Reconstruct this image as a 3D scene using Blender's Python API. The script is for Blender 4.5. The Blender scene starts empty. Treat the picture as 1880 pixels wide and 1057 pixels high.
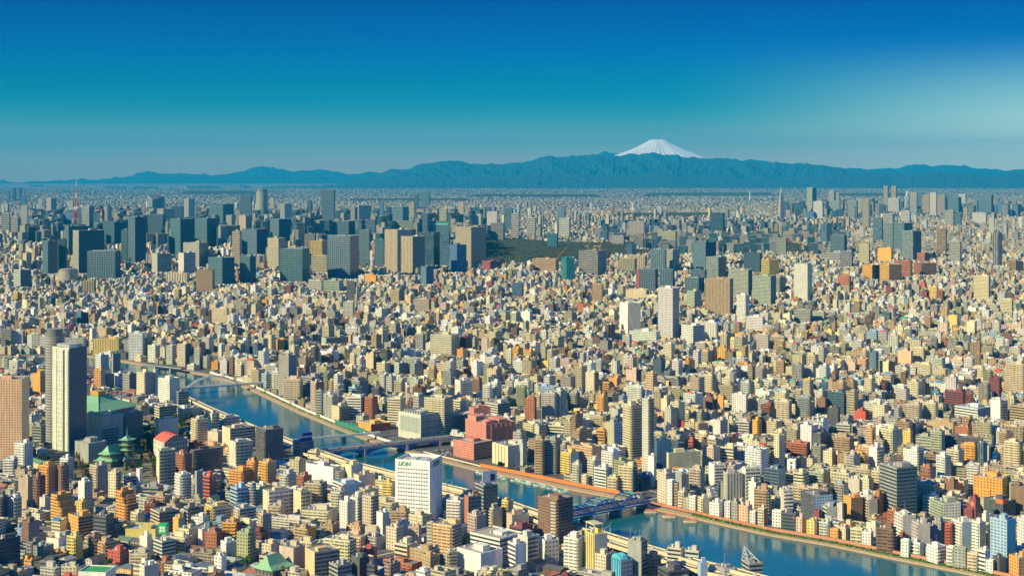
import bpy, math, random
import numpy as np
from mathutils import Vector
from mathutils.geometry import tessellate_polygon
R = math.radians
random.seed(7); rng = np.random.default_rng(11)
sc = bpy.context.scene; col = sc.collection
# ------------------------------------------------------------ camera, sky, sun, exposure
F, H, CX, Y0 = 2590.0, 370.0, 940.0, 322.0          # focal length in photo pixels, eye height, level line
cam = bpy.data.objects.new("camera", bpy.data.cameras.new("camera")); col.objects.link(cam)
cam.location = (0, 0, H); cam.rotation_euler = (R(90), 0, 0)
cam.data.sensor_width = 36; cam.data.lens = 36 * F / 1880
cam.data.shift_y = -(528.5 - Y0) / 1880
cam.data.clip_start = 10; cam.data.clip_end = 400000
sc.camera = cam
sc.view_settings.view_transform = 'Standard'; sc.view_settings.look = 'None'
sc.view_settings.gamma = 1; sc.view_settings.exposure = 0.62
SUN_EL, SUN_AZ = 31.0, -122.0                        # azimuth from the view axis, negative = left
world = bpy.data.worlds.new("World"); sc.world = world; world.use_nodes = True
nt = world.node_tree; N = nt.nodes; L_ = nt.links
bg = N['Background']; bg.inputs['Strength'].default_value = 0.15
sky = N.new('ShaderNodeTexSky'); sky.sky_type = 'NISHITA'; sky.sun_disc = False
sky.sun_elevation = R(SUN_EL); sky.sun_rotation = R(SUN_AZ); sky.altitude = 400
sky.air_density = 1.0; sky.dust_density = 0.3; sky.ozone_density = 6.0
tc = N.new('ShaderNodeTexCoord'); sep = N.new('ShaderNodeSeparateXYZ'); L_.new(tc.outputs['Generated'], sep.inputs[0])
ramp = N.new('ShaderNodeValToRGB'); L_.new(sep.outputs['Z'], ramp.inputs[0])
el = ramp.color_ramp.elements
SKY = [(0.0, (.95, .62, .25)), (.0112, (.85, .58, .24)), (.022, (.52, .47, .24)), (.030, (.30, .385, .24)), (.038, (.13, .30, .24)), (.0456, (.04, .24, .243)), (.054, (.008, .20, .252)), (.066, (0, .165, .262)), (.0857, (0, .105, .285)), (.124, (0, .042, .22)), (.30, (.05, .44, .82)), (1.0, (.10, .52, .92))]
el[0].position = SKY[0][0]; el[0].color = SKY[0][1] + (1,); el[1].position = 1; el[1].color = SKY[-1][1] + (1,)
for p, c in SKY[1:-1]:
    e = el.new(p); e.color = c + (1,)
# the air is a little paler towards the right
rx = N.new('ShaderNodeMapRange'); rx.interpolation_type = 'SMOOTHSTEP'; rx.inputs[1].default_value = .10; rx.inputs[2].default_value = .42; L_.new(sep.outputs['X'], rx.inputs[0])
rz = N.new('ShaderNodeMapRange'); rz.interpolation_type = 'SMOOTHSTEP'; rz.inputs[1].default_value = .098; rz.inputs[2].default_value = -.01; L_.new(sep.outputs['Z'], rz.inputs[0])
mm = N.new('ShaderNodeMath'); mm.operation = 'MULTIPLY'; L_.new(rx.outputs[0], mm.inputs[0]); L_.new(rz.outputs[0], mm.inputs[1])
mx = N.new('ShaderNodeMix'); mx.data_type = 'RGBA'; mx.inputs['B'].default_value = (1.35, 1.15, .8, 1)
L_.new(mm.outputs[0], mx.inputs['Factor']); L_.new(ramp.outputs[0], mx.inputs['A'])
mul = N.new('ShaderNodeMix'); mul.data_type = 'RGBA'; mul.blend_type = 'MULTIPLY'; mul.inputs['Factor'].default_value = 1
L_.new(sky.outputs[0], mul.inputs['A']); L_.new(mx.outputs['Result'], mul.inputs['B']); L_.new(mul.outputs['Result'], bg.inputs['Color'])
sun = bpy.data.lights.new("sun", 'SUN'); sun.energy = 4.8; sun.angle = R(.5); sun.color = (1, .84, .45)
so = bpy.data.objects.new("sun", sun); col.objects.link(so)
sd = Vector((math.sin(R(SUN_AZ)) * math.cos(R(SUN_EL)), math.cos(R(SUN_AZ)) * math.cos(R(SUN_EL)), math.sin(R(SUN_EL))))
so.rotation_euler = sd.to_track_quat('Z', 'Y').to_euler()
HAZE_DENS, HAZE_COL = 2.35e-5, (.01, .52, .90)

# ------------------------------------------------------------ helpers
def G(px, py, z=0.0):
    d = F * (H - z) / (py - Y0); return Vector(((px - CX) / F * d, d, z))
def P(x, y, z): return (CX + F * x / y, Y0 + F * (H - z) / y)
def tag(o, label=None, cat=None, group=None, kind=None):
    if label: o['label'] = label
    if cat: o['category'] = cat
    if group: o['group'] = group
    if kind: o['kind'] = kind
    return o
def empty(name, loc, parent=None):
    o = bpy.data.objects.new(name, None); o.empty_display_size = 2; col.objects.link(o); o.location = loc
    if parent: o.parent = parent
    return o
def nmat(name):
    m = bpy.data.materials.new(name); m.use_nodes = True
    return m, m.node_tree.nodes, m.node_tree.links, m.node_tree.nodes['Principled BSDF']
def M_(nodes, links, op, a, b=None, c=None):
    n = nodes.new('ShaderNodeMath'); n.operation = op
    for i, v in enumerate((a, b, c)):
        if v is None: continue
        if isinstance(v, (int, float)): n.inputs[i].default_value = v
        else: links.new(v, n.inputs[i])
    return n.outputs[0]
def plain(name, c, rough=.8, metal=0, noise=.12, scale=.3):
    m, n, l, b = nmat(name)
    t = n.new('ShaderNodeTexNoise'); t.inputs['Scale'].default_value = scale; t.inputs['Detail'].default_value = 4
    g = n.new('ShaderNodeNewGeometry'); l.new(g.outputs['Position'], t.inputs['Vector'])
    hs = n.new('ShaderNodeMix'); hs.data_type = 'RGBA'
    hs.inputs['A'].default_value = tuple(x * (1 - noise * 1.5) for x in c) + (1,); hs.inputs['B'].default_value = tuple(min(1, x * (1 + noise * 1.5)) for x in c) + (1,)
    l.new(t.outputs['Fac'], hs.inputs['Factor']); l.new(hs.outputs['Result'], b.inputs['Base Color'])
    b.inputs['Roughness'].default_value = rough; b.inputs['Metallic'].default_value = metal
    return m
# facade: wall colour, window grid and gloss all come from attributes of the building itself
def facade_mat():
    m, n, l, b = nmat("facade")
    a1 = n.new('ShaderNodeAttribute'); a1.attribute_name = 'Col'
    a2 = n.new('ShaderNodeAttribute'); a2.attribute_name = 'Par'
    uv = n.new('ShaderNodeUVMap'); uv.uv_map = 'UVMap'
    s = n.new('ShaderNodeSeparateXYZ'); l.new(uv.outputs[0], s.inputs[0])
    p = n.new('ShaderNodeSeparateXYZ'); l.new(a2.outputs['Vector'], p.inputs[0])
    fu = M_(n, l, 'ABSOLUTE', M_(n, l, 'SUBTRACT', M_(n, l, 'FRACT', s.outputs[0]), .5))
    fv = M_(n, l, 'ABSOLUTE', M_(n, l, 'SUBTRACT', M_(n, l, 'FRACT', s.outputs[1]), .5))
    mk = M_(n, l, 'MULTIPLY', M_(n, l, 'LESS_THAN', fu, M_(n, l, 'MULTIPLY', p.outputs[0], .5)), M_(n, l, 'LESS_THAN', fv, M_(n, l, 'MULTIPLY', p.outputs[1], .5)))
    fl = n.new('ShaderNodeVectorMath'); fl.operation = 'FLOOR'; l.new(uv.outputs[0], fl.inputs[0])
    ad = n.new('ShaderNodeVectorMath'); ad.operation = 'ADD'; l.new(fl.outputs[0], ad.inputs[0]); l.new(a1.outputs['Color'], ad.inputs[1])
    wn = n.new('ShaderNodeTexWhiteNoise'); wn.noise_dimensions = '3D'; l.new(ad.outputs[0], wn.inputs['Vector'])
    gp = M_(n, l, 'MULTIPLY', M_(n, l, 'POWER', wn.outputs['Value'], 3.0), M_(n, l, 'SUBTRACT', 1.05, p.outputs[2]))
    gc = n.new('ShaderNodeMix'); gc.data_type = 'RGBA'; gc.inputs['A'].default_value = (.012, .03, .045, 1); gc.inputs['B'].default_value = (.13, .16, .16, 1); l.new(gp, gc.inputs['Factor'])
    gm = n.new('ShaderNodeMix'); gm.data_type = 'RGBA'; gm.inputs['Factor'].default_value = .25; l.new(gc.outputs['Result'], gm.inputs['A']); l.new(a1.outputs['Color'], gm.inputs['B'])
    geo = n.new('ShaderNodeNewGeometry')
    mp = n.new('ShaderNodeMapping'); mp.inputs['Scale'].default_value = (.22, .22, .05); l.new(geo.outputs['Position'], mp.inputs['Vector'])
    tn = n.new('ShaderNodeTexNoise'); tn.inputs['Scale'].default_value = 1; tn.inputs['Detail'].default_value = 5; tn.inputs['Roughness'].default_value = .65; l.new(mp.outputs[0], tn.inputs['Vector'])
    dirt = n.new('ShaderNodeMapRange'); dirt.inputs[1].default_value = .3; dirt.inputs[2].default_value = .75; dirt.inputs[3].default_value = .72; dirt.inputs[4].default_value = 1.12; l.new(tn.outputs['Fac'], dirt.inputs[0])
    wc = n.new('ShaderNodeVectorMath'); wc.operation = 'SCALE'; l.new(a1.outputs['Color'], wc.inputs[0]); l.new(dirt.outputs[0], wc.inputs['Scale'])
    mxn = n.new('ShaderNodeMix'); mxn.data_type = 'RGBA'; l.new(mk, mxn.inputs['Factor']); l.new(wc.outputs[0], mxn.inputs['A']); l.new(gm.outputs['Result'], mxn.inputs['B'])
    l.new(mxn.outputs['Result'], b.inputs['Base Color'])
    wr = M_(n, l, 'SUBTRACT', .85, M_(n, l, 'MULTIPLY', p.outputs[2], .65))
    rr = n.new('ShaderNodeMix'); rr.data_type = 'FLOAT'; l.new(mk, rr.inputs['Factor']); l.new(wr, rr.inputs['A']); rr.inputs['B'].default_value = .18
    l.new(rr.outputs['Result'], b.inputs['Roughness'])
    return m
FAC = facade_mat()
GLASSBAND = plain("window_glass", (.03, .055, .07), .15, noise=.5, scale=.35)
def veg_mat(name, c, c2, scale=.35):
    m, n, l, b = nmat(name)
    t = n.new('ShaderNodeTexNoise'); t.inputs['Scale'].default_value = scale; t.inputs['Detail'].default_value = 5
    g = n.new('ShaderNodeNewGeometry'); l.new(g.outputs['Position'], t.inputs['Vector'])
    mr = n.new('ShaderNodeMapRange'); mr.inputs[1].default_value = .35; mr.inputs[2].default_value = .65; l.new(t.outputs['Fac'], mr.inputs[0])
    x = n.new('ShaderNodeMix'); x.data_type = 'RGBA'; x.inputs['A'].default_value = c + (1,); x.inputs['B'].default_value = c2 + (1,)
    l.new(mr.outputs[0], x.inputs['Factor']); l.new(x.outputs['Result'], b.inputs['Base Color']); b.inputs['Roughness'].default_value = .9
    return m
LEAF = veg_mat("leaves_green", (.03, .075, .015), (.10, .20, .03))
LEAFD = veg_mat("leaves_dark", (.015, .045, .02), (.05, .10, .03))
TWIG = veg_mat("bare_twigs", (.10, .06, .035), (.24, .13, .07))
BARK = plain("bark", (.09, .06, .04), .9)
STEELB = plain("blue_steel", (.02, .10, .36), .5); STEELG = plain("green_steel", (.12, .40, .34), .5)
STEELP = plain("pale_steel", (.42, .50, .42), .5); CONC = plain("concrete", (.42, .40, .34), .85); CREAMC = plain("cream_concrete", (.62, .54, .34), .8)
ASPH = plain("asphalt", (.10, .095, .09), .9); COPPER = plain("green_copper", (.20, .42, .22), .6); PALEST = plain("pale_green_steel", (.60, .62, .52), .5); REDP = plain("red_paint", (.62, .06, .05), .5)
WHITEP = plain("white_paint", (.8, .8, .78), .5, noise=.04); ORANGE = plain("orange_hoarding", (.75, .19, .04), .6); DARKM = plain("dark_metal", (.07, .08, .09), .5)
BRICKR = plain("rusty_wall", (.46, .19, .09), .8, noise=.25); BRICKO = plain("brick_wall", (.48, .22, .12), .8); GREENP = plain("green_paint", (.02, .35, .10), .5, noise=.02); TIMB = plain("paving", (.42, .30, .17), .9, noise=.2)
TEALP = plain("teal_canvas", (.04, .38, .30), .6); GOLD = plain("gold_brown", (.55, .30, .05), .5); REDROOF = plain("red_roof", (.60, .12, .07), .6)
WHALL = plain("white_wall", (.68, .66, .56), .8)

class MB:                                            # small mesh builder
    def __init__(s): s.v = []; s.f = []; s.c = []; s.p = []; s.uv = []
    def face(s, pts, c=(.5, .5, .5), par=(0, 0, 0), uv=None):
        i = len(s.v); s.v += [tuple(p) for p in pts]; s.f.append(tuple(range(i, i + len(pts)))); s.c.append(c); s.p.append(par)
        s.uv += uv if uv else [(0.5, 0.5)] * len(pts)
    def prism(s, pts, z0, z1, c=(.5, .5, .5), top=None, pars=None, nus=None, nv=1, bottom=False, lid=True):
        n = len(pts)
        for k in range(n):
            a, b = pts[k], pts[(k + 1) % n]; nu = nus[k] if nus else 1
            cc = c[k] if isinstance(c, list) else c
            s.face([(a[0], a[1], z0), (b[0], b[1], z0), (b[0], b[1], z1), (a[0], a[1], z1)], cc, pars[k] if pars else (0, 0, 0), [(0, 0), (nu, 0), (nu, nv), (0, nv)])
        if lid: s.face([(p[0], p[1], z1) for p in pts], top or (c[0] if isinstance(c, list) else c))
        if bottom: s.face([(p[0], p[1], z0) for p in reversed(pts)], c[0] if isinstance(c, list) else c)
    def box(s, o, a, b, z0, z1, c=(.5, .5, .5), **k):   # o corner, a and b edge vectors (counter-clockwise)
        s.prism([(o[0], o[1]), (o[0] + a[0], o[1] + a[1]), (o[0] + a[0] + b[0], o[1] + a[1] + b[1]), (o[0] + b[0], o[1] + b[1])], z0, z1, c, bottom=True, **k)
    def bar(s, p, q, r, c=(.5, .5, .5), n=4, r2=None):
        p, q = Vector(p), Vector(q); d = (q - p).normalized(); r2 = r if r2 is None else r2
        u = d.cross(Vector((0, 0, 1))) if abs(d.z) < .95 else d.cross(Vector((1, 0, 0))); u.normalize(); w = d.cross(u)
        A = [p + (u * math.cos(t) + w * math.sin(t)) * r for t in [math.tau * (k + .5) / n for k in range(n)]]
        B = [q + (u * math.cos(t) + w * math.sin(t)) * r2 for t in [math.tau * (k + .5) / n for k in range(n)]]
        for k in range(n): s.face([A[k], A[(k + 1) % n], B[(k + 1) % n], B[k]], c)
        s.face(B, c); s.face(A[::-1], c)
    def build(s, name, mat, parent=None, loc=(0, 0, 0)):
        me = bpy.data.meshes.new(name); me.from_pydata(s.v, [], s.f)
        n = len(s.f)
        ca = me.attributes.new('Col', 'FLOAT_COLOR', 'FACE'); ca.data.foreach_set('color', np.array([tuple(c) + (1,) for c in s.c], 'f').ravel())
        pa = me.attributes.new('Par', 'FLOAT_VECTOR', 'FACE'); pa.data.foreach_set('vector', np.array(s.p, 'f').ravel())
        ul = me.uv_layers.new(name='UVMap'); ul.uv.foreach_set('vector', np.array(s.uv, 'f').ravel())
        me.materials.append(mat); me.update()
        o = bpy.data.objects.new(name, me); col.objects.link(o); o.location = loc
        if parent: o.parent = parent
        return o
def dup(o, parent=None, loc=None):
    c = o.copy(); col.objects.link(c)
    if parent: c.parent = parent
    if loc is not None: c.location = loc
    return c
def dup_tree(o, loc, rz=None, sc_=None):
    c = dup(o, None, loc)
    if rz is not None: c.rotation_euler = (0, 0, rz)
    if sc_ is not None: c.scale = (sc_,) * 3
    for ch in o.children:
        d = dup(ch, c)
        for g in ch.children: dup(g, d)
    return c
def xy(v): return (v[0], v[1])

# big mesh of many boxes, filled with numpy (the uncountable rest of the city)
class Big:
    def __init__(s): s.V = []; s.Fc = []; s.C = []; s.P_ = []; s.U = []; s.n = 0
    def add(s, V, faces, C, Pp, U):                  # V (N,k,3)  faces (m,4)  C (N,m,3)  Pp (N,m,3)  U (N,m,4,2)
        Nn, k, _ = V.shape; m = len(faces)
        s.V.append(V.reshape(-1, 3).astype('f')); s.Fc.append((np.array(faces)[None] + (np.arange(Nn) * k)[:, None, None] + s.n).reshape(-1, 4).astype('i'))
        s.C.append(C.reshape(-1, 3).astype('f')); s.P_.append(Pp.reshape(-1, 3).astype('f')); s.U.append(U.reshape(-1, 2).astype('f')); s.n += Nn * k
    def boxes(s, cx, cy, hx, hy, yaw, z0, z1, c, rc, pl, pr, nu, nw, nv, parapet=False):
        n = len(cx)
        if n == 0: return
        ca, sa = np.cos(yaw), np.sin(yaw)
        def ring(ax, ay, z):
            q = np.zeros((n, 4, 3))
            for k, (sx, sy) in enumerate(((-1, -1), (1, -1), (1, 1), (-1, 1))):
                X, Y = sx * ax, sy * ay; q[:, k, 0] = cx + X * ca - Y * sa; q[:, k, 1] = cy + X * sa + Y * ca; q[:, k, 2] = z
            return q
        V = [ring(hx, hy, z0), ring(hx, hy, z1)]; faces = [[k, (k + 1) % 4, (k + 1) % 4 + 4, k + 4] for k in range(4)]
        if parapet:
            V += [ring(hx - .45, hy - .45, z1), ring(hx - .45, hy - .45, z1 - 1.1)]
            faces += [[4 + k, 4 + (k + 1) % 4, 8 + (k + 1) % 4, 8 + k] for k in range(4)] + [[8 + k, 8 + (k + 1) % 4, 12 + (k + 1) % 4, 12 + k] for k in range(4)] + [[12, 13, 14, 15]]
        else: faces += [[4, 5, 6, 7]]
        V = np.concatenate(V, 1); m = len(faces)
        C = np.repeat(c[:, None], m, 1).copy(); C[:, -1] = rc
        Pp = np.zeros((n, m, 3)); Pp[:, 0] = pl; Pp[:, 2] = pl; Pp[:, 1] = pr; Pp[:, 3] = pr
        U = np.full((n, m, 4, 2), .5)
        for k in range(4):
            a = nu if k % 2 == 0 else nw; z = np.zeros(n)
            U[:, k, 0] = 0; U[:, k, 1] = np.stack([a, z], -1); U[:, k, 2] = np.stack([a, nv], -1); U[:, k, 3] = np.stack([z, nv], -1)
        s.add(V, faces, C, Pp, U)
    def build(s, name, mat):
        V = np.concatenate(s.V); Fc = np.concatenate(s.Fc); C = np.concatenate(s.C); Pp = np.concatenate(s.P_); U = np.concatenate(s.U); nf = len(Fc)
        me = bpy.data.meshes.new(name); me.vertices.add(len(V)); me.vertices.foreach_set('co', V.ravel())
        me.loops.add(nf * 4); me.loops.foreach_set('vertex_index', Fc.ravel()); me.polygons.add(nf)
        me.polygons.foreach_set('loop_start', np.arange(0, nf * 4, 4, dtype='i')); me.update(calc_edges=True)
        ca = me.attributes.new('Col', 'FLOAT_COLOR', 'FACE'); ca.data.foreach_set('color', np.concatenate([C, np.ones((nf, 1), 'f')], 1).ravel())
        pa = me.attributes.new('Par', 'FLOAT_VECTOR', 'FACE'); pa.data.foreach_set('vector', Pp.ravel())
        ul = me.uv_layers.new(name='UVMap'); ul.uv.foreach_set('vector', U.ravel())
        me.materials.append(mat); me.polygons.foreach_set('use_smooth', np.zeros(nf, dtype=bool)); me.update(); o = bpy.data.objects.new(name, me); col.objects.link(o)
        return o
# ------------------------------------------------------------ palette (real-world base colours)
PAL = dict(tq=(.04, .40, .36), wh=(.82, .80, .70), cr=(.72, .63, .40), bg=(.58, .49, .32), tn=(.48, .34, .19), gy=(.36, .36, .32), lg=(.60, .58, .48), dg=(.10, .11, .12), br=(.24, .14, .10),
           rd=(.55, .11, .07), bk=(.45, .17, .09), **{'or': (.80, .40, .09)}, ye=(.78, .58, .18), pk=(.68, .27, .18), pp=(.60, .47, .36), bl=(.07, .15, .26), pb=(.38, .52, .62), sk=(.10, .50, .62),
           gl=(.035, .085, .13), tg=(.02, .12, .15), gn=(.42, .47, .34), mr=(.26, .07, .08), nv=(.03, .06, .12), pe=(.80, .52, .29), ol=(.40, .40, .22), lm=(.30, .65, .15), mg=(.10, .17, .22), bt=(.14, .13, .14))
CNAME = dict(tq='turquoise', wh='white', cr='cream', bg='beige', tn='tan', gy='grey', lg='light grey', dg='dark grey', br='brown', rd='red', bk='brick-red', **{'or': 'orange'}, ye='ochre yellow', pk='salmon pink', pp='pale pink',
             bl='deep blue', pb='pale blue', sk='sky blue', gl='dark glass', tg='teal glass', gn='pale green', mr='maroon', nv='navy', pe='peach', ol='olive', lm='lime', mg='grey-blue glass', bt='dark brown')
# ------------------------------------------------------------ river, land, roads
FAR_PX = [(-500, 660), (0, 655), (160, 655), (222, 664), (290, 676), (330, 681), (375, 689), (432, 704), (470, 721), (505, 738), (545, 757), (600, 780), (657, 802), (687, 813), (730, 826), (765, 836), (812, 848), (870, 863), (940, 877), (1055, 901), (1125, 914), (1182, 932), (1265, 950), (1315, 962), (1410, 983), (1527, 1003), (1645, 1028), (1760, 1051), (2100, 1125), (2600, 1250)]
NEAR_PX = [(-500, 676), (0, 672), (160, 674), (240, 686), (318, 702), (335, 722)]
HWY_PX = [(349, 729), (390, 748), (470, 782), (577, 822), (650, 847), (725, 866), (812, 887), (867, 900), (940, 920), (987, 936), (1052, 958), (1112, 976), (1190, 1000), (1225, 1010), (1290, 1029), (1352, 1043), (1440, 1066), (1560, 1100)]
WZ = -3.0
far_edge = [G(x, y, WZ) for x, y in FAR_PX]
hwy = [G(x, y, 14) for x, y in HWY_PX]
def offset(path, d):                                 # d > 0 : to the left of the path's direction
    out = []
    for i, p in enumerate(path):
        a = path[max(0, i - 1)]; b = path[min(len(path) - 1, i + 1)]; t = Vector((b.x - a.x, b.y - a.y, 0)).normalized()
        out.append(Vector((p.x - t.y * d, p.y + t.x * d, 0)))
    return out
near_edge = [G(x, y, WZ) for x, y in NEAR_PX] + offset(hwy, 7)[1:]
bank = offset(far_edge, 11)                          # top of the flood wall on the far bank
def sheet(name, poly_list, z, mat, walls_to=None):
    m = MB()
    for poly in poly_list:
        pts = [Vector((p[0], p[1], 0)) for p in poly]
        for t in tessellate_polygon([pts]):
            a, b, c = (pts[i] for i in t)
            if (b - a).cross(c - a).z < 0: b, c = c, b
            m.face([(a.x, a.y, z), (b.x, b.y, z), (c.x, c.y, z)])
        if walls_to is not None:
            for k in range(len(pts)):
                a, b = pts[k], pts[(k + 1) % len(pts)]
                m.face([(a.x, a.y, walls_to), (b.x, b.y, walls_to), (b.x, b.y, z), (a.x, a.y, z)])
    return tag(m.build(name, mat), kind='structure')
def ground_mat():
    m, n, l, b = nmat("ground_cover")
    g = n.new('ShaderNodeNewGeometry'); s = n.new('ShaderNodeSeparateXYZ'); l.new(g.outputs['Position'], s.inputs[0])
    vo = n.new('ShaderNodeTexVoronoi'); vo.inputs['Scale'].default_value = 1 / 42; l.new(g.outputs['Position'], vo.inputs['Vector'])
    cr = n.new('ShaderNodeValToRGB'); sv = n.new('ShaderNodeSeparateXYZ'); l.new(vo.outputs['Color'], sv.inputs[0]); l.new(sv.outputs[0], cr.inputs[0])
    e = cr.color_ramp.elements; e[0].position = 0; e[0].color = (.05, .08, .05, 1); e[1].position = 1; e[1].color = (.62, .56, .42, 1)
    for p_, c_ in ((.35, (.09, .10, .08, 1)), (.5, (.22, .20, .16, 1)), (.8, (.42, .38, .30, 1))):
        q = e.new(p_); q.color = c_
    t = n.new('ShaderNodeTexNoise'); t.inputs['Scale'].default_value = 1 / 1400; t.inputs['Detail'].default_value = 4; l.new(g.outputs['Position'], t.inputs['Vector'])
    gm = n.new('ShaderNodeMapRange'); gm.inputs[1].default_value = .52; gm.inputs[2].default_value = .60; l.new(t.outputs['Fac'], gm.inputs[0])
    x1 = n.new('ShaderNodeMix'); x1.data_type = 'RGBA'; l.new(gm.outputs[0], x1.inputs['Factor']); l.new(cr.outputs[0], x1.inputs['A']); x1.inputs['B'].default_value = (.05, .075, .04, 1)
    t2 = n.new('ShaderNodeTexNoise'); t2.inputs['Scale'].default_value = .08; t2.inputs['Detail'].default_value = 5; l.new(g.outputs['Position'], t2.inputs['Vector'])
    nr = n.new('ShaderNodeValToRGB'); l.new(t2.outputs['Fac'], nr.inputs[0]); e = nr.color_ramp.elements
    e[0].position = .35; e[0].color = (.05, .055, .065, 1); e[1].position = .75; e[1].color = (.16, .155, .14, 1)
    fr = n.new('ShaderNodeMapRange'); fr.inputs[1].default_value = 9000; fr.inputs[2].default_value = 14000; l.new(s.outputs[1], fr.inputs[0])
    x2 = n.new('ShaderNodeMix'); x2.data_type = 'RGBA'; l.new(fr.outputs[0], x2.inputs['Factor']); l.new(nr.outputs[0], x2.inputs['A']); l.new(x1.outputs['Result'], x2.inputs['B'])
    l.new(x2.outputs['Result'], b.inputs['Base Color']); b.inputs['Roughness'].default_value = .95
    return m
GROUND = ground_mat()
fl = [xy(p) for p in bank]; nl = [xy(p) for p in near_edge]
far_land = fl + [(40000, 400), (58000, 78500), (-58000, 78500), (-40000, fl[0][1])]
near_land = [nl[i] for i in range(len(nl) - 1, -1, -1)] + [(nl[0][0] - 500, nl[0][1]), (-2500, 0), (-2500, -600), (2500, -600), (2500, 200), (nl[-1][0] + 300, nl[-1][1] - 200)]
sheet('ground', [far_land, near_land], 0.0, GROUND, WZ - 1.0)
def water_mat():
    m, n, l, b = nmat("river_water")
    b.inputs['Base Color'].default_value = (.012, .10, .17, 1); b.inputs['Roughness'].default_value = .07; b.inputs['IOR'].default_value = 1.33
    g = n.new('ShaderNodeNewGeometry'); t = n.new('ShaderNodeTexNoise'); t.inputs['Scale'].default_value = .35; t.inputs['Detail'].default_value = 6; t.inputs['Roughness'].default_value = .6
    l.new(g.outputs['Position'], t.inputs['Vector']); bu = n.new('ShaderNodeBump'); bu.inputs['Strength'].default_value = .35; bu.inputs['Distance'].default_value = .25
    l.new(t.outputs['Fac'], bu.inputs['Height']); l.new(bu.outputs[0], b.inputs['Normal'])
    t2 = n.new('ShaderNodeTexNoise'); t2.inputs['Scale'].default_value = .012; t2.inputs['Detail'].default_value = 5; l.new(g.outputs['Position'], t2.inputs['Vector'])
    x = n.new('ShaderNodeMix'); x.data_type = 'RGBA'; x.inputs['A'].default_value = (.008, .085, .12, 1); x.inputs['B'].default_value = (.025, .16, .18, 1)
    l.new(t2.outputs['Fac'], x.inputs['Factor']); l.new(x.outputs['Result'], b.inputs['Base Color'])
    return m
wp = [xy(p) for p in offset(far_edge, 13)] + [xy(p) for p in offset(near_edge, -3)][::-1]
sheet('river_water', [wp], WZ, water_mat())
# promenade along the far bank, flood wall behind it
m = MB(); fe = [xy(p) for p in far_edge]; be = [xy(p) for p in offset(far_edge, 10.9)]
for k in range(len(fe) - 1):
    z = -1.3
    m.face([fe[k] + (z,), fe[k + 1] + (z,), be[k + 1] + (z,), be[k] + (z,)]); m.face([fe[k] + (WZ - 1,), fe[k + 1] + (WZ - 1,), fe[k + 1] + (z,), fe[k] + (z,)])
tag(m.build('riverside_path', TIMB), kind='structure')
def strip_along(path, i0, i1, d0, d1, z0, z1, name, mat, **kw):
    a, b = offset(path, d0)[i0:i1 + 1], offset(path, d1)[i0:i1 + 1]; m = MB()
    for k in range(len(a) - 1):
        A, B, C, D = xy(a[k]), xy(a[k + 1]), xy(b[k + 1]), xy(b[k])
        if d1 < d0: A, B, C, D = D, C, B, A
        m.face([A + (z1,), B + (z1,), C + (z1,), D + (z1,)]); m.face([A + (z0,), B + (z0,), B + (z1,), A + (z1,)]); m.face([C + (z0,), D + (z0,), D + (z1,), C + (z1,)])
        if k == 0: m.face([D + (z0,), A + (z0,), A + (z1,), D + (z1,)])
        if k == len(a) - 2: m.face([B + (z0,), C + (z0,), C + (z1,), B + (z1,)])
    return m.build(name, mat, **kw)
tag(strip_along(far_edge, 6, 14, 11.1, 12.3, -1.3, 3.2, 'flood_wall', WHALL), 'long white flood wall above the riverside path upstream of the low grey road bridge', 'wall')
tag(strip_along(far_edge, 15, 17, 11.1, 12.0, -1.3, 1.6, 'flood_wall', CREAMC), 'low cream flood wall below the salmon pink building and its car park', 'wall')
tag(strip_along(far_edge, 17, 19, 11.1, 12.0, -1.3, 4.0, 'hoarding', ORANGE), 'bright orange hoarding along the far bank upstream of the blue arch bridge, the longer run', 'hoarding')
tag(strip_along(far_edge, 19, 20, 11.1, 12.0, -1.3, 4.0, 'hoarding', ORANGE), 'bright orange hoarding along the far bank ending at the blue arch bridge', 'hoarding')
tag(strip_along(far_edge, 21, 24, 11.1, 12.0, -1.3, 2.6, 'flood_wall', BRICKR), 'rusty orange flood wall just downstream of the blue arch bridge', 'wall')
tag(strip_along(far_edge, 24, 29, 11.1, 12.0, -1.3, 3.0, 'flood_wall', BRICKO), 'brick-red flood wall along the far bank at the lower right', 'wall')
# (paths and walls end here)
# roads: avenues laid over the ground, with kerbed pavements
def road(pts, w, z=.12):
    p3 = [Vector((p[0], p[1], 0)) for p in pts]; a, b = offset(p3, w / 2), offset(p3, -w / 2); m = MB()
    for k in range(len(a) - 1): m.face([xy(b[k]) + (z,), xy(b[k + 1]) + (z,), xy(a[k + 1]) + (z,), xy(a[k]) + (z,)])
    tag(m.build('road', ASPH), kind='structure')
    for s in (1, -1):
        m = MB(); a, b = offset(p3, s * w / 2), offset(p3, s * (w / 2 + 3.5))
        for k in range(len(a) - 1):
            q = [xy(a[k]), xy(a[k + 1]), xy(b[k + 1]), xy(b[k])]
            if s < 0: q = q[::-1]
            m.face([q[0] + (z + .13,), q[1] + (z + .13,), q[2] + (z + .13,), q[3] + (z + .13,)]); m.face([xy(a[k]) + (0,), xy(a[k + 1]) + (0,), xy(a[k + 1]) + (z + .13,), xy(a[k]) + (z + .13,)])
        tag(m.build('pavement', CONC), kind='structure')
    m = MB()
    for k in range(len(p3) - 1):
        d = p3[k + 1] - p3[k]; n_ = int(d.length / 12); u = d.normalized(); w_ = Vector((-u.y, u.x, 0)) * .15
        for i in range(n_):
            a = p3[k] + u * (i * 12); b = a + u * 6; m.face([xy(a - w_) + (z + .05,), xy(b - w_) + (z + .05,), xy(b + w_) + (z + .05,), xy(a + w_) + (z + .05,)])
    tag(m.build('road_markings', WHITEP), kind='structure')
ROADS = [([xy(p) for p in offset(far_edge, 62)[17:28]], 15)]
e0, e1 = G(831, 804, 0), G(598, 830, 0)
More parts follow.
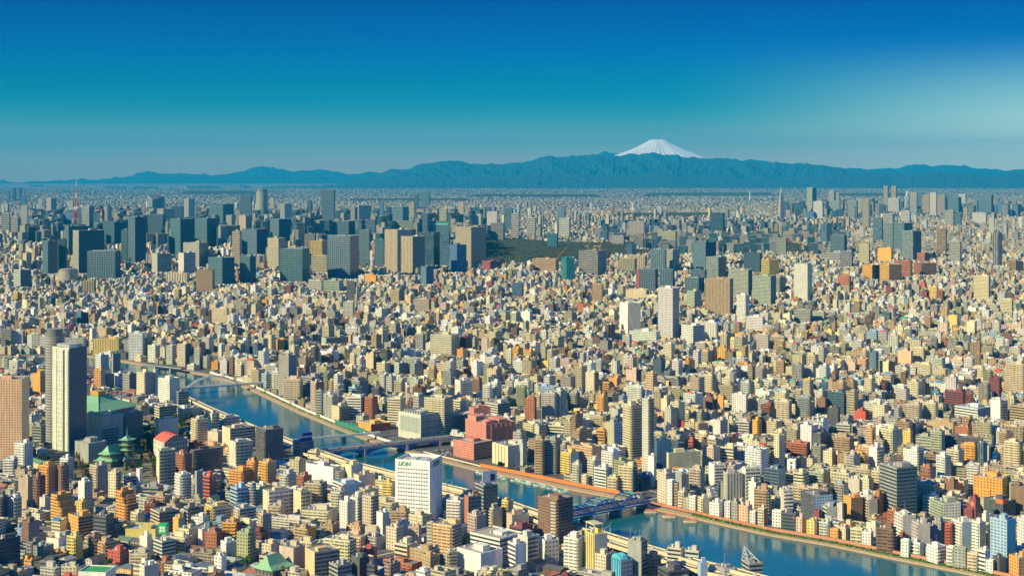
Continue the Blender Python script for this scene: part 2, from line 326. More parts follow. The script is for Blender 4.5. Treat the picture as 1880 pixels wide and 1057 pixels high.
def ext(a, b, t): return (b[0] + (b[0] - a[0]) * t, b[1] + (b[1] - a[1]) * t)
ROADS.append(([xy(e0), ext(e1, e0, .6), ext(e1, e0, 3.0)], 18))
b0, b1 = G(1194, 921, 0), G(1035, 954, 0)
ROADS.append(([xy(b0), ext(b1, b0, 1.2), ext(b1, b0, 5)], 16))
ROADS.append(([ext(b0, b1, .25), ext(b0, b1, 2.0)], 14))
for r_ in ROADS: road(*r_)
# elevated expressway on the near bank: two decks on piers
def deck(path, i0, i1, d0, d1, z, label, lamps=True):
    root = empty('elevated_expressway', (0, 0, 0)); tag(root, label, 'viaduct', 'decks of the riverside expressway')
    strip_along(path, i0, i1, min(d0, d1) + .5, max(d0, d1) - .5, z - 2.0, z, 'deck', ASPH, parent=root)
    strip_along(path, i0, i1, min(d0, d1), min(d0, d1) + .5, z - 2.2, z + 1.3, 'parapet', CREAMC, parent=root)
    strip_along(path, i0, i1, max(d0, d1) - .5, max(d0, d1), z - 2.2, z + 1.3, 'parapet', CREAMC, parent=root)
    strip_along(path, i0, i1, (d0 + d1) / 2 - .2, (d0 + d1) / 2 + .2, z, z + .05, 'lane_line', WHITEP, parent=root)
    mid = offset(path, (d0 + d1) / 2)[i0:i1 + 1]; acc = 20; cnt = 0
    for k in range(len(mid) - 1):
        d = mid[k + 1] - mid[k]; Lg = d.length; u = d.normalized(); w = Vector((-u.y, u.x, 0))
        while acc < Lg:
            p = mid[k] + u * acc; m = MB()
            m.bar((p.x, p.y, WZ - .5), (p.x, p.y, z - 3.4), 1.1, n=8); a = p - w * 4 - u * 1
            m.box(a, u * 2, w * 8, z - 3.5, z - 2.02); m.build('pier', CONC, root); acc += 38; cnt += 1
        acc -= Lg
    return root
deck(hwy, 0, 17, -1, -9.5, 14, 'upper expressway deck nearest the river, running behind the white lettered tower')
deck(hwy, 3, 17, -11, -20, 10.5, 'lower landward expressway deck with cream parapets')
lampo = empty('street_lamp', (0, 0, 0)); m = MB(); m.bar((0, 0, 0), (0, 0, 10), .16, n=6, r2=.1); m.build('pole', STEELP, lampo)
m = MB(); m.bar((0, 0, 9.9), (1.8, .6, 10.4), .12, n=4); m.box((1.6, .3), (1.2, 0), (0, .5), 10.2, 10.5); m.build('lamp_head', STEELP, lampo)
lampo['_used'] = 0
def lamp(p, label, rz=0):
    o = lampo if not lampo['_used'] else dup_tree(lampo, p, rz)
    lampo['_used'] = 1; o.location = p; o.rotation_euler = (0, 0, rz); tag(o, label, 'street lamp', 'thin pale lamp posts on the expressway and bridges')
LAMPS = []
for x, y in ((650, 847), (672, 853), (702, 861), (880, 903), (920, 914), (1083, 967), (1120, 978), (1157, 990), (1166, 993), (1240, 1014), (1330, 1038)):
    lamp(G(x, y, 14) + Vector((0, 0, 0)), 'thin pale lamp post standing on the river side of the upper expressway deck', .8)
# gantries over the expressway
for (x, y, nm) in ((829, 892, 'pale steel gantry over the expressway right of the white lettered tower'), (1120, 979, 'pale steel gantry over the expressway in front of the blue arch bridge')):
    c = G(x, y, 14); m = MB(); u = Vector((.8, -.6, 0)); w = Vector((.6, .8, 0))
    a, b = c + w * .2, c - w * 9.8
    root = empty('sign_gantry', c); tag(root, nm, 'gantry')
    for q, n_ in ((a, 'post'), (b, 'post')):
        m = MB(); m.bar((q.x - c.x, q.y - c.y, -.5), (q.x - c.x, q.y - c.y, 8), .35); m.build(n_, STEELP, root)
    m = MB(); m.bar((a.x - c.x, a.y - c.y, 7.6), (b.x - c.x, b.y - c.y, 7.6), .5); m.build('beam', STEELP, root)
# ------------------------------------------------------------ bridges
def axes(p, q):
    d = Vector((q[0] - p[0], q[1] - p[1], 0)); Lg = d.length; u = d / Lg; return u, Vector((-u.y, u.x, 0)), Lg
def arch_pts(p, u, s0, s1, z, rise, n=14): return [p + u * (s0 + (s1 - s0) * i / n) + Vector((0, 0, z + rise * 4 * (i / n) * (1 - i / n))) for i in range(n + 1)]
# 1 rail arch bridge upstream
A, B = G(341, 712.5, 8), G(478, 703, 8); A.z = B.z = 0; u, w, Lg = axes(A, B)
root = empty('rail_bridge', A); tag(root, 'pale grey-green steel rail bridge with one tall arch, upstream on the left', 'bridge'); O = Vector((0, 0, 0))
m = MB(); m.box(O - u * 30 - w * 0, u * (Lg + 160), w * 10, 6.2, 8); m.build('deck', PALEST, root)
for s in (0, 10):
    m = MB(); m.box(O + w * (s - .3) - u * 30, u * (Lg + 160), w * .6, 8.002, 9.3); m.build('girder', PALEST, root)
    ap = arch_pts(O + w * s, u, 4, Lg * .72, 8, 17, 18); m = MB()
    for k in range(18): m.bar(ap[k], ap[k + 1], 1.1)
    m.build('arch_rib', PALEST, root)
    for k in range(2, 17):
        m = MB(); m.bar(ap[k] - Vector((0, 0, .3)), Vector((ap[k].x, ap[k].y, 8.5)), .25); m.build('hanger', PALEST, root)
    if s == 0: ap0 = ap
for k in range(3, 16, 2):
    m = MB(); m.bar(ap0[k], ap0[k] + w * 10, .3); m.build('cross_brace', PALEST, root)
for s in (.72, 1.0):
    m = MB(); m.box(O + u * (Lg * s - 1.5) - w * .5, u * 3.5, w * 11, WZ - .6, 6.19); m.build('pier', CONC, root)
# 2 thin aqueduct-like bridge
A, B = G(540, 808, 8), G(700, 793.5, 8); u, w, Lg = axes(A, B); A.z = 0
root = empty('footbridge', A); tag(root, 'thin pale flat bridge on a single pier, just upstream of the grey road bridge', 'bridge')
m = MB(); m.box(O, u * Lg, w * 6, 6.6, 8); m.build('deck', WHALL, root)
for s in (0, 5.7):
    m = MB(); m.box(O + w * s, u * Lg, w * .3, 8.002, 9.1); m.build('parapet', WHALL, root)
m = MB(); m.box(O + u * (Lg * .56) + w * .3, u * 3.2, w * 5, WZ - .6, 6.59); m.build('pier', DARKM, root)
# 3 grey road bridge with arches under the deck
A, B = G(570, 833, 9), G(850, 801.5, 9); u, w, Lg = axes(A, B); A.z = 0
root = empty('road_bridge', A); tag(root, 'long grey road bridge with low arches under its deck, left of the white lettered tower', 'bridge')
m = MB(); m.box(O, u * Lg, w * 21, 7.0, 8.8); m.build('deck', CONC, root)
m = MB(); m.box(O + w * 3.5, u * Lg, w * 14, 8.802, 8.9); m.build('road_surface', ASPH, root)
for s in (0, 20.6):
    m = MB(); m.box(O + w * s, u * Lg, w * .4, 8.803, 10.0); m.build('railing', STEELP, root)
spans = [.13, .345, .62, .845]
for k in range(3):
    s0, s1 = spans[k] * Lg + 1.5, spans[k + 1] * Lg - 1.5
    for sw in (1.0, 19.4):
        ap = arch_pts(O + w * sw, u, s0, s1, -1.5, 7.6); m = MB()
        for i in range(14):
            a, b = ap[i], ap[i + 1]
            m.face([a, b, (b.x, b.y, 6.99), (a.x, a.y, 6.99)]); a2, b2 = a + w * .6, b + w * .6
            m.face([b2, a2, (a2.x, a2.y, 6.99), (b2.x, b2.y, 6.99)]); m.face([a2, b2, b, a])
        m.build('arch', STEELB, root)
for s in spans:
    m = MB(); m.box(O + u * (s * Lg - 1.5) - w * .4, u * 3, w * 21.8, WZ - .6, 6.98); m.build('pier', CREAMC, root)
RB = (A.copy(), u.copy(), w.copy(), Lg)
# 4 blue arch bridge
A, B = G(1030, 951, 8), G(1192, 918, 8); u, w, Lg = axes(A, B); A.z = 0
root = empty('arch_bridge', A); tag(root, 'deep blue road bridge with three low steel arches and green-topped bracing', 'bridge')
m = MB(); m.box(O - w * .8, u * Lg, w * 19.6, 5.2, 7.6); m.build('deck', STEELB, root)
m = MB(); m.box(O + w * 1.5, u * Lg, w * 15, 7.602, 7.7); m.build('road_surface', ASPH, root)
for s in (-1.2, 18.8):
    m = MB(); m.box(O + w * s, u * Lg, w * .399, 4.6, 8.7); m.build('side_girder', STEELB, root)
m = MB(); m.bar(O - w * 1.8 + Vector((0, 0, 6.4)), O - w * 1.8 + u * Lg + Vector((0, 0, 6.4)), .75, n=8); m.build('water_main', STEELP, root)
for k in range(3):
    s0, s1 = Lg * k / 3 + .5, Lg * (k + 1) / 3 - .5; both = []
    for sw in (.2, 18.2):
        ap = arch_pts(O + w * sw, u, s0, s1, 7.7, 10.5, 12); m = MB(); both.append(ap)
        for i in range(12): m.bar(ap[i], ap[i + 1], .7)
        m.build('arch_rib', STEELB, root)
        for i in range(1, 12):
            m = MB(); m.bar((ap[i].x, ap[i].y, 7.7), ap[i], .17); m.build('hanger', STEELB, root)
        m = MB()
        for i in range(1, 11):
            a, b = (ap[i], ap[i + 1]) if i % 2 else (ap[i + 1], ap[i]); m.bar((a.x, a.y, 8), b, .14)
        m.build('diagonal_bracing', STEELB, root)
    for i in range(2, 11, 2):
        m = MB(); m.bar(both[0][i], both[1][i], .45); m.build('cross_brace', STEELG, root)
for s in (.01, .333, .667, .985):
    m = MB(); m.box(O + u * (s * Lg - 1.5) - w * 1, u * 3, w * 20, WZ - .6, 5.19); m.build('pier', CONC, root)
# 5 low dark bridge far left
A, B = G(262, 669, 6), G(332, 677, 6); u, w, Lg = axes(A, B); A.z = 0
root = empty('low_bridge', A); tag(root, 'low dark girder bridge over the side canal, upper left behind the white grid block', 'bridge')
m = MB(); m.box(O, u * Lg, w * 14, 3.8, 6); m.build('deck', DARKM, root)
m = MB(); m.box(O, u * Lg, w * .4, 6.002, 7.2); m.build('railing', STEELP, root)
for s in (.3, .7):
    m = MB(); m.box(O + u * Lg * s, u * 3, w * 14, WZ - .6, 3.79); m.build('pier', CONC, root)
# ------------------------------------------------------------ mountains
def ridge_noise(x, seed):
    r_ = np.random.default_rng(seed); y = np.zeros_like(x)
    for k in range(1, 8): y += np.interp(x * 2 ** k % 4096, np.arange(4097), r_.normal(size=4097)) / 1.75 ** k
    return y
def mountains(name, sil, dist, depth, mat, seed, amp, hscale=1.0, lbl=None):
    pxs = np.linspace(sil[0][0], sil[-1][0], 900); ys = np.interp(pxs, [s[0] for s in sil], [s[1] for s in sil])
    ang = (pxs - CX) / F; n = len(pxs); rows = 27; r2 = np.random.default_rng(seed)
    hs = H - (ys - Y0) / F * dist                    # crest height so that the outline is right
    hs += ridge_noise(pxs / 60, seed) * amp
    V = np.zeros((rows, n, 3)); base = np.linspace(-1, 1, rows)
    for j, t in enumerate(base):
        d = dist + t * depth; prof = (1 - abs(t)) ** .75
        nz = ridge_noise(pxs / 45 + j * .13, seed + 5) * .5 + ridge_noise(pxs / 25 + j * 7.7, seed + 9 + j) * .35
        V[j, :, 0] = ang * d; V[j, :, 1] = d; V[j, :, 2] = np.maximum(-.5, hs * prof * (1 + nz * .28 * (1 - prof) * 3.4 * (prof > .02)) if t < 0 else hs * prof)
    Fc = np.array([[j * n + i, j * n + i + 1, (j + 1) * n + i + 1, (j + 1) * n + i] for j in range(rows - 1) for i in range(n - 1)])
    me = bpy.data.meshes.new(name); me.from_pydata(V.reshape(-1, 3).tolist(), [], Fc.tolist()); me.materials.append(mat)
    me.polygons.foreach_set('use_smooth', [False] * len(me.polygons)); o = bpy.data.objects.new(name, me); col.objects.link(o)
    return tag(o, kind='structure')
def mount_mat():
    m, n, l, b = nmat("forested_slopes"); g = n.new('ShaderNodeNewGeometry'); t = n.new('ShaderNodeTexNoise'); t.inputs['Scale'].default_value = 1 / 900; t.inputs['Detail'].default_value = 8
    l.new(g.outputs['Position'], t.inputs['Vector']); s = n.new('ShaderNodeSeparateXYZ'); l.new(g.outputs['Position'], s.inputs[0])
    x = n.new('ShaderNodeMix'); x.data_type = 'RGBA'; x.inputs['A'].default_value = (.008, .04, .05, 1); x.inputs['B'].default_value = (.018, .08, .085, 1); l.new(t.outputs['Fac'], x.inputs['Factor'])
    hgt = M_(n, l, 'ADD', s.outputs[2], M_(n, l, 'MULTIPLY', t.outputs['Fac'], 1500.0))
    sn = n.new('ShaderNodeMapRange'); sn.inputs[1].default_value = 2330; sn.inputs[2].default_value = 2500; l.new(hgt, sn.inputs[0])
    y = n.new('ShaderNodeMix'); y.data_type = 'RGBA'; l.new(sn.outputs[0], y.inputs['Factor']); l.new(x.outputs['Result'], y.inputs['A']); y.inputs['B'].default_value = (.6, .6, .6, 1)
    l.new(y.outputs['Result'], b.inputs['Base Color']); b.inputs['Roughness'].default_value = 1
    return m
MT = mount_mat()
back = [(-200, 330), (60, 333), (150, 328), (190, 326), (250, 322), (330, 319), (400, 320), (460, 309), (500, 306), (535, 316), (590, 312), (640, 321), (690, 313), (705, 318), (740, 316), (820, 300), (900, 303), (960, 298), (1030, 292), (1075, 283), (1110, 281), (1140, 281), (1170, 279), (1200, 283), (1250, 287), (1290, 289), (1350, 293), (1400, 297), (1450, 301), (1500, 304), (1540, 308), (1590, 312), (1640, 308), (1690, 301), (1740, 304), (1790, 306), (1840, 312), (1880, 310), (2100, 316)]
mid = [(-200, 345), (560, 345), (620, 338), (660, 325), (700, 318), (760, 303), (818, 294), (860, 299), (905, 301), (950, 300), (1000, 290), (1040, 289), (1080, 285), (1120, 284), (1165, 281), (1200, 284), (1240, 286), (1262, 287), (1300, 289.5), (1352, 290), (1400, 299), (1440, 303), (1480, 301), (1530, 306), (1600, 316), (1700, 322), (1800, 326), (2100, 330)]
front = [(-200, 346), (300, 345), (500, 344), (620, 340), (700, 336), (760, 328), (900, 322), (1000, 318), (1100, 322), (1200, 318), (1300, 326), (1400, 330), (1480, 322), (1560, 321), (1640, 327), (1700, 320), (1760, 319), (1830, 322), (1880, 317), (2100, 318)]
mountains('mountains', back, 68000, 5000, MT, 3, 80)
mountains('mountains', mid, 49500, 4000, MT, 4, 65)
mountains('foothills', front, 43500, 3500, MT, 8, 50)
# snow-capped volcano
def snow_mat():
    m, n, l, b = nmat("snow"); g = n.new('ShaderNodeNewGeometry'); s = n.new('ShaderNodeSeparateXYZ'); l.new(g.outputs['Position'], s.inputs[0])
    at = n.new('ShaderNodeMapping'); at.inputs['Scale'].default_value = (1 / 420, 1 / 420, 1 / 5000); l.new(g.outputs['Position'], at.inputs['Vector'])
    t = n.new('ShaderNodeTexNoise'); t.inputs['Scale'].default_value = 1; t.inputs['Detail'].default_value = 5; l.new(at.outputs[0], t.inputs['Vector'])
    h_ = M_(n, l, 'SUBTRACT', s.outputs[2], M_(n, l, 'MULTIPLY', t.outputs['Fac'], 900.0))
    mr = n.new('ShaderNodeMapRange'); mr.inputs[1].default_value = 250; mr.inputs[2].default_value = 620; l.new(h_, mr.inputs[0])
    x = n.new('ShaderNodeMix'); x.data_type = 'RGBA'; x.inputs['A'].default_value = (.13, .13, .15, 1); x.inputs['B'].default_value = (.97, .93, .90, 1)
    l.new(mr.outputs[0], x.inputs['Factor']); l.new(x.outputs['Result'], b.inputs['Base Color']); b.inputs['Roughness'].default_value = .9
    return m
D = 57000.0; cx_, cy_ = (1207 - CX) / F * D, D
prof = [(0, 256), (10, 256.3), (13, 257), (22, 262.5), (30, 267), (45, 274.5), (58, 280), (72, 285), (90, 291), (120, 299), (160, 309), (220, 323), (300, 344)]
zs = [H - (y - Y0) / F * D for _, y in prof]; rs = [r_ / F * D for r_, _ in prof]
nr, na = 60, 160; rr = np.linspace(0, 1, nr) ** 1.3 * rs[-1]; V = []
r3 = np.random.default_rng(5); ph = r3.normal(size=(3, 400))
for r_ in rr:
    z = np.interp(r_, rs, zs)
    for k in range(na):
        a = math.tau * k / na; gully = sum(ph[0, q] * math.sin(a * q + ph[1, q] * 6 + r_ / 2600 * ph[2, q]) for q in (9, 14, 22, 31, 47)) * 17 * min(1, r_ / 1500) * math.exp(-r_ / 9000)
        crater = -60 if r_ < rs[1] * .7 else 0
        V.append((cx_ + r_ * math.cos(a), cy_ + r_ * math.sin(a), max(-.5, z + gully + crater)))
Fc = [(j * na + k, (j + 1) * na + k, (j + 1) * na + (k + 1) % na, j * na + (k + 1) % na) for j in range(nr - 1) for k in range(na)]
me = bpy.data.meshes.new('snowy_volcano'); me.from_pydata(V, [], Fc); me.materials.append(snow_mat()); me.polygons.foreach_set('use_smooth', [True] * len(Fc))
o = bpy.data.objects.new('snowy_volcano', me); col.objects.link(o); tag(o, kind='structure')
# haze: one closed box of even air round everything but the sky
m = MB(); m.box((-60000, -900), (120000, 0), (0, 79900), WZ - 2.5, 2300)
hz = m.build('haze', None)
hm = bpy.data.materials.new('haze'); hm.use_nodes = True; hn = hm.node_tree.nodes; hn.remove(hn['Principled BSDF'])
pv = hn.new('ShaderNodeVolumePrincipled'); pv.inputs['Density'].default_value = HAZE_DENS; pv.inputs['Color'].default_value = HAZE_COL + (1,); pv.inputs['Anisotropy'].default_value = .0
hm.node_tree.links.new(pv.outputs[0], hn['Material Output'].inputs['Volume']); hz.data.materials.clear(); hz.data.materials.append(hm); tag(hz, kind='stuff')
tag(hz, 'pale blue air that fades the far city and the mountains', 'haze')
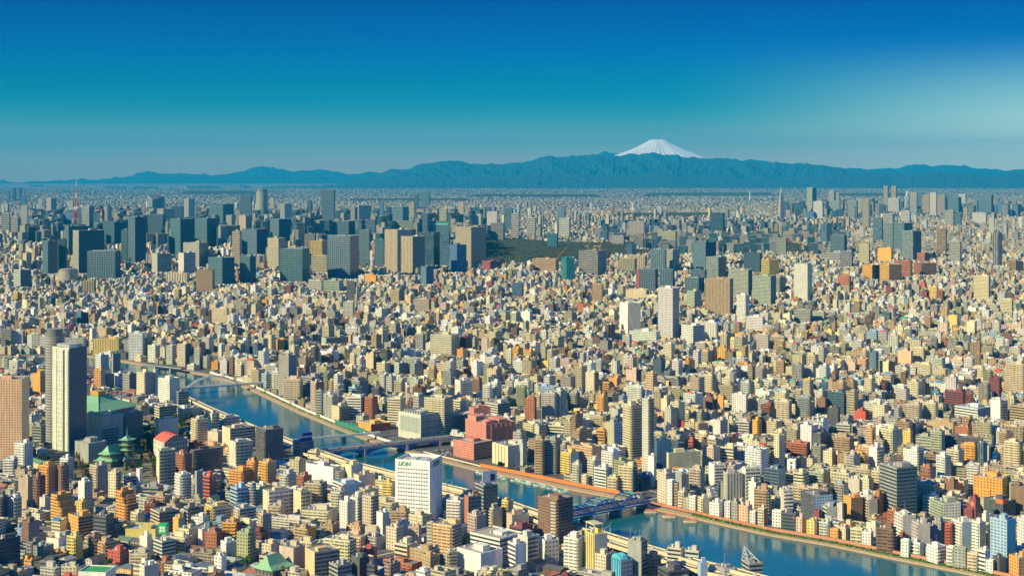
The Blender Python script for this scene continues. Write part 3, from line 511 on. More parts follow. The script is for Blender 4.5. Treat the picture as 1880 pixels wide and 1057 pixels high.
# ------------------------------------------------------------ the individually read buildings
# xl xc xr : left end, near corner, right end; yt yb : top and visible foot at the corner, in quarter photo pixels from the tile origin
# colour of left/right face, style of left+right face: a balconies, o ribbon windows, p punched windows, g glass grid, v vertical bands, b blank
TABLE = '''
@0 640
-120 160 215 230 810 pe pp|big peach tower with small square windows, cut off by the left edge
108 180 243 700 880 wh ap|white apartment block in front of the big peach tower
240 295 335 185 320 or/gy bp|orange end wall of a block between the peach tower and the tall pale tower
385 505 638 2 755 wh/bl pg ! k:main|tallest pale tower with a deep blue glazed right side, at the left
640 745 905 500 690 cr/bl bb|massive windowless hall in front of the green pyramid roof
745 752 872 590 690 gy oo|low banded annex in shade before the massive windowless hall
905 930 1050 480 665 gy/mg ao|shaded slab with white balcony bands behind the green tiered pagoda
550 650 780 700 800 gy/bl bb|low dark podium at the right foot of the tallest pale tower
1003 1060 1125 180 350 cr/lg pa|cream and russet block between the green pyramid roof and the white grid block
1125 1140 1160 155 340 lg bb|slim pale end slab just left of the white grid block
1160 1245 1320 225 395 wh pp k:grid|white office block with a grid of dark square windows beside the arched rail bridge
1300 1310 1385 320 430 gy oo
1133 1170 1300 430 505 cr/gy oo
1145 1165 1312 525 640 lg bb|plain grey school block behind the red barrel roof
1165 1206 1379 690 770 wh/lg vb X k:vault
1403 1445 1530 525 690 cr aa
1530 1555 1612 480 610 cr ba
1612 1650 1760 510 590 lg oo
1525 1600 1640 615 700 cr bb
1632 1690 1875 590 740 cr bo|big cream school block with a banded side, left of the brown twin tower
1682 1730 1855 690 880 lg ba
1157 1170 1290 755 1000 cr/bl ba|tall block with a dark blue right side in front of the red barrel roof
1290 1350 1410 780 940 bk/dg aa|brick-coloured stepped apartment block right of the tall dark blue sided block
1400 1425 1640 750 890 bt aa|long dark brown apartment slab with dark balconies
240 300 335 570 700 gy/dg ob
-20 150 212 655 800 wh/gy oo|white office with dark window bands behind the peach tower
700 740 800 50 130 wh/gy op
820 830 885 40 160 gy/dg bb
690 740 775 160 290 or/pp ab
770 800 840 190 280 pp/nv ab
830 870 905 185 270 wh/bl bb
900 950 1000 190 300 gy/nv oa
@0 800
1285 1330 1405 290 450 wh aa
1430 1445 1490 265 460 gy bb
1490 1547 1590 300 440 rd/gy oa|red sided slim block with yellow bands
288 355 420 225 430 or/gy ap|ochre apartment block with blue-grey right side, the left of a pair before the park
420 450 508 225 430 br/gy pa|brown slim block joined to the right of the ochre apartment block
135 205 245 310 500 pp/bt bb
245 280 335 300 520 br/mr aa
575 620 680 345 510 wh/dg bp|white and slate slim block with a yellow annex at its foot
552 600 650 490 545 ye pp
660 715 790 225 410 pp/bl ap|pale pink slim block with a deep blue right side before the park
795 850 890 275 460 cr/nv pa
905 930 1040 300 370 wh/lg oo
1005 1025 1040 245 370 wh/lg bb r:gn
855 925 1015 420 620 or/bt aa s|orange stepped apartment block with a chimney-like lift tower
375 455 560 450 620 or/bt ab s|orange stepped apartment block with a long plain brown right side
500 575 700 600 715 or/gy po|orange fronted office with grey banded side
55 100 160 460 600 wh/lg va
-60 18 55 450 610 bt/dg ao
160 210 290 640 770 br/gy pb
290 330 375 460 560 lg bb
1105 1170 1320 565 665 pp/bt oo
1350 1380 1465 530 640 gy/dg oo
1505 1560 1700 525 620 ye/cr aa r:gn
1405 1490 1535 605 665 wh pb
1630 1735 1760 640 780 or/rd aa|red framed block with orange-yellow balcony panels
1505 1590 1635 715 810 bk pp|small brick-red block with pale window lines
1460 1485 1500 690 790 wh bb
920 1140 1200 690 740 ye/cr bb k:shop|long low ochre store under the green rooftop sign
340 430 490 760 800 wh bb r:rd
697 770 880 790 855 tn aa
490 555 610 745 860 ye ab
650 690 780 740 840 br/tn aa r:gn
790 880 945 850 900 rd/br pp
948 1080 1110 870 930 cr ap
575 775 850 1008 1080 wh bb r:lm noroof k:court|white walled school with a bright green rooftop court at the bottom left edge
1025 1080 1115 740 800 wh bb
1125 1190 1290 780 860 lg oo
1620 1660 1745 790 870 wh/gy pb
-60 -20 150 770 960 dg/nv oo|dark glass and steel office at the bottom left corner
1025 1060 1170 960 1040 wh/bl pb
1575 1625 1665 890 990 wh pb
1690 1740 1825 390 500 pb oa
1820 1850 1880 350 490 lg aa
1680 1780 1850 260 370 or/dg aa
1720 1760 1880 540 620 lg ao
450 560 580 960 1030 cr pb
20 100 130 175 270 wh/gy aa
440 500 540 170 290 wh/gy ap
1040 1160 1200 380 440 gy oa
1270 1310 1360 610 680 or/gn bb
960 1010 1065 570 640 cr ab
1060 1140 1170 500 550 mr/br ab
@470 640
0 70 200 600 820 bt/dg ab|dark brown twin apartment tower on the near bank left of the thin flat bridge
270 330 425 690 780 gy/bl ao k:bluesign
165 240 300 55 320 gy/bl pb|grey slab with a deep window frame grid beside the river bend on the far bank
200 325 331 225 380 cr aa !
333 410 500 215 370 gy/dg ob !|dark grey office beside the framed slab on the far bank
403 440 500 250 470 pp/br ab !
440 480 495 310 500 gn/pb ob !
500 555 612 360 510 gy/cr pa !
555 610 685 430 530 cr/nv pa !
40 75 130 190 290 pb/lg oa !
130 165 172 190 300 cr aa !
670 770 790 360 480 wh/gy op
797 855 895 360 490 bk/bt ab|slim brick-coloured block on the far bank above the sports netting
1045 1210 1375 490 640 lg/gy bp k:hosp|grey hall with a huge blank wall panel and round windows on its side
965 1060 1100 370 520 cr ob
1235 1385 1447 370 620 cr/bl ao
750 845 988 560 610 or/rd pb r:gn !|low red and orange pumping house with a green roof by the far bank
1537 1690 1905 560 740 pk pp k:pinkm|main block of the salmon pink museum-like complex
1450 1600 1740 700 780 pk po k:pinkl|low front wing of the salmon pink complex beside the car park
1565 1600 1730 440 500 pk bb
1735 1850 1990 720 870 cr/lg bb k:ware !|cream warehouse with vertical joints right of the salmon pink complex
1680 1775 1865 410 500 lg/bl oo
807 862 880 40 165 cr/ol bp
688 722 745 50 130 cr ob
885 945 990 110 190 cr/gy ab
1015 1050 1118 110 200 lg/mg ap
1130 1165 1225 110 210 gy/bl ap
1265 1305 1325 150 240 tn ab
1370 1430 1450 170 290 gy/lg ap
1330 1362 1372 190 270 ye bb
1460 1500 1590 240 370 wh/gy pa
1665 1720 1726 270 380 wh ab
1728 1770 1805 250 370 wh/gy ap
690 760 825 240 340 gy/bl ap
1015 1070 1095 240 340 bg/nv ab
1840 1873 1880 10 140 wh ab
475 540 570 55 120 br/nv ab
560 600 640 115 170 br pb
850 900 930 290 370 bt aa
680 730 780 290 350 pb/lg oa
1590 1640 1660 230 330 br pb
1470 1520 1560 90 150 gy/bl oa
1475 1520 1555 10 80 or/cr ab
620 650 688 10 100 gy/ye pb
1810 1850 1870 300 370 cr ab
1445 1500 1550 385 460 cr ob
895 945 965 400 480 gn/or pb !
@470 800
20 85 150 200 360 or/tn ap|orange balconied apartment block behind the long cream slabs, near the brown twin tower
-70 -12 12 190 350 or/gy ab
50 95 275 415 560 cr/wh ba
275 330 400 415 560 cr ba
355 475 522 355 525 bg/nv aa|beige balconied block with a navy right side in front of the expressway
612 670 730 490 650 wh/lg pb|narrow white tower block, left of the beige slim block
690 745 775 460 600 wh/dg pa
780 845 900 450 650 bg/gy pa|beige slim block with outside stairs, left of the white lettered tower's foot
640 700 785 220 345 cr/lg bb
705 755 875 295 360 cr bb
925 1000 1025 350 480 ye/cr ab
760 800 900 400 440 bg ab
1022 1275 1365 185 580 wh bb X k:lion
1297 1435 1510 665 830 pe/gy aa|peach balconied block right of and below the white lettered tower
1255 1290 1300 640 800 cr ab
1570 1790 1960 760 860 wh oo|large white factory-like office with window bands, bottom centre right
1475 1650 1810 870 990 wh bb|low blank white annex at the front of the large white office
1220 1280 1350 890 980 tn pp
1380 1415 1480 860 970 bg/gy aa
360 430 615 860 1040 pe/gy bo|long grey office with a peach end wall and navy roof at the bottom edge
170 275 360 830 980 pp/pe bb
700 760 830 900 1040 dg/nv bo
535 600 705 960 1060 gy oo
815 870 895 950 1050 dg/rd oo
282 375 440 690 775 tn/or ab
335 530 600 560 640 cr ab
15 50 115 580 690 bg/gy ap
85 180 215 520 590 bg ab
765 865 890 840 890 rd bp
1530 1560 1655 450 650 bk/mg bg|dark glass office with a brick-red end, right of the white lettered tower
1605 1670 1775 370 560 gy/mg og k:board|teal glass office topped by a white billboard near the expressway
1398 1500 1530 480 610 wh/lg ab
1555 1620 1690 590 740 pp ab
1690 1740 1810 540 640 bg ab
1805 1850 1890 480 620 ye/gy ab
885 930 980 570 730 wh/lg bb
955 1030 1080 680 790 cr/lg pp
1030 1060 1130 640 700 lg bb
1120 1195 1215 670 760 bg pb
800 880 890 670 730 cr bb
20 110 165 800 880 cr pb
990 1100 1130 560 640 tn aa
-15 50 75 370 470 wh/gy aa
380 440 480 120 170 cr ob
560 640 780 360 410 wh ob r:tl
300 350 410 300 350 bk ab
@940 800
190 330 447 475 760 br/dg pa k:brown|brown apartment tower with pale balconies at the left end of the blue arch bridge
380 485 535 760 950 wh/lg ap|white balconied block in front of the brown tower by the blue bridge
535 605 700 730 970 ye/lg vb k:ornate|ornate ochre slim tower with a crown-like open top
850 950 995 780 1040 gy/dg bo|slate grey slim tower in front of the expressway
730 800 885 920 1060 sk/lg vp k:cyan|sky blue fronted block with a rounded top at the bottom edge
610 690 735 880 1000 cr/gy pp
40 115 195 745 910 lg/gy bo
195 240 345 770 900 wh/lg bp
-30 25 105 800 970 wh ob
965 1020 1095 900 1020 tn/bt pa
1140 1240 1268 830 950 lg/wh ob
1270 1370 1392 850 960 lg ob
-40 0 125 585 660 pp/gy bb
1050 1150 1300 1000 1060 dg/bt oo
1360 1385 1440 940 1040 pb bb
1500 1560 1640 980 1050 gy/wh bp
1685 1740 1840 940 1040 gy oo k:lattice|grey block carrying a pale steel lattice frame at the river's near edge
165 225 240 30 290 tn/bt ab !
240 320 355 30 280 gy/bt ab !
0 80 105 60 220 lg/gy bb !|plain grey box at the far bank behind the orange hoarding
355 430 490 130 290 ye/lg ab !
440 490 515 210 340 lg/cr ab !
555 605 655 180 370 lg ab !
605 690 740 245 400 wh/lg ob !|white office with blue windows on the far bank left of the blue arch bridge
700 770 782 310 415 cr/ye ab !
780 885 920 230 415 cr/mg aa !|cream grid apartment block directly behind the blue arch bridge
920 950 1015 300 400 bl/nv oo !
1000 1042 1060 155 340 wh/lg bb|tall blank cream-white slab at the foot of the dark twin towers
815 875 955 -220 175 cr/dg aa|tall cream tower, left of a close pair beyond the blue arch bridge
955 1000 1042 -265 270 lg/nv pa|tall grey tower, right of a close pair beyond the blue arch bridge
1060 1065 1170 40 225 bl bb|deep blue windowless block right of the close pair of towers
1105 1150 1385 130 260 cr/nv bb|broad hall with a flat roof, cream left end and navy side
1068 1130 1200 280 500 cr/gy pb !|cream block with paired windows just right of the blue arch bridge
1135 1175 1195 330 520 wh pb !
1195 1245 1310 290 400 gy/bl bb
1300 1385 1415 250 410 pp/gn ab
1445 1485 1560 215 330 wh/gy ba
1550 1580 1690 280 490 lg/gy vv|grey block with full-height pillars on the far bank
1690 1715 1825 240 480 wh/lg ba|white slim-ended block right of the grey pillared block
1725 1790 1830 345 490 wh/lg bp
1775 1875 1900 400 590 tn/gn aa !
1180 1215 1222 350 520 tn ab !
1220 1260 1290 415 540 cr ab !
1265 1305 1330 465 550 gn/lg pb !
1305 1345 1360 450 560 wh/cr pb !
1365 1400 1450 460 575 cr/gy ab !
1450 1520 1550 500 600 wh pp !
1560 1600 1612 490 610 wh pb !
1612 1655 1680 490 620 gy/dg pp !
1665 1730 1765 520 640 pe/lg pb !
1745 1785 1800 560 650 wh pb !
1430 1470 1510 400 480 wh vb s
1805 1850 1880 540 660 cr/br ab !
510 545 556 290 375 cr pb !
@1410 800
820 945 1095 240 590 gy/mg oo k:band|broad grey-blue banded office tower with rounded corner, tallest near the lower right bank
240 335 475 445 610 dg/pb pp k:blackgrid|black fronted block with a grid of small pale windows, pale blue side
98 200 230 575 700 dg/gy ob ! k:slate|dark slate low block on the far bank with a small red mark
553 610 695 460 640 or/br bb !|orange blank fronted block with a brown side
695 740 805 470 590 bg/gy ab
390 430 505 530 620 lg/gy ob
283 340 360 630 735 ye/cr pb !|small bright yellow house-like block on the far bank
30 95 105 555 670 wh pb !
300 405 455 275 375 gn/ol ap
487 555 590 360 490 gy/cr ab
590 670 680 320 430 lg bp
670 740 775 320 435 cr/gy pp
82 115 185 400 540 lg/wh ba
-30 80 130 250 390 mg/lg ob
993 1095 1145 110 290 wh/gy pa
1120 1190 1235 235 345 bk/gy gb
1235 1300 1345 155 320 wh/lg ap
1508 1720 1765 320 480 or/ye pp|long orange block with a lower orange wing
1508 1630 1655 400 470 or pp
1190 1285 1415 500 640 gn/wh ap
1385 1500 1560 545 640 mr/br po
1480 1525 1560 460 640 mr/br bb k:redmark|maroon sign tower with a red round mark
1585 1725 1820 490 610 dg pp k:hotel|black block dotted with small white windows under an orange rim
1632 1755 1820 625 930 pb/sk pb|pale blue and white gridded apartment tower at the lower right
1497 1555 1600 640 860 wh/pp ab
1298 1345 1360 650 800 rd/br ab
1357 1425 1500 640 810 wh/pb ab
1205 1270 1310 640 790 gy/dg pp
1058 1105 1190 650 810 lg/gy ab
930 990 1085 590 730 wh/lg ab
878 945 1010 560 690 bk/gy aa
795 915 940 690 860 br/dg aa !
605 690 702 690 790 cr ab !
690 755 775 715 820 wh/gy pp !
975 1030 1040 770 890 wh pb !
1035 1115 1145 790 890 wh ab !
1165 1245 1310 820 940 wh/gy pa !
1310 1360 1366 820 950 wh/rd ab !
1366 1450 1462 830 970 gy/bk pp !
1462 1535 1540 870 990 cr ab !
1538 1595 1630 850 1000 wh/pb ob !
1600 1650 1655 920 1010 wh pb !
1655 1700 1750 900 1010 dg bb !
1770 1840 1920 900 990 or/tn pp
722 790 835 650 710 lg/gn bb
515 570 600 680 760 cr/gn pb !
455 510 518 690 760 or/ye pb !
375 440 460 640 745 lg/wh ab !
205 250 282 610 715 pp/or pb !
1830 1880 1950 620 830 wh/gy pb
1550 1600 1640 580 640 wh bb
1570 1620 1632 720 830 bg ab
340 375 388 550 620 mr bb
505 545 555 500 620 lg bb
@1410 640
437 555 570 325 500 mg/gy gp|dark teal gridded tower right of centre among the pale blocks
437 515 525 440 580 dg pb
355 420 435 370 500 br/bk bb
215 305 320 360 525 gy ab
62 155 175 390 530 cr/dg ab
633 715 745 465 540 rd/nv bb|bright red blank block among the beige ones, right of centre
435 600 630 655 770 tn/bt ab|tan block with white zigzag balconies
135 285 310 700 800 bk/dg ab|wide brick-red stepped apartment block with pale ledges
815 915 985 600 790 cr/gy ab
1140 1230 1250 400 520 cr ab
995 1110 1135 415 530 pp/lg ab
1295 1430 1440 320 425 mr/br ob|wide maroon block with pale pink bands
1370 1540 1635 445 510 wh ob|long low white school with two roofs
1635 1705 1760 385 540 wh/nv ba
1775 1900 1950 430 550 tn ob|tan block with long window bands cut by the right edge
1745 1875 1900 115 330 cr ab|large beige gridded apartment block at the right edge
1060 1190 1200 120 210 cr ab
953 1050 1056 20 130 pe bb
1056 1140 1146 0 120 cr/ye ab
560 640 650 100 180 pp bb
820 885 935 100 190 cr/bk ba
57 115 125 95 200 tn/br ab
175 245 260 120 240 gy ab
265 330 360 130 230 lg/gy ab
1195 1275 1300 610 770 gn/lg ab
1310 1400 1440 750 860 cr ab
1415 1520 1530 710 820 or/nv ab
1540 1580 1610 700 850 mg/bl vb
1735 1840 1870 690 870 cr/gy aa
1695 1750 1800 620 730 tn ab
740 800 850 730 880 wh/gy ba
405 470 500 760 870 cr/tn pb
1645 1685 1692 770 830 sk/bl bb k:skysign|slim block faced with a sky blue rooftop sign board
140 200 204 820 910 wh bb k:whitesign|white sign tower with a blue mark at its head
990 1045 1065 610 720 ye/dg pb
1175 1360 1375 545 590 tn/gn bb r:gn
1370 1470 1500 580 650 bk/or pp
630 720 745 540 560 cr ab
500 600 610 560 640 lg ob
1450 1500 1510 330 430 mr/pp ab
860 920 940 340 390 or ab
1165 1195 1205 290 360 ye bb
@940 640
215 315 320 330 520 lg ab|pale grey balconied tower block above the salmon pink complex, to its right
93 165 180 370 540 bk/br pb
252 380 390 570 660 cr ob
625 672 705 355 480 or/ye ab|ochre slim block with a stepped orange top, right of the pale grey tower block
615 678 684 600 710 or ob|bright orange slim block left of the tall ochre tower
695 750 810 550 720 gn/pb bp
838 912 960 160 260 pp/nv ba|pinkish blank slab with thin lines and a navy side
842 950 958 280 400 wh ab
1410 1470 1502 195 340 cr/nv ab
1615 1718 1730 340 480 wh/lg pb|white block with a square window grid and red hoarding behind
1400 1470 1482 360 460 br bb
1512 1550 1560 350 470 or/ye bb
665 712 718 250 330 or ob
720 770 795 220 290 or/gy pb
1220 1260 1262 530 600 rd bb
540 602 638 180 330 cr/nv pa r:or|slim block with an orange roof and navy right side
8 78 86 95 200 wh ob
210 265 268 100 165 ye bb
1680 1742 1780 250 350 lg/gy ab
1475 1530 1585 530 650 lg/gy bp
1640 1740 1748 540 640 lg/gy ob
1765 1800 1835 530 650 or/gy pa
1345 1370 1440 550 620 bg/dg ao
1275 1330 1370 680 770 rd/mr ob|deep red block right of the tall dark pair
1400 1480 1530 730 860 bg/cr pb
1525 1625 1655 730 850 cr/mg ob
570 670 680 500 590 bg ab
30 95 110 280 440 ol/gy ab
355 430 470 210 300 gy ab
480 490 560 360 440 cr pa
405 470 500 330 460 gy/dg aa
@470 480
1280 1435 1495 545 700 cr oo|broad cream office with dark window bands in mid-distance
1175 1225 1245 540 660 gy/bl ab
1655 1700 1708 565 680 pp/lg bb
150 205 235 580 670 or/tg bb
480 515 700 565 620 gn/gy bo
655 740 745 490 540 wh ob
985 1050 1090 210 300 tn/dg ab
1155 1270 1275 280 370 pp/br ab
640 710 725 300 420 lg ab
1085 1110 1170 490 560 bl/dg oo
940 1000 1040 600 660 gy/dg pp
410 440 480 540 600 gy/bl oo
@0 480
680 870 885 570 665 ye/gy vb|ochre store front with tall arched bays by the upper canal
945 1045 1070 530 700 wh/gy ab|white balconied block behind the upper canal
1085 1140 1180 620 715 wh/dg ab
1300 1360 1400 610 745 cr/mg ab
1220 1265 1290 620 730 lg ob
1550 1600 1615 740 800 or/bk pb !
1615 1665 1678 730 830 wh/gy pb !
1678 1710 1725 710 830 br pb !
1725 1770 1815 760 850 cr/gy oo !
5 80 90 500 625 gy op
85 165 185 510 620 wh/gy ab
470 612 618 560 640 lg ob
1425 1465 1480 640 760 lg oa
1480 1520 1545 700 760 gy/cr pb
560 595 650 380 470 bl/nv bb
200 235 240 540 640 wh bp
245 285 290 530 640 lg op
289 333 338 550 640 wh ob
1555 1665 1672 350 460 cr pb
@0 330
310 352 422 450 700 tg/nv gg|dark teal tower, left end of the downtown cluster
422 480 490 440 690 gl/nv bb
535 578 765 375 700 lg/gl vb k:stripe|very dark broad tower with a cream louvred strip on its left
475 505 660 345 560 mg/gl gb
640 845 885 525 735 mg/gl gb|wide blue-grey office with a fine square grid in front of the downtown cluster
100 150 230 665 800 wh/mg oo
940 992 1075 275 620 gl/nv gb|tall smooth dark glass tower in the middle of the left cluster
1080 1195 1215 255 400 gl gb
1250 1325 1430 290 560 tg/nv gb
1365 1470 1525 350 470 lg/nv pb
1345 1462 1532 465 650 lg/nv pg
1430 1520 1605 285 500 tg/nv gv
1115 1155 1260 545 690 lg/nv bo
1310 1350 1437 540 700 wh/bl bo
1530 1632 1722 575 780 tg gb|green glass tower before the downtown cluster with a checked top
1440 1560 1568 665 830 tn bb|blank tan windowless slab before the downtown cluster
1705 1760 1775 380 650 cr/nv ob|slim pale cream louvred tower in the downtown cluster
1775 1885 1960 365 560 mg/nv pb
1760 1835 1880 565 770 tg/gl gb
1530 1638 1730 180 320 gl/nv gb
1765 1842 1850 110 260 nv/bl gb|dark navy slab standing high behind the downtown cluster
595 690 705 745 840 bg/dg vb
755 840 940 312 480 gl/nv bb
890 935 942 370 610 tg gb
460 540 580 235 335 bl/nv bb
600 655 695 195 360 lg/bl gg
760 800 830 210 310 gy/bl bb
5 68 75 250 370 lg ob
80 130 150 275 390 lg/bl ob
150 200 208 190 330 lg bb
1350 1385 1432 140 280 lg/bl vb
1250 1340 1352 200 290 nv bb
1145 1200 1280 215 300 lg/nv oo
93 112 118 62 150 nv bb
140 158 162 60 150 nv bb
155 188 194 110 190 bl bb
48 68 74 75 150 bl bb
340 375 415 135 230 lg/mg vg
280 312 318 140 220 lg bb
497 535 545 155 230 lg bb
230 270 310 600 670 gy ob
1220 1370 1380 690 760 cr vb
1660 1700 1735 260 340 gy/bl bb
1755 1805 1860 265 380 pp/gy bb
810 850 890 345 470 pp/bl bb
1035 1065 1070 185 265 pp ob
@470 330
480 572 582 75 300 nv/bl gb|lone dark navy tower on the skyline right of the round one
105 168 262 290 460 mg/nv gb
170 210 262 175 290 lg/bl gb
85 165 215 430 660 cr/nv pb
0 78 85 365 500 gl gb
175 340 392 510 760 tg gg|green gridded glass tower standing in front of the downtown cluster
395 485 525 450 650 ye/nv vb k:frame|ochre framed tower with an open portal-like front
405 520 524 560 690 cr ob
525 690 755 415 740 mg/nv gg|large blue-green glass slab at the front of the downtown cluster
755 832 842 370 640 mg/gl gb
515 680 735 305 410 gl/nv gb
350 430 437 400 500 gy vb
690 755 850 190 300 lg/gy vb
945 1038 1150 370 690 cr/nv vb|pale ribbed tower crossed by a slanting shadow
1065 1150 1240 420 710 cr/mg vg|white ribbed tower with a glassy blue right side
870 938 945 440 650 tg/gl gb
995 1078 1122 200 310 mg/bl gb
1005 1150 1158 305 370 gn/tg ob
1165 1415 1422 305 410 tg gb k:greenband|wide dark teal tower with a bright green band near its top
1180 1305 1350 390 640 gl/nv oo
1350 1418 1424 400 640 bl/nv ob
1420 1475 1545 480 690 bl bb
1465 1580 1690 350 660 bg/nv pp|tan upper tower with a deep shaded right side at the right end of downtown
1210 1250 1305 640 780 mg/bl bb
1210 1272 1278 90 200 tg/mg gb
1165 1195 1200 110 220 gl/bl bb
100 132 138 135 220 pp bb
380 405 412 155 250 gl bb
690 725 730 190 300 lg vb
805 875 890 295 400 mg ob
905 935 940 170 270 bl bb
1125 1160 1170 170 280 cr ab
1340 1400 1418 215 310 cr/dg ob
1485 1525 1530 165 320 pp/gy bb
1695 1770 1776 235 340 wh pb
1825 1880 1890 210 360 mg ob
1725 1815 1830 320 430 gy/lg ob
1590 1650 1670 255 340 lg bb
800 880 890 705 760 or bb k:mastbase
665 725 730 755 900 bt ab
495 610 640 745 830 gn/gy ob
385 480 495 745 820 lg ob
430 500 510 300 400 cr ob
1660 1720 1800 600 670 mr/nv bb
@940 330
365 400 460 575 745 tq/nv ob|slim block with a bright turquoise front, right edge of the dark forest
490 630 695 525 710 gy/nv ob k:bigcrane|wide grey office with fine ribs and orange cranes on its roof
148 320 345 585 680 pe/gy ob
785 900 912 580 680 ye/gn gb
845 975 982 560 660 cr vb
912 1052 1062 660 830 nv gb k:navyred|navy glass block with a red left edge
1085 1180 1186 660 790 nv/gl gb
1015 1120 1128 515 690 mg/cr gb
1128 1180 1228 515 680 lg/nv ob
1325 1422 1500 460 670 mg/nv pb
1425 1515 1575 570 725 gn/gl gg|pale green glass tower with a red mark, right of centre
1310 1415 1420 665 740 mg ob
1270 1370 1412 725 840 gl/nv gb
1415 1600 1625 730 1000 tn/bt vb|broad brown tower with thin pale vertical ribs, right of centre
1590 1735 1765 665 870 gn/gl ob
1765 1900 1940 710 930 gn/mg ob|broad pale green banded office right of the brown ribbed tower
1650 1715 1745 850 1050 wh/gy ab
1072 1180 1230 800 1180 wh/dg ga|tall white tower with a frame of square windows and dark sides, centre right
790 850 945 910 1140 wh/gy bb|tall blank white slab tower, centre right, left of the white framed tower
835 985 995 810 880 cr pb
590 660 668 770 900 tn vb
845 880 915 475 560 gl/lg bb
1455 1550 1556 245 380 gl/nv ob|lone dark office on the plain beyond the forest
345 420 430 285 410 wh ob
335 385 390 205 310 mg bb
1285 1340 1390 820 950 gn/gy ob
1830 1890 1960 590 720 ye ob
260 330 340 400 480 tg bb
1700 1820 1830 540 690 gl bb
850 970 990 310 400 lg/bl vb
690 710 716 255 330 cr bb
1100 1200 1205 380 450 cr ob
730 820 830 415 460 lg ob
-5 48 56 250 420 lg/bl ob
105 170 180 280 400 lg/bl ob
0 75 85 760 870 bl/nv ob
@940 480
1243 1330 1415 475 620 wh/gy oo|white and slate office with thick bands below the white framed tower
1415 1500 1515 450 590 wh vb
860 1058 1068 520 600 wh ob|long low white annex at the foot of the blank white slab tower
1720 1840 1850 410 520 wh/pp ob
755 810 830 510 590 cr pb
810 862 880 545 640 lg ob
1345 1415 1425 600 660 lg ob
1795 1880 1890 540 660 lg ob
65 130 150 370 450 wh/lg bb
210 250 256 510 590 wh ab
255 295 300 510 590 lg ab
@1410 330
285 325 357 58 220 lg/mg vb
332 400 406 160 280 wh/pp pb
445 485 490 80 200 lg/gy vb
490 520 525 95 200 lg vb
585 650 656 155 280 gn/tg gb
650 688 692 140 250 lg/pp vb
690 742 752 145 350 pp/bl vb
848 878 888 58 190 pp/gy vb k:twin|left of the two tall grey twin-topped towers on the right skyline
905 940 950 58 190 pp/gy vb|right of the two tall grey twin-topped towers on the right skyline
880 960 968 135 240 wh/pp vb
1042 1092 1098 95 250 lg/pp ob
1096 1135 1140 90 200 nv gb
1132 1184 1190 110 250 pp/lg vb
1188 1235 1242 95 265 lg/bl bb
1242 1298 1310 115 250 pp/bl vb
1320 1400 1420 128 245 bl/nv gb
1545 1640 1655 115 245 bl/nv gb|wide dark blue tower on the right skyline
770 835 840 285 440 mg ob
848 915 925 318 490 gy/dg gb
922 1000 1062 320 510 mg/gl gg|tall green-grey glass tower right of centre, behind the orange campus
985 1065 1127 378 600 gy/gl gg|grey-green glass tower with a sloping foot behind the orange campus
458 560 580 410 530 gl/nv gb|squat black glass block on the right, before the skyline
385 430 470 325 460 mg/lg vv
60 132 140 430 560 gn/mg ob
1240 1305 1312 362 540 tn/pp ab|tan apartment tower standing alone among low roofs on the right
1330 1410 1420 455 610 lg/gy ob
1650 1690 1720 390 640 gy/lg vv|slim two-tone tower with vertical strips at the far right
692 765 820 630 740 or/br ob|leftmost orange block of the orange campus
820 890 982 625 750 or/dg oo|second orange block from the left in the orange campus
930 1045 1052 600 720 bk/or ob|taller brick orange block behind the second one of the orange campus
1070 1125 1235 615 710 bk/dg oo|brick block with a long dark side at the right of the orange campus
805 905 912 505 610 or/ye bb|bright tan-orange block rising behind the orange campus
190 290 325 630 900 wh/gy ab k:comb|tall white balconied tower, centre right, with a comb-like top
510 598 610 710 790 bk pb
1510 1620 1626 710 885 cr/lg ob|broad cream apartment slab with white edge fins on the right
1182 1240 1246 790 880 ye ob
-10 85 130 720 840 gn/gy oo
1755 1820 1875 600 680 tn/dg ob
530 615 622 530 650 gy ob
410 528 534 540 600 gy ob
670 740 748 475 620 cr pb
840 915 922 250 320 lg ob
975 1040 1046 230 310 wh ob
1300 1362 1370 225 330 lg/mg ob
1370 1415 1422 250 325 mg ob
1500 1600 1610 245 310 wh pb
1790 1835 1842 190 265 bl bb
1685 1725 1730 165 250 bl bb
1400 1450 1456 105 180 lg bb
1625 1660 1665 280 390 lg bb
190 310 320 960 1060 gy/mg oo
325 410 420 970 1050 gn ob
1705 1790 1798 880 980 cr ob
1095 1150 1195 540 610 bk/dg ob
275 335 342 235 280 bl bb
455 525 530 155 220 lg/mg gb
1055 1110 1116 770 850 gy bb
'''
PAL['tl'] = (.04, .35, .36); CNAME['tl'] = 'teal'
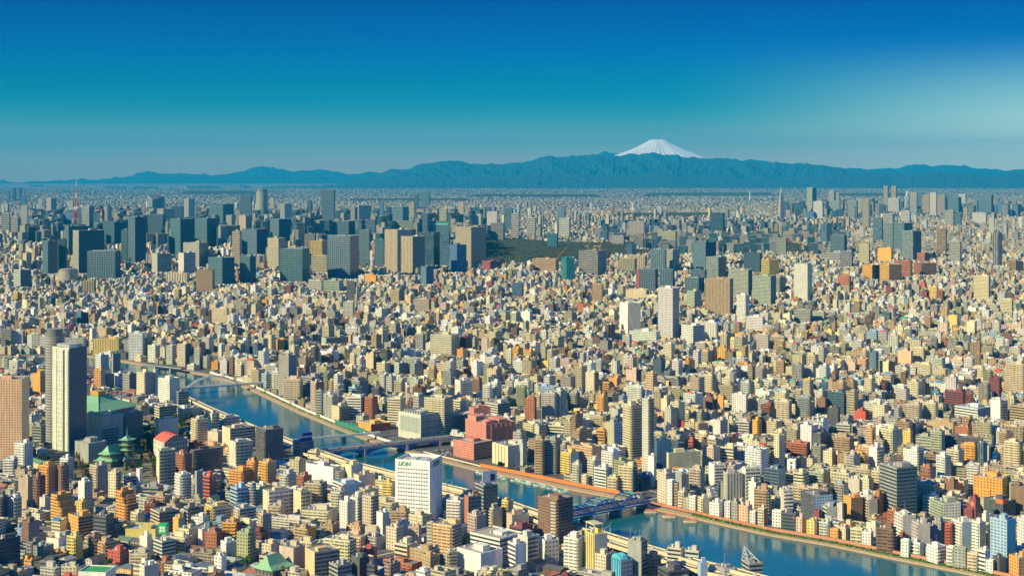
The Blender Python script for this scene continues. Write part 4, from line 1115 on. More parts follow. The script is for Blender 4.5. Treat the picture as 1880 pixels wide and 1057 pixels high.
# ------------------------------------------------------------ reading the table
def solve(px, X, Y, e):                              # how far along e from (X, Y) until the photo column px is reached
    s = (px - CX) / F; den = e[0] - s * e[1]
    return (s * Y - X) / den if abs(den) > 1e-6 else 10
SPEC = []
ox = oy = 0
for line in TABLE.strip().splitlines():
    if line[0] == '@':
        ox, oy = map(float, line[1:].split()); continue
    left, _, lab = line.partition('|'); t = left.split()
    if len(t) < 7: raise ValueError(line)
    xl, xc, xr, yt, yb = [float(v) / 4 for v in t[:5]]
    cc = t[5].split('/'); st = t[6] if len(t[6]) == 2 else t[6] * 2; fl_ = t[7:]
    if xc >= xr: xr = xc + .8
    SPEC.append(dict(xl=ox + xl, xc=ox + xc, xr=ox + xr, yt=oy + yt, yb=oy + yb, c=(cc[0], cc[-1]), st=st, fl=fl_, lab=lab.strip() or None))
def place(s):
    Yv = F * H / (s['yb'] - Y0); hid = 0 if '!' in s['fl'] else (7 if Yv < 3200 else 14 if Yv < 6500 else 22)
    yb = s['yb'] + hid * F / Yv; Y = F * H / (yb - Y0); X = (s['xc'] - CX) / F * Y
    if s['yb'] < 440: Y *= 1.0
    s['h'] = H - (s['yt'] - Y0) / F * Y; s['Y'] = Y
    wl, wr = s['xc'] - s['xl'], s['xr'] - s['xc']
    th = math.atan2(max(wr, 1.2), .85 * max(wl, 1.2)); th = min(max(th, R(16)), R(66)) if 'th' not in s else s['th']
    ph = math.atan2(X, Y); r_ = (math.cos(ph), -math.sin(ph)); k = (math.sin(ph), math.cos(ph))
    e1 = (-math.cos(th) * r_[0] + math.sin(th) * k[0], -math.cos(th) * r_[1] + math.sin(th) * k[1])
    e2 = (math.sin(th) * r_[0] + math.cos(th) * k[0], math.sin(th) * r_[1] + math.cos(th) * k[1])
    s['L'] = min(max(solve(s['xl'], X, Y, e1), 5), 140); s['R'] = min(max(solve(s['xr'], X, Y, e2), 6), 110)
    if wr < 4 and s['R'] < s['L'] * .5: s['R'] = min(max(10, .5 * s['L']), 40)
    if wl < 4 and s['L'] < s['R'] * .4: s['L'] = max(s['L'], min(12, .4 * s['R']))
    s['e1'], s['e2'], s['C'] = Vector(e1 + (0,)), Vector(e2 + (0,)), Vector((X, Y, 0))
for s in SPEC: place(s)
KEY = {f[2:]: s for s in SPEC for f in s['fl'] if f.startswith('k:')}
PARS = dict(a=(.88, .56), o=(1.0, .48), p=(.54, .46), g=(.80, .74), v=(.46, 1.0), b=(.0, .0))
PITCH = dict(a=5.5, o=4.5, p=3.4, g=3.4, v=3.6, b=6)
def jit(c, a=.06): return tuple(min(.95, max(.005, x * (1 + random.uniform(-a, a)))) for x in c)
NAMES = dict(a='apartment_block', o='office_block', p='apartment_block', g='office_tower', v='office_block', b='windowless_block')
def build_building(s, label, cat, group, name, near):
    C, e1, e2, Lw, Rw, h = s['C'], s['e1'], s['e2'], s['L'], s['R'], s['h']
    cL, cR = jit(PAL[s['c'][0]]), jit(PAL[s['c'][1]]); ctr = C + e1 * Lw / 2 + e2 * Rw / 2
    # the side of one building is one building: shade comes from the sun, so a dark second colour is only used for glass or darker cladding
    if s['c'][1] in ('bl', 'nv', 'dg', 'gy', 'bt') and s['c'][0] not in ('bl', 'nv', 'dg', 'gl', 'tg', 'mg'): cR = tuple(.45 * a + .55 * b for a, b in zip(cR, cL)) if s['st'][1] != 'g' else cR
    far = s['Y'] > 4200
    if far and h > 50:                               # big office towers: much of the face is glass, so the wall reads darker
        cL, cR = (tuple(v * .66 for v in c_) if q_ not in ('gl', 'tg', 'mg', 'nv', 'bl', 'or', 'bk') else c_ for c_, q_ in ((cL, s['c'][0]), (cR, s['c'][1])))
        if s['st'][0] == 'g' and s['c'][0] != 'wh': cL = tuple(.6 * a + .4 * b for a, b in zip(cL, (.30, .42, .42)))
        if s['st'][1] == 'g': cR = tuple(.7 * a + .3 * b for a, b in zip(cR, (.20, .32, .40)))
    root = empty(name, ctr); tag(root, label, cat, group)
    O = C - ctr
    fs = 3.1 if s['st'][0] in 'ap' else 3.8
    if far: fs = 6.5 if s['Y'] < 8000 else 11
    nfl = max(1, round(h / fs)); fs = h / nfl
    def par(ch, glossy): return PARS[ch] + ((.75 if glossy in ('gl', 'tg', 'mg', 'nv', 'bl') and ch == 'g' else .1),)
    def cols(ch, w): return max(1, round(w / (PITCH[ch] * (2.3 if far else 1))))
    rc = {'r:gn': PAL['gn'], 'r:rd': PAL['rd'], 'r:lm': (.05, .35, .12), 'r:or': PAL['or'], 'r:tl': (.05, .4, .42), 'r:nv': PAL['nv']}
    roof = next((rc[f] for f in s['fl'] if f in rc), None) or jit(random.choice([(.30, .28, .23), (.36, .34, .28), (.22, .22, .20), (.42, .38, .29), (.20, .24, .20)]))
    levels = [(Lw, 0, 0, h)]
    if 's' in s['fl']:
        h1 = round(nfl * .62) * fs; h2 = round(nfl * .8) * fs; levels = [(Lw, 0, 0, h1), (Lw * .8, 0, h1, h2), (Lw * .55, 0, h2, h)]
    m = MB()
    for (l_, _, z0, z1) in levels:
        B = O if z0 == 0 else O + e1 * (Lw - l_)
        q = [B, B + e2 * Rw, B + e2 * Rw + e1 * l_, B + e1 * l_]; nn = max(1, round((z1 - z0) / fs))
        nr_, nl_ = cols(s['st'][1], Rw), cols(s['st'][0], l_); pL, pR = par(s['st'][0], s['c'][0]), par(s['st'][1], s['c'][1])
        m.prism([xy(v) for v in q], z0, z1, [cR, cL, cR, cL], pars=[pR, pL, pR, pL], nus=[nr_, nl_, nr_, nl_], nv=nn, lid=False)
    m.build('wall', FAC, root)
    pw, ph_ = (.5, 1.0) if not far else (1.0, 1.2)
    m = MB()
    for i, (l_, _, z0, z1) in enumerate(levels):
        B = O if z0 == 0 else O + e1 * (Lw - l_)
        q = [xy(v) for v in (B, B + e2 * Rw, B + e2 * Rw + e1 * l_, B + e1 * l_)]
        q2 = [xy(v) for v in (B + (e1 + e2) * pw, B + e2 * (Rw - pw) + e1 * pw, B + e2 * (Rw - pw) + e1 * (l_ - pw), B + e2 * pw + e1 * (l_ - pw))]
        for k in range(4):
            k2 = (k + 1) % 4; ccp = cR if k % 2 == 0 else cL
            m.face([q[k] + (z1,), q[k2] + (z1,), q[k2] + (z1 + ph_,), q[k] + (z1 + ph_,)], ccp)
            m.face([q[k] + (z1 + ph_,), q[k2] + (z1 + ph_,), q2[k2] + (z1 + ph_,), q2[k] + (z1 + ph_,)], jit(cL, .02))
            m.face([q2[k2] + (z1,), q2[k] + (z1,), q2[k] + (z1 + ph_,), q2[k2] + (z1 + ph_,)], cL)
        m.face([v + (z1 + .02,) for v in q2], roof)
    rf = m.build('roof', FAC, root)
    # rooftop: lift housing, tank, plant
    l_ = levels[-1][0]; B = O + e1 * (Lw - l_)
    rs_ = random.Random(int(s['xl'] * 7 + s['yt'] * 13))
    if 'noroof' not in s['fl'] and min(l_, Rw) > 6:
        pl, pr_ = min(l_ * rs_.uniform(.25, .45), 14), min(Rw * rs_.uniform(.25, .5), 12); a, b = rs_.uniform(.15, .5) * (l_ - pl), rs_.uniform(.2, .8) * (Rw - pr_); zz = rs_.uniform(3, 5.5) if not far else rs_.uniform(3, 8)
        m = MB(); o_ = B + e1 * a + e2 * b; m.box(o_, e2 * pr_, e1 * pl, h + .05, h + zz, jit(cL, .08)); m.build('lift_housing', FAC, rf)
        if near:
            if l_ - pl - a > 4:
                o_ = B + e1 * (a + pl + 2) + e2 * (Rw * .35); m = MB(); m.bar((o_.x, o_.y, h + .05), (o_.x, o_.y, h + 3.0), 1.2, (.6, .6, .55), n=10); m.build('water_tank', FAC, rf)
            for k in range(rs_.randint(1, 4)):
                w1, w2 = rs_.uniform(1, 2.6), rs_.uniform(1, 2.2); o_ = B + e1 * rs_.uniform(1, max(1.1, l_ - w1 - 1)) + e2 * rs_.uniform(1, max(1.1, Rw - w2 - 1))
                m = MB(); m.box(o_, e2 * w2, e1 * w1, h + .05, h + rs_.uniform(1, 1.9), jit((.5, .5, .48), .2)); m.build('air_conditioner', FAC, rf)
            if rs_.random() < .35:
                o_ = B + e1 * (a + pl / 2) + e2 * (b + pr_ / 2); m = MB(); m.bar((o_.x, o_.y, h + zz), (o_.x, o_.y, h + zz + rs_.uniform(4, 8)), .14, (.55, .2, .12)); m.build('antenna', FAC, rf)
    # real balconies and window bands on the near ones
    if near:
        for fi, (ch, ax, ln, outn, cc) in enumerate(((s['st'][0], e1, Lw, -e2, cL), (s['st'][1], e2, Rw, -e1, cR))):
            if ln < 6: continue
            n_top = nfl
            if ch == 'a':
                proto = None; side = O + ax * .8
                for k in range(1, n_top):
                    ln_k = ln
                    if 's' in s['fl'] and fi == 0:
                        z = k * fs; ln_k = [lv for lv in levels if lv[2] <= z < lv[3] + .01][0][0]
                        side = O + ax * (ln - ln_k + .8); proto = None
                    if proto is None:
                        m = MB(); pts = (side + outn * 1.3, ax * (ln_k - 1.6), -outn * 1.28)
                        if fi == 1: m.box(pts[0], pts[1], pts[2], 0, 1.15, jit(cc, .04))
                        else: m.box(pts[0] + pts[1], -pts[1], pts[2], 0, 1.15, jit(cc, .04))
                        proto = m.build('balcony', FAC, root)
                        proto.location = (0, 0, k * fs - .2)
                    else: dup(proto, root, (0, 0, k * fs - .2))
            elif ch == 'o':
                proto = None
                for k in range(n_top):
                    if 's' in s['fl']: break
                    if proto is None:
                        m = MB(); p_ = O + ax * .7 + outn * .16
                        if fi == 1: m.box(p_, ax * (ln - 1.4), -outn * .15, 0, fs * .46, (.03, .05, .07))
                        else: m.box(p_ + ax * (ln - 1.4), -ax * (ln - 1.4), -outn * .15, 0, fs * .46, (.03, .05, .07))
                        proto = m.build('window_band', GLASSBAND, root); proto.location = (0, 0, k * fs + fs * .27)
                    else: dup(proto, root, (0, 0, k * fs + fs * .27))
    return root
# landmarks that anything else can be described by
MARKS = [('the white lettered tower', 768, 890), ('the blue arch bridge', 1115, 935), ('the arched rail bridge', 400, 702), ('the grey road bridge', 715, 815), ('the green pyramid roof', 205, 742), ('the green tiered pagoda', 232, 815),
         ('the tallest pale tower', 122, 730), ('the red barrel roof', 318, 800), ('the salmon pink complex', 905, 795), ('the close tower pair', 1175, 800), ('the grey-blue banded tower', 1650, 890), ('the tall white framed tower', 1225, 570),
         ('the brown ribbed tower', 1320, 545), ('the orange campus', 1640, 500), ('the lattice tower', 140, 380), ('the bigger banded mast', 685, 480), ('the sail-topped tower', 285, 375), ('the rounded skyline tower', 479, 367),
         ('the dark forest', 1010, 470), ('the green rooftop court', 175, 1040), ('the green rooftop sign', 300, 968), ('the sky blue rounded block', 1140, 1035), ('the red roofed boats', 1230, 948), ('the bright red blank block', 1582, 770), ('the teal hall roof', 1092, 643),
         ('the spired tower', 1434, 370), ('the bright tan apartment tower', 1728, 440), ('the orange-rimmed black block', 1835, 935), ('the yellow house-like block', 1488, 970), ('the broad cream banded office', 815, 630), ('the red tower cranes', 170, 700),
         ('the comb-topped white tower', 1475, 520), ('the wide maroon block', 1752, 733), ('the peach tower', 25, 770), ('the factory-like white office', 930, 985), ('the ochre store with arched bays', 195, 635), ('the right-edge beige block', 1865, 690)]
def where(cx, cy):
    best = min(MARKS, key=lambda k: math.hypot(k[1] - cx, (k[2] - cy) * 1.6)); dx, dy = cx - best[1], cy - best[2]; d = math.hypot(dx, dy * 1.6)
    adv = 'just' if d < 45 else 'well' if d < 110 else 'far'
    if abs(dx) > 2.2 * abs(dy): rel = 'left of' if dx < 0 else 'right of'
    elif abs(dy) > 1.6 * abs(dx): rel = 'behind' if dy < 0 else 'in front of'
    else: rel = ('behind and ' if dy < 0 else 'in front and ') + ('left of' if dx < 0 else 'right of')
    return f"{adv} {rel} {best[0]}"
FACE = dict(a='with balconies', o='with banded windows', p='with small windows', g='of gridded glass', v='with upright ribs', b='with a blank face')
used_labels = set()
def auto_label(s, low='block'):
    wpx = s['xr'] - s['xl']; hpx = s['yb'] - s['yt']
    shape = 'tall' if s['h'] > 55 else 'slim' if hpx > 1.9 * wpx else 'low' if hpx < .7 * wpx else 'wide' if hpx < wpx * 1.05 else ''
    cl, cr_ = CNAME[s['c'][0]], CNAME[s['c'][1]]; w = where((s['xl'] + s['xr']) / 2, (s['yt'] + s['yb']) / 2)
    kind = 'tower' if s['h'] > 60 else low
    opts = [f"{shape} {cl} {kind} {FACE[s['st'][0]]}, {w}", f"{shape} {cl} {kind} {FACE[s['st'][0]]} and a {cr_} right side, {w}"]
    for z in ('squarish', 'stubby', 'broad', 'narrow', 'upright'):
        ok = dict(squarish=.8 < wpx / hpx < 1.3, stubby=hpx < 14, broad=wpx > 34, narrow=wpx < 15, upright=hpx > 28)[z]
        if ok: opts.append(f"{z} {cl} {kind} {FACE[s['st'][0]]} and a {cr_} right side, {w}")
    for o_ in opts:
        o_ = ' '.join(o_.split())
        if len(o_.split()) <= 16 and o_ not in used_labels: used_labels.add(o_); return o_, None
    base = ' '.join(f"{shape} {cl} {kind}, {w}".split()); i = 0
    pos = f"in the {['far left', 'left', 'centre left', 'centre', 'centre right', 'right', 'far right'][min(6, max(0, int((s['xl'] + s['xr']) / 2 / 1880 * 7)))]} {'foreground' if s['yb'] > 900 else 'middle' if s['yb'] > 560 else 'distance'}"
    for cand in (f"{base}", f"{shape} {cl} {kind} {FACE[s['st'][1]]} on its {cr_} side, {w}", f"{shape} {cl} {kind} {pos}, {w}", f"{cl} {kind} {FACE[s['st'][0]]} {pos}", f"{cl} and {cr_} {kind} {FACE[s['st'][1]]} on its side {pos}", f"nearer {cl} {kind} of those {w}", f"farther {cl} {kind} of those {w}"):
        cand = ' '.join(cand.split()); cand = ' '.join(cand.split()[:16])
        if cand not in used_labels: used_labels.add(cand); return cand, None
    cand = f"{cl} {kind} among others like it, {w}"; used_labels.add(cand); return ' '.join(cand.split()[:16]), f"{cl} blocks {w}"
def kind_of(s):
    if s['h'] > 62: return 'tower', 'tower', 'towers standing above the low city'
    a = s['st'][0] + s['st'][1]
    if 'a' in a: return 'apartment_block', 'apartment block', 'balconied apartment blocks of the city'
    if s['st'][0] in 'ogv': return 'office_block', 'office block', 'office blocks of the city'
    return 'building', 'building', 'plain mid-rise buildings of the city'
for s in SPEC:
    if s['lab']: used_labels.add(s['lab'])
nb = 0
for s in SPEC:
    if 'X' in s['fl']: continue
    nm, cat, grp = kind_of(s); lab, g2 = (s['lab'], None) if s['lab'] else auto_label(s)
    s['root'] = build_building(s, lab, cat, g2 or grp, nm, s['Y'] < 2350); nb += 1
print('individual buildings', nb, 'of kinds', {k: sum(1 for s in SPEC if kind_of(s)[0] == k) for k in ('tower', 'apartment_block', 'office_block', 'building')})
# ------------------------------------------------------------ the rest of the city
SC = np.array([(s['C'].x, s['C'].y) for s in SPEC]); SE1 = np.array([xy(s['e1']) for s in SPEC]); SE2 = np.array([xy(s['e2']) for s in SPEC])
SL = np.array([s['L'] for s in SPEC]); SR = np.array([s['R'] for s in SPEC])
def inpoly(px, py, poly):
    r_ = np.zeros(len(px), bool); n = len(poly)
    for i in range(n):
        x1, y1 = poly[i][:2]; x2, y2 = poly[(i + 1) % n][:2]
        c = ((y1 > py) != (y2 > py)) & (px < (x2 - x1) * (py - y1) / ((y2 - y1) or 1e-9) + x1); r_ ^= c
    return r_
WATERZONE = [xy(p) for p in offset(far_edge, 15)] + [xy(p) for p in offset(near_edge, -24)][::-1]
def gp(lst): return [xy(G(x, y)) for x, y in lst]
PARK = gp([(60, 880), (70, 838), (160, 822), (165, 800), (290, 800), (300, 880), (240, 892)])
PARK2 = gp([(262, 832), (262, 772), (290, 770), (352, 765), (385, 790), (340, 800), (300, 826)])
FOREST = gp([(886, 446), (950, 442), (1010, 447), (1085, 449), (1180, 449), (1150, 462), (1155, 478), (1110, 488), (1060, 492), (1000, 495), (940, 497), (893, 500), (884, 480)])
CARPARK = gp([(800, 832), (812, 818), (834, 822), (880, 840), (930, 858), (905, 862), (850, 852)])
SQUARE = gp([(150, 800), (140, 752), (190, 735), (262, 742), (262, 775), (235, 790)])
RAMP = gp([(692, 812), (735, 800), (800, 803), (832, 806), (833, 822), (800, 834), (760, 836), (720, 824)])
NETS = gp([(610, 780), (690, 775), (760, 792), (745, 808), (660, 802)])
ZONES = [PARK, PARK2, FOREST, CARPARK, SQUARE, RAMP, NETS]
FR = []                                              # far woods
for px0, px1, y0_, y1_ in ((1125, 1315, 393, 401), (1415, 1475, 450, 470), (1600, 1650, 520, 527), (330, 470, 352, 357), (860, 1100, 358, 362), (1180, 1420, 355, 360), (1530, 1700, 356, 360), (640, 860, 366, 369), (1150, 1215, 462, 476)):
    FR.append(gp([(px0, y1_), (px0 + 12, y0_), (px1 - 8, y0_ - .5), (px1, y1_)]))
def near_road(x, y, m):
    r_ = np.zeros(len(x), bool)
    for pts, w in ROADS:
        for a, b in zip(pts[:-1], pts[1:]):
            dx, dy = b[0] - a[0], b[1] - a[1]; t = np.clip(((x - a[0]) * dx + (y - a[1]) * dy) / (dx * dx + dy * dy), 0, 1)
            r_ |= np.hypot(x - a[0] - t * dx, y - a[1] - t * dy) < w / 2 + 3.6 + m
    return r_
PX_L = [0, 60, 100, 345, 390, 470, 577, 725, 867, 987, 1112, 1225, 1352, 1440, 1445, 1880]
PY_L = [640, 640, 672, 742, 762, 800, 838, 885, 918, 955, 996, 1030, 1060, 1090, 1400, 1400]
PARKLINE = ([60, 62, 290, 292], [0, 884, 884, 0])
def near_side(x, y):                                 # on our side of the river?
    return y < np.interp(x, [p.x for p in near_edge], [p.y for p in near_edge])
def cull(x, y, hx, hy, h):
    keep = ~inpoly(x, y, WATERZONE); rad = np.minimum(hx, hy)
    for z in ZONES + FR: keep &= ~inpoly(x, y, z)
    keep &= ~near_road(x, y, rad * .9)
    px = CX + F * x / y; hw = np.maximum(hx, hy) * F / y * 1.05; py = Y0 + F * H / y; lim = np.full(len(x), 400.0)
    for i, s in enumerate(SPEC):
        dx, dy = x - SC[i, 0], y - SC[i, 1]; b_ = dx * SE2[i, 0] + dy * SE2[i, 1]; a_ = dx * SE1[i, 0] + dy * SE1[i, 1]; mg = rad * .95
        keep &= ~((a_ > -mg) & (a_ < SL[i] + mg) & (b_ > -mg) & (b_ < SR[i] + mg))
        ov = (px + hw > s['xl'] + 1) & (px - hw < s['xr'] - 1) & (y < s['Y'] + 5)
        lim = np.where(ov, np.minimum(lim, H - (s['yb'] - 1.5 - Y0) / F * y), lim)
    ns = near_side(x, y); yl = np.interp(px, PX_L, PY_L); lim = np.where(ns, np.minimum(lim, H - (yl - Y0) / F * y), lim)
    pl = np.interp(px, PARKLINE[0], PARKLINE[1], 0, 0); pc = (y < F * H / (884 - Y0)); lim = np.where(pc & (pl > 0), np.minimum(lim, H - (pl - Y0) / F * y), lim)
    # keep the low river-front path and the car park in sight
    h2 = np.minimum(h, lim); keep &= (h2 > 4.0)
    return keep, h2
WCOL = [('cr', 27), ('bg', 15), ('wh', 20), ('lg', 15), ('gy', 6), ('tn', 6), ('pp', 2.5), ('br', 2.5), ('ye', 1.5), ('or', 1.2), ('bk', 1.5), ('ol', 1.5), ('gn', 1), ('pb', 1.2), ('mr', .6), ('dg', 2), ('mg', 1.5), ('pe', 3), ('bt', 1.2), ('rd', .4), ('bl', .4)]
WP = np.array([w for _, w in WCOL]); WP = WP / WP.sum(); WC = np.array([PAL[k] for k, _ in WCOL])
WK = [k for k, _ in WCOL]
def colours(n):
    idx = rng.choice(len(WCOL), n, p=WP); return np.clip(WC[idx] * rng.choice([.62, .78, .9, 1.0, 1.08], (n, 1)) * rng.uniform(.93, 1.07, (n, 1)) * rng.uniform(.95, 1.05, (n, 3)), .01, .9), idx
STY = np.array([(.9, .58, .1), (.58, .5, .1), (1, .52, .1), (.86, .8, .5), (0, 0, .1), (.84, .55, .1), (.42, .45, .1)]); STN = 'apogbap'
def styles(n): 
    a = rng.choice(7, n, p=[.32, .18, .16, .03, .05, .18, .08]); b = rng.choice(7, n, p=[.20, .24, .12, .02, .20, .09, .13]); return a, b
seeds = [(-900, 1500, -30), (-400, 1350, -24), (100, 1400, -38), (-200, 1900, -32), (-700, 2100, -44), (400, 1500, -36), (700, 1700, -27), (200, 2000, -42), (-150, 2300, -30), (600, 2300, -36), (-900, 3000, -33), (0, 3000, -40), (900, 3000, -30), (1300, 3800, -42), (200, 3900, -34), (-700, 4000, -28), (-1400, 4800, -38), (0, 5200, -30), (1300, 5200, -36), (1250, 1700, -34), (1500, 2700, -28), (-1500, 2300, -40), (-1350, 1500, -30), (-2100, 3600, -34), (2300, 4600, -33), (-2500, 5400, -30), (2600, 5700, -38)]
SX = np.array([s[0] for s in seeds]); SY = np.array([s[1] for s in seeds])
lots = []
for zi, (zx, zy, ang) in enumerate(seeds):
    a = R(ang); ca, sa = math.cos(a), math.sin(a); span = 1500 if zy < 3000 else 2300
    v = -span; k = 0
    while v < span:
        dep = rng.uniform(14, 21); us = []
        u = -span + rng.uniform(0, 40); run = 0; blk = rng.uniform(55, 110)
        while u < span:
            w = min(rng.gamma(5.5, 2.9), 38) if rng.random() > .07 else rng.uniform(28, 52)
            w = max(8, w)
            lots.append((zx + (u + w / 2) * ca - (v + dep / 2) * sa, zy + (u + w / 2) * sa + (v + dep / 2) * ca, w, dep, a, zi))
            u += w + .6; run += w
            if run > blk: u += rng.choice([5, 7, 7, 12, 20], p=[.35, .3, .15, .15, .05]); run = 0; blk = rng.uniform(55, 110)
        v += dep + (.8 if k % 2 == 0 else rng.choice([5, 6, 9, 18], p=[.4, .35, .2, .05])); k += 1
A_ = np.array(lots); x, y, w_, d_, yaw, zi = A_.T
near_z = np.argmin((x[:, None] - SX) ** 2 + (y[:, None] - SY) ** 2, 1)
k_ = (near_z == zi) & (y > 1180) & (y < 6200) & (np.abs(x) < .40 * y + 520) & (rng.random(len(x)) > .03); x, y, w_, d_, yaw = x[k_], y[k_], w_[k_], d_[k_], yaw[k_]
n = len(x); ns = near_side(x, y); u = rng.random(n)
h = np.where(ns, np.where((u < .80) , rng.uniform(5.5, 13, n), rng.uniform(14, 30, n)), np.where(u < .24, rng.uniform(7, 14, n), np.where(u < .76, rng.uniform(16, 34, n), rng.uniform(30, 50, n))))
h = np.where(~ns & (w_ > 24), np.minimum(h, 30), h)
h = np.where(y > 4200, h * .88, h)
px_, py_ = CX + F * x / y, Y0 + F * H / y; dt1 = (px_ > 40) & (px_ < 890) & (py_ > 470) & (py_ < 508); h = np.where(dt1 & (rng.random(n) < .22), rng.uniform(40, 90, n), h)
hx, hy = w_ / 2 * rng.uniform(.86, .99, n), d_ / 2 * rng.uniform(.75, .98, n); yaw = yaw + rng.normal(0, .03, n)
keep, h = cull(x, y, hx, hy, h); x, y, hx, hy, yaw, h, ns = (q[keep] for q in (x, y, hx, hy, yaw, h, ns)); n = len(x)
c, ci = colours(n); sa_, sb_ = styles(n)
# the ones showing largest among the nearest become things of their own until each kind is well filled
area = (hx + hy) * h / y ** 2; house = (h < 10.5) & ns & (hx < 9)
pickable = (y < 1650) & (np.abs(x) < .350 * y) & (Y0 + F * H / y < 1075) & (y > 1290)
hi = np.where(house & pickable)[0]; hi = hi[np.argsort(-area[hi])][:110]
bi = np.where(~house & pickable)[0]; bi = bi[np.argsort(-area[bi])][:60]
taken = np.zeros(n, bool); taken[hi] = True; taken[bi] = True
def spec_of(i):
    a = yaw[i]; cx, cy = x[i], y[i]; ux, uy = math.cos(a), math.sin(a)
    Cn = Vector((cx + hx[i] * ux + hy[i] * uy, cy + hx[i] * uy - hy[i] * ux, 0)); e1 = Vector((-ux, -uy, 0)); e2 = Vector((-uy, ux, 0)); hh = h[i]
    s = dict(C=Cn, e1=e1, e2=e2, L=2 * hx[i], R=2 * hy[i], h=hh, Y=Cn.y, c=(WK[ci[i]],) * 2, st=STN[sa_[i]] + STN[sb_[i]], fl=[])
    q = [P(*(Cn + e1 * s['L'])[:2], 0), P(*Cn[:2], 0), P(*(Cn + e2 * s['R'])[:2], 0)]; s.update(xl=q[0][0], xc=q[1][0], xr=q[2][0], yb=q[1][1], yt=P(Cn.x, Cn.y, hh)[1]); return s
for i in bi:
    s = spec_of(i); nm, cat, grp = kind_of(s); lab, g2 = auto_label(s); build_building(s, lab, cat, g2 or grp, nm, True)
ROOFC = [('dark grey', (.12, .12, .13)), ('brown', (.22, .13, .09)), ('blue-grey', (.12, .17, .22)), ('rust red', (.38, .13, .08)), ('light grey', (.42, .42, .38)), ('green', (.12, .25, .15))]
for i in hi:                                         # small houses with gabled or hipped roofs
    s = spec_of(i); rn, rcx = ROOFC[random.choices(range(6), [6, 3, 3, 1, 3, 1])[0]]; ctr = s['C'] + s['e1'] * s['L'] / 2 + s['e2'] * s['R'] / 2; cl = jit(PAL[s['c'][0]])
    w0 = where((s['xl'] + s['xr']) / 2, (s['yb'] + s['yt']) / 2); grp = None; hipped = random.random() < .5
    size = 'small' if s['L'] < 11 else 'broad'; w0 = w0.replace('behind and ', 'behind-').replace('in front and ', 'front-')
    lab = f"{size} {CNAME[s['c'][0]].replace(chr(32), chr(45))} house, {rn.replace(' ', '-')} {'hipped' if hipped else 'gabled'} roof, {w0}"
    if lab in used_labels: lab = f"{size} {CNAME[s['c'][0]].replace(chr(32), chr(45))} house, {rn.replace(' ', '-')} roof, {'nearer' if s['yb'] > 980 else 'farther'} one, {w0}"
    used_labels.add(lab)
    root = empty('house', ctr); tag(root, lab, 'house', 'low houses of the near quarter'); O = s['C'] - ctr; e1, e2, Lw, Rw, hh = s['e1'], s['e2'], s['L'], s['R'], s['h']
    hw = hh * .74; m = MB(); q = [O, O + e2 * Rw, O + e2 * Rw + e1 * Lw, O + e1 * Lw]
    m.prism([xy(v) for v in q], 0, hw, cl, pars=[(.4, .42, .1)] * 4, nus=[max(1, round(Rw / 3.2)), max(1, round(Lw / 3.2))] * 2, nv=max(1, round(hw / 2.9)), lid=False); m.build('wall', FAC, root)
    m = MB(); ov = .5; al, ar = e1.normalized(), e2.normalized(); q = [O - (al + ar) * ov, O + ar * (Rw + ov) - al * ov, O + ar * (Rw + ov) + al * (Lw + ov), O - ar * ov + al * (Lw + ov)]
    ins = Rw * .35 if hipped else 0
    if Lw >= Rw: r1, r2_ = (q[0] + q[1]) / 2 + al * ins, (q[3] + q[2]) / 2 - al * ins
    else: r1, r2_ = (q[0] + q[3]) / 2 + ar * (Lw * .35 if hipped else 0), (q[1] + q[2]) / 2 - ar * (Lw * .35 if hipped else 0)
    r1, r2_ = Vector((r1.x, r1.y, hh)), Vector((r2_.x, r2_.y, hh)); qq = [Vector((v.x, v.y, hw - .1)) for v in q]; rc_ = jit(rcx, .1)
    if Lw >= Rw: m.face([qq[0], qq[1], r1], rc_ if hipped else cl); m.face([qq[1], qq[2], r2_, r1], rc_); m.face([qq[2], qq[3], r2_], rc_ if hipped else cl); m.face([qq[3], qq[0], r1, r2_], rc_)
    else: m.face([qq[0], qq[1], r2_, r1], rc_); m.face([qq[1], qq[2], r2_], rc_ if hipped else cl); m.face([qq[2], qq[3], r1, r2_], rc_); m.face([qq[3], qq[0], r1], rc_ if hipped else cl)
    m.face(qq[::-1], rc_); m.build('roof', FAC, root)
big = Big(); g = ~taken
def sel(m_): return m_ & g
rcol = np.clip(rng.choice([.16, .22, .30, .40], n)[:, None] * np.array([1, .96, .82]) * rng.uniform(.8, 1.2, (n, 1)), .03, .8)
gab = (h < 10.5) & (rng.random(n) < np.where(ns, .75, .4)) & (y < 4500)
k1 = sel(~gab); fs = np.where(np.isin(sa_, [0, 1, 5, 6]), 3.1, 3.8)
def addb(k, x, y, hx, hy, yaw, z0, h, c, rc, pl, pr, par):
    big.boxes(x[k], y[k], hx[k], hy[k], yaw[k], z0, h[k], c[k], rc[k], pl[k], pr[k], np.maximum(1, np.round(2 * hx[k] / 4.4)), np.maximum(1, np.round(2 * hy[k] / 4.4)), np.maximum(1, np.round(h[k] / fs[k])), par)
pl, pr = STY[sa_], STY[sb_]
nearb = y < 4200
addb(k1 & nearb, x, y, hx, hy, yaw, 0, h, c, rcol, pl, pr, True); addb(k1 & ~nearb, x, y, hx, hy, yaw, 0, h, c, rcol, pl, pr, False)
